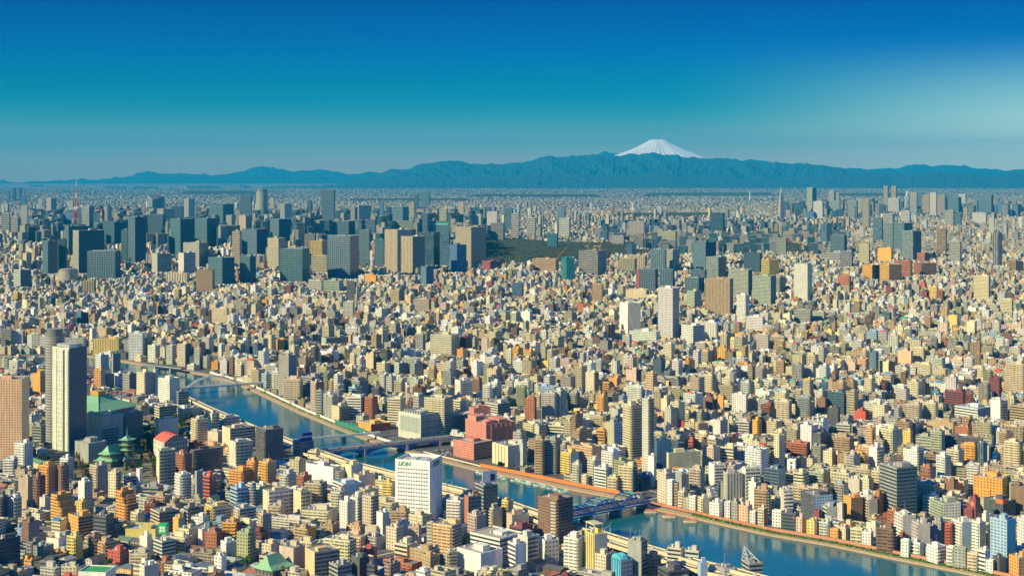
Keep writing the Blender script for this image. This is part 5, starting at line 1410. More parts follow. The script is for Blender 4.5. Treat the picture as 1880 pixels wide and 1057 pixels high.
# gabled small houses
k2 = np.where(sel(gab))[0]
if len(k2):
    m_ = len(k2); X, Y, A, B, W, hh = x[k2], y[k2], hx[k2], hy[k2], yaw[k2], h[k2]; ca, sa = np.cos(W), np.sin(W)
    big.boxes(X, Y, A, B, W, 0, hh * .72, c[k2], c[k2], STY[6][None].repeat(m_, 0), STY[6][None].repeat(m_, 0), np.maximum(1, np.round(2 * A / 3.4)), np.maximum(1, np.round(2 * B / 3.4)), np.maximum(1, np.round(hh * .72 / 2.9)))
    lp = np.array([(-1.06, -1.08, 0), (1.06, -1.08, 0), (1.06, 1.08, 0), (-1.06, 1.08, 0), (-1, -.02, 1), (1, -.02, 1), (1, .02, 1), (-1, .02, 1)])
    V = np.zeros((m_, 8, 3)); hip = (rng.random(m_) < .5) * .4
    for q in range(8):
        lx, ly, lz = lp[q]; LX = lx * A * (1 - (hip if lz else 0)); LY = ly * B; V[:, q, 0] = X + LX * ca - LY * sa; V[:, q, 1] = Y + LX * sa + LY * ca; V[:, q, 2] = hh * .72 - .05 + lz * hh * .28
    fcs = [[0, 1, 5, 4], [1, 2, 6, 5], [2, 3, 7, 6], [3, 0, 4, 7], [4, 5, 6, 7]]; rc2 = np.array([r_[1] for r_ in ROOFC])[rng.choice(6, m_, p=[.35, .2, .15, .07, .17, .06])] * rng.uniform(.8, 1.3, (m_, 1))
    big.add(V, fcs, rc2[:, None].repeat(5, 1), np.zeros((m_, 5, 3)), np.full((m_, 5, 4, 2), .5))
# lift housings, plant and tanks on the flat roofs
def rooftop(k, fr, hz0, hz1, sx, seed):
    r4 = np.random.default_rng(seed); m_ = len(k); A, B = hx[k] * r4.uniform(*sx, m_), hy[k] * r4.uniform(*sx, m_); A = np.minimum(A, 5); B = np.minimum(B, 4.5)
    ox_, oy_ = r4.uniform(-1, 1, m_) * (hx[k] - A) * .85, r4.uniform(-1, 1, m_) * (hy[k] - B) * .85; ca, sa = np.cos(yaw[k]), np.sin(yaw[k])
    z0 = h[k] - 1.1 if fr else h[k]; cc = np.clip(c[k] * r4.uniform(.75, 1.2, (m_, 1)), .02, .85); z3 = np.zeros((m_, 3))
    big.boxes(x[k] + ox_ * ca - oy_ * sa, y[k] + ox_ * sa + oy_ * ca, A, B, yaw[k], z0, h[k] + r4.uniform(hz0, hz1, m_), cc, cc * .9, z3, z3, np.ones(m_), np.ones(m_), np.ones(m_))
rooftop(np.where(k1 & (y < 4200) & (h > 9))[0], True, 1.8, 4.2, (.22, .5), 21); rooftop(np.where(k1 & (y < 3600))[0], True, .4, 1.2, (.10, .25), 22); rooftop(np.where(k1 & (y < 3600))[0], True, .3, 1.5, (.08, .2), 23)
rooftop(np.where(k1 & (y >= 4200) & (h > 14))[0], False, 2, 4.5, (.25, .5), 24)
# balconies standing proud on the near unlisted blocks
kb = np.where(k1 & (y < 2700) & (h > 12) & np.isin(sa_, [0, 5]))[0]; rows = []
for i in kb:
    nf = max(1, round(h[i] / 3.1)); f_ = h[i] / nf
    for q in range(1, nf): rows.append((i, q * f_ - .2))
rows = np.array(rows); ii = rows[:, 0].astype(int); zz = rows[:, 1]; ca, sa = np.cos(yaw[ii]), np.sin(yaw[ii]); off = -(hy[ii] + .52)
m_ = len(ii); z3 = np.zeros((m_, 3)); o1 = np.ones(m_)
big.boxes(x[ii] - off * sa, y[ii] + off * ca, hx[ii] - .5, o1 * .5, yaw[ii], zz, zz + 1.1, np.clip(c[ii] * 1.06, 0, .9), np.clip(c[ii], 0, .9), z3, z3, o1, o1, o1)
# coloured boards on some roofs
ks = np.where(k1 & (h > 16) & (rng.random(n) < .05) & (y < 5000))[0]; m_ = len(ks); sgc = np.array([(.6, .06, .05), (.05, .25, .55), (.75, .75, .7), (.7, .4, .05), (.05, .4, .25), (.55, .1, .3)])[rng.integers(0, 6, m_)]
ca, sa = np.cos(yaw[ks]), np.sin(yaw[ks]); off = -(hy[ks] - .9); z3 = np.zeros((m_, 3)); o1 = np.ones(m_)
big.boxes(x[ks] - off * sa, y[ks] + off * ca, np.minimum(hx[ks] * .7, 5), o1 * .25, yaw[ks], h[ks] - 1.1, h[ks] + rng.uniform(2.5, 5, m_), sgc, sgc, z3, z3, o1, o1, o1)
print('unlisted near buildings', int(g.sum()))
# the wide plain
X, Y, HX, HY, HH = [], [], [], [], []
for y0_, y1_, cell, fill in ((5000, 6200, 21, .0), (6200, 12500, 22, .74), (12500, 21000, 34, .55), (21000, 40000, 62, .36)):
    yy = np.arange(y0_, y1_, cell)
    for Yr in yy:
        xs = np.arange(-.385 * Yr - 480, .385 * Yr + 480, cell); q = rng.random(len(xs)) < fill; xs = xs[q]; m_ = len(xs)
        X.append(xs + rng.uniform(-.3, .3, m_) * cell); Y.append(Yr + rng.uniform(-.3, .3, m_) * cell)
        HX.append(cell * rng.uniform(.22, .48, m_)); HY.append(cell * rng.uniform(.22, .48, m_)); t = rng.random(m_); 
        hq = 1.0 if y1_ < 13000 else .62 if y1_ < 22000 else .5; HH.append(hq * np.where(t < .62, rng.uniform(6, 11, m_), np.where(t < .93, rng.uniform(9, 20, m_), rng.uniform(18, 38, m_))))
x, y, hx, hy, h = (np.concatenate(q) for q in (X, Y, HX, HY, HH))
nz = sum(np.sin(x / l_ + p1) * np.sin(y / l_ * .45 + p2) for l_, p1, p2 in ((310, 1, 2), (720, 4, 1), (1400, 2, 5), (2600, .3, 3.1)))
k_ = nz > -2.7 - .3 * rng.random(len(x)); x, y, hx, hy, h = (q[k_] for q in (x, y, hx, hy, h)); nz = nz[k_]
h = np.where((nz > 1.5) & (rng.random(len(x)) < .06) & (y < 11000), h * 1.8, h); h = np.where(y > 12500, np.minimum(h, 40), h)
h = np.where((rng.random(len(x)) < .0035) & (y < 16000), rng.uniform(45, 95, len(x)), h); hx = np.where(h > 50, np.clip(hx, 10, 18), hx); hy = np.where(h > 50, np.clip(hy, 10, 18), hy)
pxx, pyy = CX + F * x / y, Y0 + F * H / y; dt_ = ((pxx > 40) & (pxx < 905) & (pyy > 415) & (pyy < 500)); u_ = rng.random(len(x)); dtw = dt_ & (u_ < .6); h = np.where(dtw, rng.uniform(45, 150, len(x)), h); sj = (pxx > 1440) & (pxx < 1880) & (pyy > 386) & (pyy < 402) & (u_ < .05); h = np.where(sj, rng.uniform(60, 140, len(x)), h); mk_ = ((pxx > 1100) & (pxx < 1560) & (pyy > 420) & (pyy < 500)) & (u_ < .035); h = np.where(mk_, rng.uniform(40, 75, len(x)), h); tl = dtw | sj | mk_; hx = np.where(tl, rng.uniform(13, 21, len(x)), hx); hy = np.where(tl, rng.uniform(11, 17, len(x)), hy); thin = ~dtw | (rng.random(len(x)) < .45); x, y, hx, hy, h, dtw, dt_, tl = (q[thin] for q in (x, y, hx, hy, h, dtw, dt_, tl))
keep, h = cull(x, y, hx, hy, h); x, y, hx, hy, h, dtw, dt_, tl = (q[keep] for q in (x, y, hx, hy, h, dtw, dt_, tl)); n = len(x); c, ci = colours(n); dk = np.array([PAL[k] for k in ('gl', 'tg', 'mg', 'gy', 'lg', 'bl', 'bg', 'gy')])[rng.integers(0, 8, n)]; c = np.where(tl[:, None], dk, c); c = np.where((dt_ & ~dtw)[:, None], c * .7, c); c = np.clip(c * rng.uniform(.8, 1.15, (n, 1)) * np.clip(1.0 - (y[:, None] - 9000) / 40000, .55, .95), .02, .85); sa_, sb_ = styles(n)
yaw = -R(35) + .5 * np.sin(x / 900) * np.cos(y / 1100) + rng.normal(0, .08, n); rcol = np.clip(rng.choice([.16, .24, .36, .5], n)[:, None] * np.array([1, .95, .82]), 0, .9); z1 = STY[sa_].copy(); z2 = STY[sb_].copy(); z1[tl] = STY[3]; z2[tl] = STY[3]
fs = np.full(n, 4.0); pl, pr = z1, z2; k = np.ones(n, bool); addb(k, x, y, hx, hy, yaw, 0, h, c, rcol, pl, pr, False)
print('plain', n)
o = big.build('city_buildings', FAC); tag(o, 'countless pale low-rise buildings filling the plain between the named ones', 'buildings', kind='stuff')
# ------------------------------------------------------------ landmark buildings and special objects
def thing(name, loc, label, cat, group=None):
    o = empty(name, loc); return tag(o, label, cat, group)
def disc(r, n=28, cx=0, cy=0): return [(cx + r * math.cos(math.tau * k / n), cy + r * math.sin(math.tau * k / n)) for k in range(n)]
def cylinder_tower(px, half, ytop, ybase, c1, label, taper=1.0, rings=10, name='round_tower', cat='tower'):
    d = F * H / (ybase - Y0); x = (px - CX) / F * d; r_ = half / F * d; h_ = H - (ytop - Y0) / F * d
    root = thing(name, (x, d, 0), label, cat); nfl = max(3, int(h_ / 4)); m = MB(); n = 28
    pts = disc(r_, n); m.prism(pts, 0, h_ * .93, c1, pars=[(.8, .6, .5)] * n, nus=[2] * n, nv=nfl, lid=False); m.build('wall', FAC, root)
    m = MB(); m.prism(disc(r_ * .86, n), h_ * .93 - .01, h_, tuple(v * .8 for v in c1), top=(.3, .3, .28), pars=[(.7, 1, .3)] * n, nus=[3] * n); m.build('crown', FAC, root)
    m = MB()
    for a, b in zip(disc(r_ * 1.01, n), disc(r_ * 1.01, n)[1:] + disc(r_ * 1.01, n)[:1]): m.face([a + (h_ * .93,), b + (h_ * .93,), (b[0] * .84, b[1] * .84, h_ * .93 + .02), (a[0] * .84, a[1] * .84, h_ * .93 + .02)], (.4, .4, .38))
    m.build('terrace', FAC, root)
    m = MB(); m.bar((0, 0, h_), (0, 0, h_ * 1.06), .4, (.5, .2, .15)); m.build('antenna', FAC, root)
    return root
cylinder_tower(101, 17, 603, 812, (.42, .42, .36), 'round grey-glass tower with a ringed top directly behind the tallest pale tower')
cylinder_tower(125.5, 17.5, 493, 531, (.60, .55, .42), 'squat round cream office with dark window rings before the wide blue-grey office')
cylinder_tower(481, 10.5, 347, 424, (.42, .46, .36), 'rounded pale glass tower standing highest on the left skyline')
for px, y1, y2, lb in ((198, 382, 405, 'small rounded grey tower right of the red and white lattice tower'),):
    cylinder_tower(px, 7, y1 - 5, y2 + 8, (.4, .42, .38), lb)
# main tower details: vertical dark strip, fins and rooftop crown
def face_frame(s):                                   # outward normals and corner of a table building, in its root's coordinates
    O = s['C'] - s['root'].location if 'root' in s else Vector((0, 0, 0)); O.z = 0
    return O, s['e1'], s['e2'], s['L'], s['R'], s['h']
s = KEY['main']; O, e1, e2, Lw, Rw, h = face_frame(s); rt = s['root']
for f0, f1, cc, nm in ((.26, .34, (.10, .12, .12), 'glazed_strip'), (.34, .37, (.65, .62, .5), 'fin'), (.72, .75, (.65, .62, .5), 'fin'), (.02, .05, (.2, .42, .42), 'fin')):
    m = MB(); a = O + e1 * (Lw * f1) - e2 * .9; m.box(a, -e1 * Lw * (f1 - f0), e2 * .88, 0, h - 2, cc); m.build(nm, FAC, rt)
for k in range(1, 22):
    m = MB(); a = O + e1 * (Lw * .70) - e2 * .5; m.box(a, -e1 * Lw * .33, e2 * .48, h * k / 22, h * k / 22 + .9, (.62, .58, .44)); m.build('floor_band', FAC, rt)
m = MB(); m.box(O + e2 * 4 + e1 * 4, e2 * (Rw - 8), e1 * (Lw - 8), h + 1.05, h + 5, (.4, .42, .4)); m.build('plant_screen', FAC, rt)
for k in range(5):
    a = O + e2 * (Rw * (.15 + .17 * k)) + e1 * Lw * .1; m = MB(); m.bar((a.x, a.y, h + 5), (a.x, a.y, h + 8 + k % 2 * 3), .35, (.5, .5, .48)); m.build('mast', FAC, rt)
# white lettered tower
s = KEY['lion']; root = thing('office_tower', s['C'] + s['e1'] * s['L'] / 2 + s['e2'] * s['R'] / 2, 'white slab tower with green lettering and rows of small windows, bottom centre', 'tower')
s['root'] = root; O, e1, e2, Lw, Rw, h = face_frame(s); m = MB(); LW = (.86, .86, .82)
m.prism([xy(v) for v in (O, O + e2 * Rw, O + e2 * Rw + e1 * Lw, O + e1 * Lw)], 0, h, LW, lid=False)
m.build('wall', FAC, root)
m = MB(); q = [xy(v) for v in (O, O + e2 * Rw, O + e2 * Rw + e1 * Lw, O + e1 * Lw)]; w_ = .8
q2 = [xy(v) for v in (O + (e1 + e2) * w_, O + e2 * (Rw - w_) + e1 * w_, O + e2 * (Rw - w_) + e1 * (Lw - w_), O + e2 * w_ + e1 * (Lw - w_))]
for k in range(4):
    k2 = (k + 1) % 4; m.face([q[k] + (h,), q[k2] + (h,), q2[k2] + (h,), q2[k] + (h,)], LW); m.face([q2[k2] + (h - 3.5,), q2[k] + (h - 3.5,), q2[k] + (h,), q2[k2] + (h,)], LW)
m.face([v + (h - 3.5,) for v in q2], (.40, .38, .34)); m.build('roof', FAC, root)
for a, b, w1, w2, z in ((.15, .2, .3, .4, 2.6), (.5, .3, .2, .35, 3.0), (.75, .3, .15, .4, 1.8), (.3, .7, .35, .2, 1.5)):
    m = MB(); m.box(O + e1 * Lw * a + e2 * Rw * b, e2 * Rw * w2, e1 * Lw * w1, h - 3.48, h - 3.5 + z, (.5, .5, .46)); m.build('rooftop_plant', FAC, root)
nrow, ncol = 13, 12; top, bot = h - 10.5, 4.5; dz = (top - bot) / (nrow - 1); u0, u1 = Lw * .92, Lw * .10
wm = MB(); wm.box((0, 0, 0), -e1 * 1.9, e2 * .3, 0, 1.15, (.02, .03, .04)); proto = None; cnt = 0; extra = MB()
for r_ in range(nrow):
    for c_ in range(ncol):
        p_ = O + e1 * (u0 + (u1 - u0) * c_ / (ncol - 1)) - e2 * .12; z = top - dz * r_; cnt += 1
        if cnt > 100: extra.box(p_, -e1 * 1.9, e2 * .3, z, z + 1.15, (.02, .03, .04)); continue
        if proto is None: proto = wm.build('window', GLASSBAND, root); proto.location = (p_.x, p_.y, z)
        else: dup(proto, root, (p_.x, p_.y, z))
tag(extra.build('windows', GLASSBAND, root), kind='stuff')
nv_ = 14
for k in range(nv_ + 1):
    p_ = O + e2 * (Rw * (k / nv_) - (.35 if k == nv_ else 0 if k == 0 else .17)) - e1 * .22; m = MB(); m.box(p_, e2 * .35, e1 * .2, 0, h - .3, (.74, .76, .74)); m.build('rib', FAC, root)
def text(body, size, o_, xdir, mat, parent, name='lettering', depth=.15, shear=.12, bold=True):
    cu = bpy.data.curves.new('t', 'FONT'); cu.body = body; cu.size = size; cu.extrude = depth; cu.shear = shear; cu.offset = size * .022 if bold else 0
    t = bpy.data.objects.new('t', cu); col.objects.link(t); dg = bpy.context.evaluated_depsgraph_get(); me = bpy.data.meshes.new_from_object(t.evaluated_get(dg))
    bpy.data.objects.remove(t); bpy.data.curves.remove(cu); me.materials.clear(); me.materials.append(mat)
    o = bpy.data.objects.new(name, me); col.objects.link(o); o.parent = parent
    xd = Vector((xdir[0], xdir[1], 0)).normalized(); zd = Vector((0, 0, 1)); nd = xd.cross(zd)
    from mathutils import Matrix
    o.matrix_local = Matrix(((xd.x, 0, nd.x, o_.x), (xd.y, 0, nd.y, o_.y), (0, 1, 0, o_.z), (0, 0, 0, 1))); return o
p_ = O + e1 * (Lw * .915) - e2 * .25; p_.z = h - 6.6; text('LION', 6.2, p_, -e1, GREENP, root)
p_ = O + e2 * (Rw * .30) - e1 * .55; p_.z = h - 7.6; text('LION', 6.6, p_, e2, plain("dark_green_paint", (.02, .16, .12), .5), root)
# billboard block, hotel rim, round mark, blue sign, cinema panel etc.
def board(s, f0, f1, z0, z1, c, name='sign_board', face=0, off=.5, th=.5):
    O, e1, e2, Lw, Rw, h = face_frame(s); m = MB()
    if face == 0: a = O + e1 * (Lw * f1) - e2 * off; m.box(a, -e1 * Lw * (f1 - f0), e2 * th, z0, z1, c)
    else: a = O + e2 * (Rw * f0) - e1 * off; m.box(a, e2 * Rw * (f1 - f0), e1 * th, z0, z1, c)
    return m.build(name, FAC, s['root'])
s = KEY['board']; h = s['h']; board(s, .0, 1.0, h + 3, h + 16, (.74, .74, .72), 'billboard', 1, -2, .8); board(s, .55, .85, h + 5, h + 12, (.03, .04, .06), 'billboard_picture', 1, -1.8, .3)
for k in (.05, .5, .95):
    O, e1, e2, Lw, Rw, h = face_frame(s); a = O + e2 * Rw * k + e1 * 3.2; m = MB(); m.bar((a.x, a.y, h), (a.x, a.y, h + 15), .3, (.4, .4, .4)); m.build('board_strut', FAC, s['root'])
s = KEY['hotel']; h = s['h']; board(s, .0, .35, h - 1.5, h + 3, (.75, .18, .04), 'orange_rim', 0, .4, 1.2); board(s, .0, .4, h - 1.5, h + 3, (.75, .18, .04), 'orange_rim', 1, .4, 1.2)
def round_mark(s, f, z, r_, c, name, face=0, off=.3):
    O, e1, e2, Lw, Rw, h = face_frame(s); ax, nn, ln = (e1, -e2, Lw) if face == 0 else (e2, -e1, Rw); ce = O + ax * ln * f + nn * off; m = MB(); P_ = [ce + ax * r_ * math.cos(t) + Vector((0, 0, z + r_ * math.sin(t))) for t in [math.tau * k / 16 for k in range(16)]]
    m.face(P_, c); m.face([p + nn * .02 for p in P_[::-1]], c); return m.build(name, FAC, s['root'])
s = KEY['redmark']; round_mark(s, .5, s['h'] - 6, 3.2, (.65, .12, .07), 'round_mark'); round_mark(s, .5, s['h'] - 6, 1.9, (.5, .3, .22), 'mark_centre', off=.36)
s = KEY['bluesign']; h = s['h']; board(s, .1, .9, h + .5, h + 12, (.03, .05, .22), 'sign_panel', 1, -1, 4); board(s, .12, .88, h + 6.2, h + 8, (.8, .8, .8), 'sign_stripe', 1, -.9, .3)
s = KEY['hosp']; h = s['h']; board(s, .06, .90, h * .28, h * .88, (.36, .40, .34), 'blank_panel', 0, .5, .5); board(s, .02, .94, h * .24, h * .28, (.66, .66, .60), 'panel_frame', 0, .7, .7)
for k in range(6):
    for r_ in range(3): round_mark(s, .12 + .15 * k, s['h'] * (.22 + .24 * r_), 1.1, (.06, .08, .10), 'round_window', 1)
O, e1, e2, Lw, Rw, h = face_frame(s)
for k in range(7):
    m = MB(); a = O + e1 * (Lw * (.1 + .11 * k)) + e2 * 3; m.box(a, e2 * 9, e1 * 3, h + .05, h + 3.5, (.42, .44, .42)); m.build('cooling_unit', FAC, s['root'])
s = KEY['brown']; O, e1, e2, Lw, Rw, h = face_frame(s); nfl = int(h / 3.1)
for k in range(1, nfl):
    m = MB(); m.box(O + e1 * Lw * .27 - e2 * 1.6, -e1 * Lw * .25, e2 * 1.55, k * h / nfl, k * h / nfl + 1.2, (.52, .55, .42)); m.build('balcony', FAC, s['root'])
s = KEY['ware']; O, e1, e2, Lw, Rw, h = face_frame(s)
for k in range(1, 5):
    m = MB(); m.box(O + e1 * Lw * k / 5 - e2 * .5, -e1 * .8, e2 * .45, 0, h, (.40, .34, .2)); m.build('wall_joint', FAC, s['root'])
s = KEY['whitesign']; round_mark(s, .5, s['h'] - 3, 1.5, (.04, .12, .4), 'blue_mark'); board(s, .42, .58, s['h'] - 12, s['h'] - 6, (.04, .12, .4), 'blue_letters', 0, .35, .3)
s = KEY['slate']; board(s, .06, .16, s['h'] - 5, s['h'] - 2, (.65, .08, .06), 'red_mark', 0, .4, .35)
s = KEY['blackgrid']; board(s, .06, .16, s['h'] - 8, s['h'] - 5.4, (.65, .08, .06), 'red_mark', 0, .4, .35)
s = KEY['navyred']; board(s, .84, .92, 0, s['h'], (.65, .06, .08), 'red_strip', 0, .8, .7)
s = KEY['greenband']; board(s, .04, .96, s['h'] * .80, s['h'] * .90, (.10, .50, .38), 'green_band', 0, .8, .7)
s = KEY['skysign']; board(s, .15, .85, s['h'] - 5, s['h'] - 3, (.85, .85, .85), 'sign_lettering', 0, .4, .35)
s = KEY['comb']; O, e1, e2, Lw, Rw, h = face_frame(s)
for k in range(7):
    m = MB(); m.box(O + e1 * Lw * (.04 + .14 * k) + e2 * 1.5, e2 * Rw * .8, e1 * Lw * .06, h + 1.2, h + 5.5, (.74, .72, .64)); m.build('roof_fin', FAC, s['root'])
s = KEY['pinkm']; O, e1, e2, Lw, Rw, h = face_frame(s)
for a, b, w1, w2, z in ((.55, .05, .4, .28, 7), (.1, .5, .5, .3, 4.5), (.12, .08, .2, .25, 3)):
    m = MB(); m.box(O + e1 * Lw * a + e2 * Rw * b, e2 * Rw * w2, e1 * Lw * w1, h + .05, h + z, PAL['pk']); m.build('upper_tier', FAC, s['root'])
m = MB(); m.box(O + e1 * Lw * .3 + e2 * Rw * .12, e2 * Rw * .3, e1 * Lw * .2, h + .04, h + 2.2, (.12, .14, .15)); m.build('skylight', FAC, s['root'])
for k in range(1, 6):
    m = MB(); m.box(O + e2 * Rw * (k / 6) - e1 * .7, e2 * .9, e1 * .68, 0, h, PAL['pk']); m.build('pier', FAC, s['root'])
# store with a green cube sign and a white clover
s = KEY['shop']; O, e1, e2, Lw, Rw, h = face_frame(s); c_ = s['C'] + e2 * 5 + e1 * 3; c_.z = 0
d_ = F * (H - h) / (978 - Y0); root = thing('rooftop_sign', Vector(((300 - CX) / F * d_, d_, h)), 'bright green cube sign with a white leaf mark on the ochre store roof', 'sign')
u_, w_ = e2.normalized(), e1.normalized(); m = MB(); m.box(-(u_ + w_) * 4.2, u_ * 8.4, w_ * 8.4, 0, 9.5, (.02, .50, .12)); m.build('sign_box', FAC, root)
for (nn, ax) in ((-u_, w_), (-w_, u_)):
    for dx, dz in ((-1.5, 1.5), (1.5, 1.5), (-1.5, -1.5), (1.5, -1.5)):
        ce = nn * 4.28 + ax * dx + Vector((0, 0, 5 + dz)); m = MB(); P_ = [ce + ax * 1.4 * math.cos(t) + Vector((0, 0, 1.4 * math.sin(t))) for t in [math.tau * k / 12 for k in range(12)]]
        m.face(P_, (.85, .9, .85)); m.face([p + nn * .02 for p in P_[::-1]], (.85, .9, .85)); m.build('leaf_mark', FAC, root)
# sky blue rounded top
s = KEY['cyan']; O, e1, e2, Lw, Rw, h = face_frame(s); m = MB(); n = 10; r_ = Lw / 2
A_1 = [O + e1 * (Lw / 2 - r_ * math.cos(math.pi * k / n)) + Vector((0, 0, h + r_ * .7 * math.sin(math.pi * k / n))) for k in range(n + 1)]
for k in range(n): m.face([A_1[k], A_1[k + 1], A_1[k + 1] + e2 * Rw * .6, A_1[k] + e2 * Rw * .6], (.12, .60, .62))
m.face(A_1[::-1], (.10, .50, .62)); m.face([a + e2 * Rw * .6 for a in A_1], (.10, .5, .62)); m.build('barrel_roof', FAC, s['root'])
# lattice frame on the grey riverside block, open crown on the ochre tower
s = KEY['lattice']; O, e1, e2, Lw, Rw, h = face_frame(s)
apex = O + e1 * Lw * .8 + e2 * Rw * .1 + Vector((0, 0, h + 13)); ft = [O + Vector((0, 0, h)), O + e1 * Lw * .95 + Vector((0, 0, h)), O + e2 * Rw * .9 + Vector((0, 0, h)), O + e1 * Lw * .6 + e2 * Rw * .9 + Vector((0, 0, h))]
for f_ in ft:
    m = MB(); m.bar(f_, apex, .5, (.50, .52, .52)); m.build('frame_leg', FAC, s['root'])
for t in (.25, .5, .75):
    for i_ in range(4):
        a, b = ft[i_].lerp(apex, t), ft[(i_ + 1) % 4].lerp(apex, t); m = MB(); m.bar(a, b, .32, (.5, .52, .52)); m.build('frame_brace', FAC, s['root']); a2 = ft[(i_ + 1) % 4].lerp(apex, t - .25); m = MB(); m.bar(a, a2, .28, (.5, .52, .52)); m.build('frame_brace', FAC, s['root'])
s = KEY['ornate']; O, e1, e2, Lw, Rw, h = face_frame(s); tz = h + 9
for a in (O + (e1 + e2), O + e1 * (Lw - 1) + e2, O + e2 * (min(Rw, 9)) + e1, O + e1 * (Lw - 1) + e2 * min(Rw, 9)):
    m = MB(); m.bar((a.x, a.y, h), (a.x, a.y, tz), .5, (.66, .56, .34)); m.build('crown_post', FAC, s['root'])
m = MB(); m.box(O + (e1 + e2) * .4, e2 * (min(Rw, 9) + 1), e1 * (Lw - .8), tz, tz + 1, (.66, .56, .34)); m.build('crown_ring', FAC, s['root'])
# grand hall with a green pyramid roof
d = 2163.0; cx0 = (180 - CX) / F * d; root = thing('arena', (cx0, d, 0), 'broad hall under a low green pyramid roof with a gold-brown cap', 'arena')
cor = [(18, -58), (58, 18), (-18, 58), (-58, -18)]; m = MB(); m.prism([(a * .88, b * .88) for a, b in cor], 0, 15, (.22, .22, .2), pars=[(.8, .5, .1)] * 4, nus=[16] * 4, nv=3); m.build('wall', FAC, root)
m = MB(); tc_ = [(a * .10, b * .10) for a, b in cor]
for k in range(4):
    k2 = (k + 1) % 4; a, b = cor[k], cor[k2]; mida, midb = (a[0] * .5, a[1] * .5), (b[0] * .5, b[1] * .5)
    m.face([a + (15.5,), b + (15.5,), midb + (25,), mida + (25,)]); m.face([mida + (25,), midb + (25,), tc_[k2] + (36,), tc_[k] + (36,)]); m.face([a + (14.2,), b + (14.2,), b + (15.5,), a + (15.5,)])
m.face([c_ + (36,) for c_ in tc_]); m.face([c_ + (14.2,) for c_ in cor[::-1]]); m.build('roof', COPPER, root)
for k in range(4):
    m = MB(); m.bar((cor[k][0], cor[k][1], 15.9), (cor[k][0] * .5, cor[k][1] * .5, 25.3), .5); m.bar((cor[k][0] * .5, cor[k][1] * .5, 25.3), (tc_[k][0], tc_[k][1], 36.2), .5); m.build('hip_ridge', COPPER, root)
m = MB(); m.prism([(a * .19, b * .19) for a, b in cor], 34.5, 40.5, bottom=True); m.build('cap', GOLD, root)
# pagoda-like hall pair with green roofs
def hip_roof(m, q, z0, z1, lift=1.2, frac=.32, over=2.0):
    c_ = sum((Vector(p) for p in q), Vector((0, 0, 0))) / 4; q = [c_ + (Vector(p) - c_) * (1 + over / (Vector(p) - c_).length) for p in q]
    La, Lb = (q[1] - q[0]).length, (q[3] - q[0]).length
    if La >= Lb: r1, r2_ = (q[0] + q[3]) / 2 + (q[1] - q[0]) * frac, (q[1] + q[2]) / 2 - (q[1] - q[0]) * frac; sides = ((0, 1, r2_, r1), (1, 2, r2_, r2_), (2, 3, r1, r2_), (3, 0, r1, r1))
    else: r1, r2_ = (q[0] + q[1]) / 2 + (q[3] - q[0]) * frac, (q[3] + q[2]) / 2 - (q[3] - q[0]) * frac; sides = ((0, 1, r1, r1), (1, 2, r2_, r1), (2, 3, r2_, r2_), (3, 0, r1, r2_))
    for i_, j_, tb, ta in sides:
        A, B = q[i_].copy(), q[j_].copy(); A.z = B.z = z0; mA, mB = A.lerp(Vector((ta.x, ta.y, 0)), .45), B.lerp(Vector((tb.x, tb.y, 0)), .45); mA.z = mB.z = z0 + (z1 - z0) * .30; A.z += lift; B.z += lift; mid_ = (A + B) / 2; mid_.z = z0
        mm_ = (mA + mB) / 2; m.face([A, mid_, mm_, mA]); m.face([mid_, B, mB, mm_])
        T1, T2 = Vector((ta.x, ta.y, z1)), Vector((tb.x, tb.y, z1))
        m.face([mA, mB, T2, T1] if (T1 - T2).length > .01 else [mA, mB, T1])
    m.face([Vector((v.x, v.y, z0 - .2)) for v in q[::-1]])
def sq(c_, r_, a): return [Vector((c_[0] + r_ * math.cos(a + k * math.pi / 2), c_[1] + r_ * math.sin(a + k * math.pi / 2), 0)) for k in range(4)]
d = 1815.0; root = thing('pagoda', ((233.4 - CX) / F * d, d, 0), 'three-tiered pagoda with pale green roofs and a thin spire in the park', 'pagoda')
for (zt, r_, zb) in ((8, 13, 0), (18, 9.5, 9), (24.5, 9, 19), (31, 9.5, 25)):
    m = MB(); m.prism([xy(v) for v in sq((0, 0), r_ * .72, R(-70))], zb, zt - .1, (.10, .09, .09), pars=[(.5, .6, .1)] * 4, nus=[5] * 4, nv=2); m.build('storey', FAC, root)
    m = MB(); hip_roof(m, sq((0, 0), r_, R(-70)), zt - .5, zt + (3.0 if zt < 30 else 5), 1.0, .38, 2.2); m.build('tier_roof', COPPER, root)
m = MB(); m.bar((0, 0, 35), (0, 0, 47), .55, n=8, r2=.12); m.build('spire', COPPER, root)
def hall(px, py, wl, wr, th, zev, zr, label, name='temple_hall'):
    d = F * (H - zev) / (py - Y0); X = (px - CX) / F * d; phx = math.atan2(X, d); r_ = Vector((math.cos(phx), -math.sin(phx), 0)); k = Vector((math.sin(phx), math.cos(phx), 0)); th = R(th)
    e1 = -math.cos(th) * r_ + math.sin(th) * k; e2 = math.sin(th) * r_ + math.cos(th) * k; Lw = wl / F * d / math.cos(th); Rw = wr / F * d / math.sin(th)
    ctr = Vector((X, d, 0)) + e1 * Lw / 2 + e2 * Rw / 2; root = thing(name, ctr, label, 'temple hall'); O = Vector((X, d, 0)) - ctr
    q = [O + (e1 + e2) * 2, O + e2 * (Rw - 2) + e1 * 2, O + e2 * (Rw - 2) + e1 * (Lw - 2), O + e2 * 2 + e1 * (Lw - 2)]
    m = MB(); m.prism([xy(v) for v in q], 0, zev, (.22, .20, .18), pars=[(.6, .5, .1)] * 4, nus=[8, 5, 8, 5], nv=2); m.build('wall', FAC, root)
    m = MB(); hip_roof(m, q, zev, zr, 1.0, .22, 3.0); m.build('roof', COPPER, root); return root
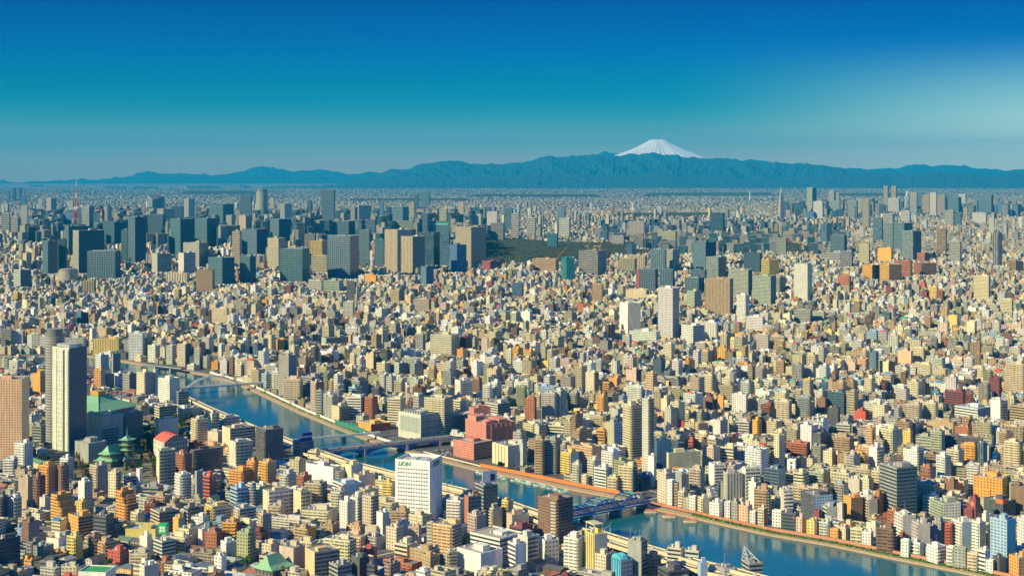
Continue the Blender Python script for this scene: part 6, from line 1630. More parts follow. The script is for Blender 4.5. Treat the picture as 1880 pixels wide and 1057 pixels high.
hall(203, 836, 23, 30, 40, 15, 26, 'large temple hall with a sweeping pale green roof left of the pagoda')
hall(204, 849, 33, 16, 35, 7, 13, 'low front hall with a green roof before the large temple hall')
hall(230, 846, 6, 12, 40, 8, 13, 'small side hall with a green roof at the foot of the pagoda')
hall(500, 1050, 38, 40, 45, 12, 24, 'temple with a broad green roof at the bottom edge, left of centre')
# barrel-roofed gymnasium
s = KEY['vault']; root = thing('gymnasium', s['C'] + s['e1'] * s['L'] / 2 + s['e2'] * s['R'] / 2, 'gymnasium with a red barrel roof and a tall glazed arch end', 'gymnasium'); s['root'] = root
O, e1, e2, Lw, Rw, h = face_frame(s); Lw = max(Lw, 34); m = MB(); m.prism([xy(v) for v in (O, O + e2 * Rw, O + e2 * Rw + e1 * Lw, O + e1 * Lw)], 0, h, [(.60, .60, .50), (.78, .74, .6), (.6, .6, .5), (.78, .74, .6)], pars=[(.8, .8, .3), (.4, .8, .1)] * 2, nus=[8, 8, 8, 8], nv=3); m.build('wall', FAC, root)
n = 14; rise = Rw * .26; ar = [O + e2 * (Rw * k / n) + Vector((0, 0, h + rise * math.sin(math.pi * k / n))) for k in range(n + 1)]; m = MB()
for k in range(n): m.face([ar[k] - e1 * .8, ar[k] + e1 * (Lw + .8), ar[k + 1] + e1 * (Lw + .8), ar[k + 1] - e1 * .8])
m.build('barrel_roof', REDROOF, root); m = MB(); m.face([a + e1 * .1 for a in ar], (.45, .47, .40), (.8, .8, .3), [(k * .6, (a.z - h) / 4) for k, a in enumerate(ar)]); m.face([a + e1 * (Lw - .1) for a in ar[::-1]], (.45, .47, .4)); m.build('arch_glazing', FAC, root)
# teal hall roof in mid-distance
def barrel(px, py, wl, wr, zev, rise, cw, mat, label, th=40):
    d = F * (H) / (py - Y0); X = (px - CX) / F * d; phx = math.atan2(X, d); r_ = Vector((math.cos(phx), -math.sin(phx), 0)); k = Vector((math.sin(phx), math.cos(phx), 0)); th = R(th)
    e1 = -math.cos(th) * r_ + math.sin(th) * k; e2 = math.sin(th) * r_ + math.cos(th) * k; Lw = wl / F * d / math.cos(th); Rw = wr / F * d / math.sin(th); ctr = Vector((X, d, 0)) + e1 * Lw / 2 + e2 * Rw / 2
    root = thing('hall', ctr, label, 'hall'); O = Vector((X, d, 0)) - ctr; m = MB(); m.prism([xy(v) for v in (O, O + e2 * Rw, O + e2 * Rw + e1 * Lw, O + e1 * Lw)], 0, zev, cw, pars=[(.5, .4, .1)] * 4, nus=[8] * 4, nv=2); m.build('wall', FAC, root)
    n = 10; m = MB(); ar = [O + e1 * (Lw * k / n) + Vector((0, 0, zev + .1 + rise * math.sin(math.pi * k / n))) for k in range(n + 1)]
    for k in range(n): m.face([ar[k], ar[k + 1], ar[k + 1] + e2 * Rw, ar[k] + e2 * Rw])
    m.face(ar[::-1]); m.face([a + e2 * Rw for a in ar]); m.build('barrel_roof', mat, root)
barrel(1098, 660, 26, 15, 14, 7, (.5, .48, .4), plain("teal_roof", (.03, .30, .36), .5), 'curved teal roof hall in mid-distance, right of centre')
# lattice tower: red and white
def lattice_tower(px, ytop, ybase, w0, label, cols_, name='lattice_tower', decks=((.45, .03, 1.35), (.75, .015, 1.8)), cat='tower', dist=None):
    d = dist or F * H / (ybase - Y0); x = (px - CX) / F * d; h_ = H - (ytop - Y0) / F * d; root = thing(name, (x, d, 0), label, cat)
    def wid(t): return w0 * ((1 - t) ** 2.1 * .94 + .06 * (1 - t) + .012)
    n = 12; cr = [(-1, -1), (1, -1), (1, 1), (-1, 1)]
    for i in range(n):
        t0, t1 = i / n, (i + 1) / n; cc = cols_[i % len(cols_)]; m = MB()
        for k, (sx, sy) in enumerate(cr):
            a, b = Vector((sx * wid(t0) / 2, sy * wid(t0) / 2, t0 * h_)), Vector((sx * wid(t1) / 2, sy * wid(t1) / 2, t1 * h_)); m.bar(a, b, max(.9, w0 * .022), cc)
            s2 = cr[(k + 1) % 4]; b2 = Vector((s2[0] * wid(t1) / 2, s2[1] * wid(t1) / 2, t1 * h_)); m.bar(a, b2, max(.6, w0 * .013), cc); m.bar(b, b2, max(.6, w0 * .013), cc)
            a2 = Vector((s2[0] * wid(t0) / 2, s2[1] * wid(t0) / 2, t0 * h_)); m.bar(a2, b, max(.6, w0 * .013), cc)
        m.build('lattice_section', FAC, root)
    for t, th_, f_ in decks:
        m = MB(); w_ = wid(t) * f_ / 2 + 2; m.prism([(-w_, -w_), (w_, -w_), (w_, w_), (-w_, w_)], t * h_, (t + th_) * h_, (.75, .72, .68), bottom=True); m.build('deck', FAC, root)
    m = MB(); m.bar((0, 0, h_ * .98), (0, 0, h_ * 1.05), .9, (.7, .7, .7)); m.build('antenna', FAC, root); return root
RW = [(.62, .10, .06), (.62, .10, .06), (.75, .72, .68)]
lattice_tower(140, 334, 424, 62, 'slender red and white lattice broadcasting tower on the left skyline', RW)
def mast(px, ytop, ybase, r_, label, guys=True, z0=0, y_foot=None):
    d = F * H / (ybase - Y0); x = (px - CX) / F * d; h_ = H - (ytop - Y0) / F * d; root = thing('radio_mast', (x, d, z0), label, 'mast'); n = 9
    for i in range(n):
        m = MB(); a, b = z0 * 0 + (h_ - z0) * i / n, (h_ - z0) * (i + 1) / n; cc = [(.65, .08, .05), (.75, .72, .68)][i % 2]; rr_ = r_ * (1 - .5 * i / n)
        for sx, sy in ((-1, -1), (1, -1), (1, 1), (-1, 1)): m.bar((sx * rr_, sy * rr_, a), (sx * rr_, sy * rr_, b), .55 * r_ / 2.2, cc)
        for k_, (sx, sy) in enumerate(((-1, -1), (1, -1), (1, 1), (-1, 1))):
            s2 = ((1, -1), (1, 1), (-1, 1), (-1, -1))[k_]
            for q_ in range(2): za, zb = a + (b - a) * q_ / 2, a + (b - a) * (q_ + 1) / 2; m.bar((sx * rr_, sy * rr_, za), (s2[0] * rr_, s2[1] * rr_, zb), .3 * r_ / 2.2, cc)
        m.build('mast_section', FAC, root)
    if guys:
        for sx in (-1, 1):
            m = MB(); m.bar((sx * 15, -4, 0), (0, 0, (h_ - z0) * .28), .8, (.7, .68, .65)); m.build('brace', FAC, root)
    return root
zb = KEY['mastbase']['h']; mast(685, 445, 512, 3.2, 'bigger red and white mast with splayed legs on an orange block', True, zb)
mast(643, 452, 514, 2.4, 'thinner red and white mast in front of the blue-green slab')
mast(186, 383, 440, 5, 'stout red and white banded chimney-like mast right of the lattice broadcasting tower', False)
mast(1553, 365, 405, 3, 'tall grey lattice mast left of the teal slab on the right skyline', False)
for px, yt, yb, lb in ((1377, 353, 368, 'thin white chimney standing alone on the far plain, right of centre'), (222, 358, 368, 'pale square tower alone on the far plain, left')):
    d = F * H / (yb - Y0); x = (px - CX) / F * d; hh = H - (yt - Y0) / F * d; r_ = 1.2 / F * d; root = thing('chimney', (x, d, 0), lb, 'chimney'); m = MB(); m.bar((0, 0, 0), (0, 0, hh), r_, (.75, .73, .66), n=10, r2=r_ * .7); m.build('stack', FAC, root)
    m = MB(); m.bar((0, 0, hh), (0, 0, hh * 1.02), r_ * .5, (.3, .3, .3), n=10); m.build('flue', FAC, root)
# sail-topped tower
d = F * H / (402 - Y0); x0_, x1_ = (268 - CX) / F * d, (303 - CX) / F * d; root = thing('office_tower', ((x0_ + x1_) / 2, d, 0), 'blue-grey tower with a sail-like slanting hollow top on the left skyline', 'tower'); w_ = (x1_ - x0_) / 2; za, zb, zc = H - (357 - Y0) / F * d, H - (367 - Y0) / F * d, H - (359 - Y0) / F * d
m = MB(); q = [(-w_ * .1, -w_ * .9), (w_, -w_ * .2), (w_ * .4, w_), (-w_, w_ * .5)]; zz = [zb, zc, zc, za]
for k in range(4):
    k2 = (k + 1) % 4; m.face([q[k] + (0,), q[k2] + (0,), q[k2] + (zz[k2],), q[k] + (zz[k],)], (.16, .24, .26) if k != 3 else (.34, .38, .34), (.85, .8, .5), [(0, 0), (14, 0), (14, 30), (0, 30)])
m.face([q[k] + (zz[k] - 6,) for k in range(4)], (.12, .14, .15)); m.build('wall', FAC, root)
for k in range(4):
    k2 = (k + 1) % 4; m = MB(); m.bar(q[k] + (zz[k],), q[k2] + (zz[k2],), 1.8, (.5, .52, .46)); m.build('roof_edge', FAC, root)
# spired tower
d = F * H / (407 - Y0); x = (1434 - CX) / F * d; root = thing('office_tower', (x, d, 0), 'stepped grey tower tapering to a pale pink spire, right of centre on the skyline', 'tower'); hp = lambda y: H - (y - Y0) / F * d
z_ = 0; w_ = 5.6 / F * d
for (yy, ws) in ((378, 1.0), (368, .86), (361, .62), (354, .40)):
    m = MB(); ww = w_ * ws; m.prism([(-ww * .4, -ww), (ww, -ww * .3), (ww * .4, ww), (-ww, ww * .3)], z_, hp(yy), (.46, .40, .36), pars=[(.5, .7, .1)] * 4, nus=[7] * 4, nv=max(2, int((hp(yy) - z_) / 8))); m.build('tier', FAC, root); z_ = hp(yy) - .01
m = MB(); m.bar((0, 0, z_), (0, 0, hp(343)), w_ * .22, (.66, .45, .42), n=6, r2=.8); m.build('spire', FAC, root)
# cocoon tower
d = F * H / (393 - Y0); x = (1666 - CX) / F * d; root = thing('office_tower', (x, d, 0), 'pale blue bullet-shaped tower with a crossing web of ribs on the right skyline', 'tower'); h_ = H - (350 - Y0) / F * d; w_ = 5.2 / F * d; n = 16; m = MB(); rg = []
for j in range(13):
    t = j / 12; r_ = w_ * (.82 + .30 * t - .1 * t * t) if t < .45 else w_ * 1.0 * math.sqrt(max(0.0006, 1 - ((t - .35) / .655) ** 2.4)); rg.append([(r_ * math.cos(math.tau * k / n), r_ * math.sin(math.tau * k / n), t * h_) for k in range(n)])
for j in range(12):
    for k in range(n): m.face([rg[j][k], rg[j][(k + 1) % n], rg[j + 1][(k + 1) % n], rg[j + 1][k]], (.34, .42, .46), (.8, .7, .6), [(0, 0), (1, 0), (1, 2), (0, 2)])
m.build('shell', FAC, root)
for sgn in (1, -1):
    for k0 in range(0, n, 4):
        m = MB()
        for j in range(12): a, b = rg[j][(k0 + sgn * j) % n], rg[j + 1][(k0 + sgn * (j + 1)) % n]; m.bar(a, b, 1.3, (.75, .76, .74))
        m.build('rib', FAC, root)
# twin tops for the two tall grey towers
for s in SPEC:
    if s['lab'] and 'twin-topped' in s['lab']:
        O, e1, e2, Lw, Rw, h = face_frame(s)
        for f_ in (.05, .6):
            m = MB(); m.box(O + e1 * Lw * f_ + e2 * Rw * .1, e2 * Rw * .8, e1 * Lw * .35, h, h + 22, (.48, .44, .42), pars=[(.5, 1, .1)] * 4, nus=[4] * 4); m.build('twin_top', FAC, s['root'])
# cranes
def crane(px, y0_, yt, base_z, c, label, jib=1, lean=.8, dist=None):
    d = dist; x = (px - CX) / F * d; zt = H - (yt - Y0) / F * d; root = thing('tower_crane', (x, d, base_z), label, 'crane'); hm_ = (zt - base_z) * .55; m = MB(); sc_ = max(.5, d / 5000)
    for sx, sy in ((-1, -1), (1, -1), (1, 1), (-1, 1)): m.bar((sx * 1.2 * sc_, sy * 1.2 * sc_, 0), (sx * 1.2 * sc_, sy * 1.2 * sc_, hm_), .4 * sc_, c)
    for q_ in range(6): m.bar((-1.2 * sc_, -1.2 * sc_, hm_ * q_ / 6), (1.2 * sc_, -1.2 * sc_, hm_ * (q_ + 1) / 6), .25 * sc_, c)
    m.build('mast', FAC, root); m = MB(); m.box((-2.4 * sc_, -2.2 * sc_), (4.8 * sc_, 0), (0, 4.4 * sc_), hm_, hm_ + 4 * sc_, c); m.build('cab', FAC, root)
    jl = (zt - base_z) * .45; e_ = Vector((jib * jl * lean, -jl * .3, hm_ + 3 * sc_ + jl)); m = MB()
    for o_ in (-.9, .9): m.bar((0, o_ * sc_, hm_ + 3 * sc_), e_, .35 * sc_, c)
    m.bar((0, 0, hm_ + 5 * sc_), e_, .3 * sc_, c); m.build('jib', FAC, root); m = MB(); m.box((-jib * 7 * sc_ - 2, -1.5), (4, 0), (0, 3), hm_ + 2, hm_ + 6 * sc_, (.4, .4, .4)); m.bar((0, 0, hm_ + 4 * sc_), (-jib * 7 * sc_, 0, hm_ + 4 * sc_), .8 * sc_, c); m.build('counterweight', FAC, root)
CR = (.72, .07, .07); CO = (.75, .26, .06)
for px, jb in ((163, 1), (171, -1)): crane(px, 0, 672 + (px == 171) * 2, 0, CR, ('left' if px == 163 else 'right') + ' one of two bright red tower cranes behind the tallest pale tower', jb, .3, 2330.)
s = KEY['bigcrane']
for i_, (px, jb) in enumerate(((1079, 1), (1091, -1), (1101, 1))): crane(px, 0, 448, s['h'], CO, ['left', 'middle', 'right'][i_] + ' one of three small orange cranes on the roof of the wide grey ribbed office', jb, .4, s['Y'] + 25)
crane(1021, 0, 452, 0, CR, 'red and white crane with a raised jib at the edge of the dark forest', 1, .9, 5200.)
for px, yt, dd, jb, lb in ((1312, 493, 4700., -1, 'red crane standing before the pale green glass tower'), (1344, 466, 5600., 1, 'small red crane between the pale green tower and the dark glass block'), (787, 385, 8500., 1, 'left one of two distant red cranes above downtown'), (803, 385, 8500., -1, 'right one of two distant red cranes above downtown'), (1086, 412, 7800., 1, 'tiny red crane on the plain behind the forest')):
    crane(px, 0, yt, 0, CR, lb, jb, .5, dd)
# ------------------------------------------------------------ trees
def crown(r_, h_, z0, n, mat, shape='round', size=1.5, seed=1):
    r5 = random.Random(seed); m = MB(); lob = [(r5.uniform(-.5, .5) * r_, r5.uniform(-.5, .5) * r_, r5.uniform(.25, .8)) for _ in range(7)]
    for i in range(n):
        t = r5.random() ** .8
        if shape == 'cone': rad = r_ * (1 - t) * r5.uniform(.5, 1.05); a = r5.uniform(0, math.tau); p = Vector((rad * math.cos(a), rad * math.sin(a), z0 + t * h_))
        else:
            lx, ly, lz = r5.choice(lob); v = Vector((r5.gauss(0, 1), r5.gauss(0, 1), r5.gauss(0, 1))).normalized() * r_ * .52 * r5.uniform(.6, 1.08); p = Vector((lx + v.x, ly + v.y, z0 + lz * h_ + v.z * h_ / r_ / 2.2))
        u = Vector((r5.gauss(0, 1), r5.gauss(0, 1), r5.gauss(0, .6))).normalized() * size * r5.uniform(.5, 1); w = u.cross(Vector((r5.gauss(0, 1), r5.gauss(0, 1), r5.gauss(0, 1)))).normalized() * size * r5.uniform(.4, .8)
        m.face([p - u, p + w, p + u, p - w])
    return m
def make_tree(name, r_, h_, mat, shape, n, size, seed):
    root = empty(name, (0, 0, 0)); m = MB(); m.bar((0, 0, -.2), (0, 0, h_ * .6), .35, n=7, r2=.18); r5 = random.Random(seed)
    for k in range(6): a = r5.uniform(0, math.tau); z = h_ * r5.uniform(.3, .6); m.bar((0, 0, z), (math.cos(a) * r_ * .6, math.sin(a) * r_ * .6, z + h_ * .22), .13, n=4, r2=.05)
    m.build('trunk', BARK, root); crown(r_, h_ * .78, h_ * .2, n, mat, shape, size, seed).build('crown', mat, root); return root
TREES = {}
def put_tree(kind, x, y, sc_, label, group):
    spec = dict(broad_tree=(4.5, 9, LEAF, 'round', 420, 1.0), dark_tree=(4.2, 10, LEAFD, 'round', 420, 1.0), bare_tree=(3.2, 13, TWIG, 'cone', 300, .8), conifer=(3.2, 14, LEAFD, 'cone', 420, 1.0), bare_broad_tree=(5, 8, TWIG, 'round', 330, .8))[kind]
    if kind not in TREES: TREES[kind] = [make_tree(kind, *spec, 5 + len(TREES)), False]
    p, used = TREES[kind]; o = p if not used else dup_tree(p, (x, y, 0)); TREES[kind][1] = True; o.location = (x, y, 0); o.rotation_euler = (0, 0, random.uniform(0, 6)); o.scale = (sc_, sc_, sc_ * random.uniform(.85, 1.15)); tag(o, label, 'tree', group)
def scatter(poly_px, n, kinds, scr, avoid, label_fn, group):
    xs = [p[0] for p in poly_px]; ys = [p[1] for p in poly_px]; poly = gp(poly_px); c = 0; tries = 0; pts = []
    while c < n and tries < 3000:
        tries += 1; p = G(random.uniform(min(xs), max(xs)), random.uniform(min(ys), max(ys)))
        if not inpoly(np.array([p.x]), np.array([p.y]), poly)[0]: continue
        if any(math.hypot(p.x - q[0], p.y - q[1]) < 5.5 for q in pts): continue
        if any(abs(p.x - ax) < aw and abs(p.y - ay) < aw for ax, ay, aw in avoid): continue
        D_ = (p.x - SC[:, 0], p.y - SC[:, 1]); bb = D_[0] * SE2[:, 0] + D_[1] * SE2[:, 1]; aa = D_[0] * SE1[:, 0] + D_[1] * SE1[:, 1]
        if ((aa > -3) & (aa < SL + 3) & (bb > -3) & (bb < SR + 3)).any(): continue
        pts.append((p.x, p.y)); k = random.choices(*kinds)[0]; put_tree(k, p.x, p.y, random.uniform(*scr), label_fn(k), group); c += 1
KN = dict(broad_tree='bright green rounded tree', dark_tree='dark green rounded tree', bare_tree='bare rusty brown conical tree', conifer='dark pointed conifer', bare_broad_tree='bare brown spreading tree')
hallz = [((233 - CX) / F * 1815, 1815, 15), ((206 - CX) / F * 1790, 1800, 26), ((206 - CX) / F * 1700, 1735, 20)]
kk = (['broad_tree', 'dark_tree', 'bare_tree', 'conifer', 'bare_broad_tree'], [3, 3, 4, 1, 3])
scatter([(236, 800), (286, 800), (296, 878), (238, 884), (215, 872)], 44, kk, (.75, 1.2), hallz, lambda k: KN[k] + ' in the park right of the tiered pagoda', 'trees in the temple park')
scatter([(62, 878), (72, 846), (165, 836), (178, 868), (170, 885)], 34, (kk[0], [1, 2, 5, 0, 3]), (.75, 1.2), hallz, lambda k: KN[k] + ' in the park left of the temple halls', 'trees in the temple park, left')
scatter([(262, 830), (262, 780), (292, 772), (352, 768), (385, 790), (345, 800), (300, 828)], 46, (kk[0], [4, 5, 0, 1, 1]), (.9, 1.3), [], lambda k: KN[k] + ' in the garden behind the red barrel roof', 'trees of the walled garden')
scatter([(541, 738), (552, 730), (566, 744), (563, 752)], 7, (['broad_tree'], [1]), (.9, 1.1), [], lambda k: 'leafy green tree clump on the far bank at the river bend', 'clump of trees on the far bank')
scatter([(792, 800), (806, 786), (812, 800), (800, 806)], 3, (['conifer'], [1]), (1.2, 1.5), [], lambda k: 'tall dark conifer beside the grey hall with round windows', 'conifers beside the grey hall')
scatter([(722, 812), (800, 803), (800, 815), (740, 824)], 9, (['dark_tree', 'broad_tree'], [1, 1]), (.5, .8), [], lambda k: KN[k] + ' on the bank by the grey road bridge', 'bushes by the grey road bridge')
scatter([(826, 1040), (862, 1036), (862, 1050), (826, 1056)], 6, (['broad_tree'], [1]), (.8, 1.0), [], lambda k: 'green tree by the white annex at the bottom edge', 'trees at the bottom edge')
scatter([(410, 1030), (455, 1036), (450, 1056), (400, 1050)], 14, (['broad_tree'], [1]), (.8, 1.1), [], lambda k: 'green tree beside the temple at the bottom edge', 'trees beside the bottom temple')
def gsheet(poly_px, z, name, mat): return sheet(name, [gp(poly_px)], z, mat)
GRASS = veg_mat("park_ground", (.10, .12, .05), (.26, .22, .12), .08)
gsheet([(60, 880), (70, 838), (160, 826), (236, 800), (290, 798), (300, 880), (240, 892)], .12, 'park_ground', GRASS)
gsheet([(262, 832), (262, 772), (290, 770), (352, 765), (385, 790), (340, 800), (300, 826)], .12, 'park_ground', GRASS)
# forest and far woods: nobody could count them
def forest(polys, spacing, size, name, label, mat, seed, hgt=9):
    r6 = np.random.default_rng(seed); b = Big()
    for poly in polys:
        P0 = np.array(poly); x0, y0 = P0.min(0); x1, y1 = P0.max(0); n_ = int((x1 - x0) * (y1 - y0) / spacing ** 2); X = r6.uniform(x0, x1, n_); Y = r6.uniform(y0, y1, n_); k = inpoly(X, Y, poly); X, Y = X[k], Y[k]; m_ = len(X)
        if not m_: continue
        for q in range(3):
            s_ = size * r6.uniform(.5, 1.1, m_); a = r6.uniform(0, 6.3, m_); V = np.zeros((m_, 8, 3)); ht = hgt * r6.uniform(.6, 1.25, m_)
            for j in range(4):
                an = a + j * math.pi / 2; V[:, j, 0] = X + s_ * np.cos(an) * r6.uniform(.7, 1.2, m_) + r6.normal(0, size * .4, m_) * 0; V[:, j, 1] = Y + s_ * np.sin(an); V[:, j, 2] = ht * .25
                V[:, 4 + j, 0] = X + s_ * .45 * np.cos(an + .4); V[:, 4 + j, 1] = Y + s_ * .45 * np.sin(an + .4); V[:, 4 + j, 2] = ht * r6.uniform(.85, 1.1, m_)
            b.add(V, [[0, 1, 5, 4], [1, 2, 6, 5], [2, 3, 7, 6], [3, 0, 4, 7], [4, 5, 6, 7]], np.ones((m_, 5, 3)) * .1, np.zeros((m_, 5, 3)), np.full((m_, 5, 4, 2), .5)); X = X + r6.normal(0, size, m_); Y = Y + r6.normal(0, size, m_)
    tag(b.build(name, mat), label, 'forest', kind='stuff')
FORM = veg_mat("winter_forest", (.022, .04, .022), (.075, .085, .035), .02)
forest([FOREST], 11, 7, 'forest', 'dark winter forest between downtown and the low city', FORM, 3, 13)
forest(FR, 20, 13, 'distant_woods', 'dark bands of woodland on the far plain', FORM, 4, 12)
r7 = random.Random(3); b = Big()                     # planting along the riverside path, a low hedge
for i0, i1, d0 in ((22, 29, 6.5), (22, 29, 9.3), (8, 13, 8.8)):
    pa = offset(far_edge, d0)[i0:i1]
    for a, c_ in zip(pa[:-1], pa[1:]):
        n_ = int((c_ - a).length / 1.2); X = np.array([a.x + (c_.x - a.x) * k / n_ for k in range(n_)]); Y = np.array([a.y + (c_.y - a.y) * k / n_ for k in range(n_)]); k = rng.random(n_) < (.75 if i0 == 22 else .35); X, Y = X[k], Y[k]; m_ = len(X); z3 = np.zeros((m_, 3)); g3 = np.ones((m_, 3)) * .1; o1 = np.ones(m_)
        b.boxes(X, Y, rng.uniform(.5, 1.3, m_), rng.uniform(.5, 1.1, m_), rng.uniform(0, 3, m_), -1.3, -1.3 + rng.uniform(.5, 2.1, m_), g3, g3, z3, z3, o1, o1, o1)
tag(b.build('hedge', LEAF), 'green hedges and shrubs planted along the riverside path', 'hedge', kind='stuff')
# trees and bushes among the near houses
cand = [(rng.uniform(-.36, .36), rng.uniform(1300, 2300)) for _ in range(900)]; cnt = 0
for a, yy in cand:
    if cnt >= 90: break
    xx = a * yy; ar_ = np.array([xx]), np.array([yy])
    if inpoly(*ar_, WATERZONE)[0] or near_road(*ar_, 1)[0] or any(inpoly(*ar_, z)[0] for z in ZONES): continue
    D_ = (xx - SC[:, 0], yy - SC[:, 1]); bb = D_[0] * SE2[:, 0] + D_[1] * SE2[:, 1]; aa = D_[0] * SE1[:, 0] + D_[1] * SE1[:, 1]
    if ((aa > -4) & (aa < SL + 4) & (bb > -4) & (bb < SR + 4)).any(): continue
    k = random.choice(['broad_tree', 'dark_tree']); px, py = P(xx, yy, 0)[0:2]; py = Y0 + F * H / yy
    put_tree(k, xx, yy, random.uniform(.8, 1.15), ' '.join((KN[k].replace(' rounded', '') + ' among houses, ' + where(px, py)).split()[:16]), 'trees among the near houses'); cnt += 1
# ------------------------------------------------------------ boats, cars
def hull(m, Lh, wh, z0, z1, c, n=10):
    top = []; bt = []
    for i in range(n + 1):
        t = i / n; w_ = wh / 2 * (math.sin(min(1, t * 1.9) * math.pi / 2) if t < .55 else (1 - max(0, (t - .55) / .45) ** 2.2)); w_ = max(w_, .05); x = (t - .5) * Lh; zz = z1 + .6 * t ** 3
        top.append(((x, -w_, zz), (x, w_, zz))); bt.append(((x, -w_ * .75, z0), (x, w_ * .75, z0)))
    for i in range(n):
        m.face([bt[i][0], bt[i + 1][0], top[i + 1][0], top[i][0]], c); m.face([bt[i + 1][1], bt[i][1], top[i][1], top[i + 1][1]], c); m.face([top[i][0], top[i + 1][0], top[i + 1][1], top[i][1]], (.5, .4, .25))
    m.face([bt[0][1], bt[0][0], top[0][0], top[0][1]], c)
def houseboat():
    root = empty('houseboat', (0, 0, 0)); m = MB(); hull(m, 17, 4.4, -.3, 1.0, (.70, .52, .28)); m.build('hull', FAC, root)
    m = MB(); m.box((-6.5, -1.7), (12, 0), (0, 3.4), .9, 3.2, (.72, .62, .40), pars=[(.8, .6, .1)] * 4, nus=[9, 3, 9, 3]); m.build('cabin', FAC, root)
    m = MB()
    for a, b, z1, z2 in ((-2.1, 0, 3.2, 4.1), (0, 2.1, 4.1, 3.2)): m.face([(-6.9, a, z1), (5.9, a, z1), (5.9, b, z2), (-6.9, b, z2)], (.62, .10, .08))
    m.face([(5.9, -2.1, 3.2), (5.9, 2.1, 3.2), (5.9, 0, 4.1)], (.6, .1, .08)); m.face([(-6.9, 2.1, 3.2), (-6.9, -2.1, 3.2), (-6.9, 0, 4.1)], (.6, .1, .08)); m.build('roof', FAC, root)
    m = MB(); m.box((-8, -1), (1.3, 0), (0, 2), 1.0, 1.9, (.5, .5, .45)); m.build('stern_box', FAC, root); return root
hb = houseboat()
for i, (px, py, lb) in enumerate(((1195, 941, 'red roofed cream houseboat nearest the blue arch bridge'), (1230, 949.5, 'middle one of three red roofed cream houseboats along the far bank'), (1269, 958.5, 'red roofed cream houseboat farthest downstream'))):
    o = hb if i == 0 else dup_tree(hb, (0, 0, 0)); o.location = G(px, py, WZ); o.location.z = WZ + .15; o.rotation_euler = (0, 0, math.atan2(-30, 110) + math.pi); tag(o, lb, 'boat', 'red roofed houseboats')
sb = empty('work_boat', (0, 0, 0)); m = MB(); hull(m, 11, 3.4, -.3, .9, (.62, .66, .6)); m.build('hull', FAC, sb); m = MB(); m.box((-3.6, -1.2), (3.5, 0), (0, 2.4), .85, 2.6, (.75, .75, .7), pars=[(.6, .5, .1)] * 4, nus=[2] * 4); m.build('cabin', FAC, sb)
m = MB(); m.box((.2, -1.3), (3.6, 0), (0, 2.6), .9, 1.7, (.03, .40, .28)); m.build('tarpaulin', FAC, sb); m = MB(); m.bar((-2, 0, 2.6), (-2, 0, 4.6), .08, (.5, .5, .5)); m.build('mast', FAC, sb)
BP = [(880, 866), (889, 868), (897, 870.5), (917, 875), (928, 878), (946, 881), (957, 883), (966, 885), (975, 887), (990, 890), (1002, 892.5), (1013, 895), (1023, 898), (1035, 901.5)]
for i, (px, py) in enumerate(BP):
    o = sb if i == 0 else dup_tree(sb, (0, 0, 0)); p = G(px, py + 1.5, WZ); o.location = (p.x, p.y, WZ + .1); s_ = random.uniform(.85, 1.25); o.scale = (s_,) * 3; o.rotation_euler = (0, 0, math.atan2(-30, 110) + random.uniform(-.25, .25) + (math.pi if i % 2 else 0)); tag(o, 'small green and white moored boat below the orange hoarding', 'boat', 'small green and white boats moored in a row')
# a barge under the blue bridge
m = MB(); root = thing('barge', G(1082, 957, WZ), 'grey flat barge under the near side of the blue arch bridge', 'boat'); root.location.z = WZ; hull(m, 19, 4.5, -.3, 1.1, (.45, .48, .46)); m.build('hull', FAC, root); m = MB(); m.box((-8, -1.4), (3.5, 0), (0, 2.8), 1, 3, (.7, .7, .66), pars=[(.6, .5, .1)] * 4, nus=[2] * 4); m.build('cabin', FAC, root); root.rotation_euler = (0, 0, .5)
CARC = [((.75, .75, .72), 'white'), ((.03, .03, .04), 'black'), ((.45, .46, .47), 'silver'), ((.45, .04, .03), 'red'), ((.05, .12, .35), 'blue')]
protos = []
for cc, nm in CARC:
    r_ = empty('car', (0, 0, 0)); m = MB(); pr = [(-2.2, .35), (2.2, .35), (2.25, .75), (1.5, .9), (-2.2, .95)]
    for y0_, y1_ in ((-.85, .85),):
        m.face([(x, y0_, z) for x, z in pr], cc); m.face([(x, y1_, z) for x, z in pr[::-1]], cc)
        for k in range(5): a, b_ = pr[k], pr[(k + 1) % 5]; m.face([(a[0], y1_, a[1]), (b_[0], y1_, b_[1]), (b_[0], y0_, b_[1]), (a[0], y0_, a[1])][::-1], cc)
    m.build('body', FAC, r_); m = MB(); pb = [(-1.9, .93), (1.2, .88), (.6, 1.45), (-1.6, 1.45)]
    m.face([(x, -.75, z) for x, z in pb], (.04, .05, .06)); m.face([(x, .75, z) for x, z in pb[::-1]], (.04, .05, .06))
    for k in range(4): a, b_ = pb[k], pb[(k + 1) % 4]; m.face([(a[0], .75, a[1]), (b_[0], .75, b_[1]), (b_[0], -.75, b_[1]), (a[0], -.75, a[1])][::-1], cc if k == 2 else (.04, .05, .06))
    m.build('cabin', FAC, r_)
    for x_ in (-1.4, 1.4):
        for y_ in (-.86, .86): m = MB(); m.bar((x_, y_ - .1, .33), (x_, y_ + .1, .33), .33, (.02, .02, .02), n=8); m.build('wheel', FAC, r_)
    protos.append([r_, nm, False])
def put_car(p, rz, lab, grp):
    pr = random.choices(protos, [5, 2, 4, 1, 1])[0]; o = pr[0] if not pr[2] else dup_tree(pr[0], (0, 0, 0)); pr[2] = True; o.location = p; o.rotation_euler = (0, 0, rz); tag(o, pr[1] + ' ' + lab, 'car', grp)
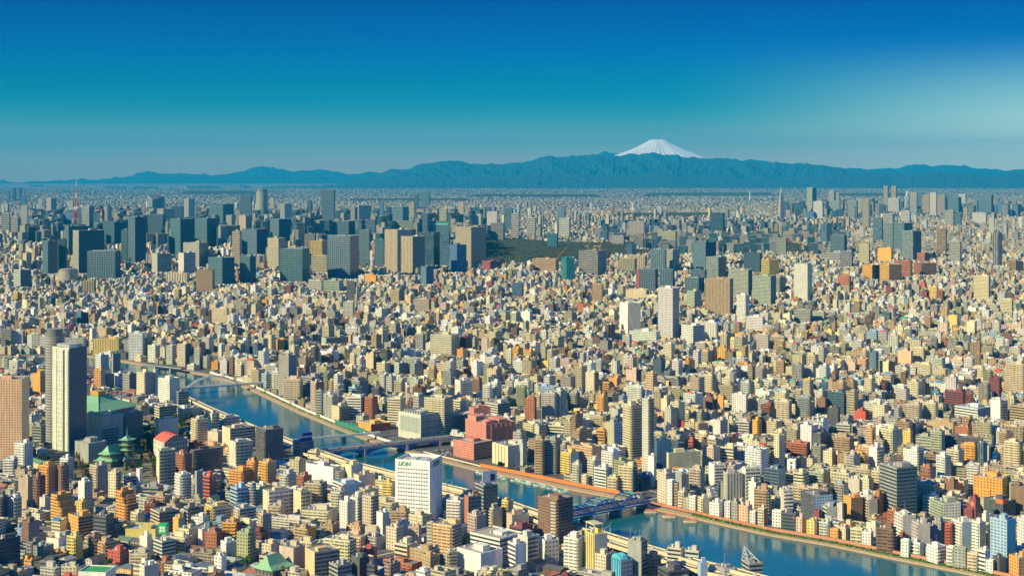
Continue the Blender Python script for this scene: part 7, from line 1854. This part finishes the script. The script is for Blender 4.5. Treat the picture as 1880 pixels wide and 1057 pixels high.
for k, dd, z in ((0, -4, 14.06), (0, -7, 14.06), (1, -14, 10.56), (1, -17, 10.56)):
    pa = offset(hwy, dd)
    for i in range(3, 16):
        a, b_ = pa[i], pa[i + 1]; dv = b_ - a; t = random.uniform(0, 30)
        while t < dv.length:
            p = a + dv.normalized() * t; put_car((p.x, p.y, z), math.atan2(dv.y, dv.x), 'car driving on the ' + ('upper' if k == 0 else 'lower') + ' deck of the elevated expressway', 'cars on the ' + ('upper' if k == 0 else 'lower') + ' expressway deck'); t += random.uniform(30, 90)
A, u, w, Lg = RB
for _ in range(12):
    p = A + u * random.uniform(5, Lg) + w * random.choice([6, 9, 13, 16]); put_car((p.x, p.y, 8.96), math.atan2(u.y, u.x), 'car crossing the grey road bridge', 'cars on the grey road bridge')
cp0 = G(806, 826); uu = (G(850, 848) - cp0).normalized(); ww = Vector((-uu.y, uu.x, 0))
for r_ in range(6):
    for q in range(16):
        if random.random() < .25: continue
        p = cp0 + uu * (q * 3.0 + 3) + ww * (r_ * 8.5 - 4); put_car((p.x, p.y, .2), math.atan2(ww.y, ww.x), 'car parked in the lot below the salmon pink complex', 'cars parked below the salmon pink complex')
gsheet([(800, 830), (812, 818), (834, 822), (880, 840), (918, 856), (905, 860), (850, 850)], .12, 'car_park', ASPH)
# sports netting on the far bank
root = thing('sports_court', G(640, 784), 'green netted sports court on the far bank left of the low red pumping house', 'sports court'); c0 = root.location; a, b_ = G(615, 778), G(668, 796); du = (b_ - a); du.z = 0; n_ = 7
for k in range(n_ + 1):
    p = a + du * (k / n_) - c0; m = MB(); m.bar((p.x, p.y, 0), (p.x, p.y, 11), .25, (.35, .42, .40)); m.build('post', FAC, root)
m = MB(); p = a - c0; m.box(p, du, Vector((.1, .15, 0)), 0, 7, (.03, .22, .16)); m.build('net', FAC, root); dn = Vector((-du.y, du.x, 0)).normalized() * 26; m = MB(); m.face([p + Vector((0, 0, .15)), p + du + Vector((0, 0, .15)), p + du + dn + Vector((0, 0, .15)), p + dn + Vector((0, 0, .15))], (.04, .24, .16)); m.build('court_surface', FAC, root)
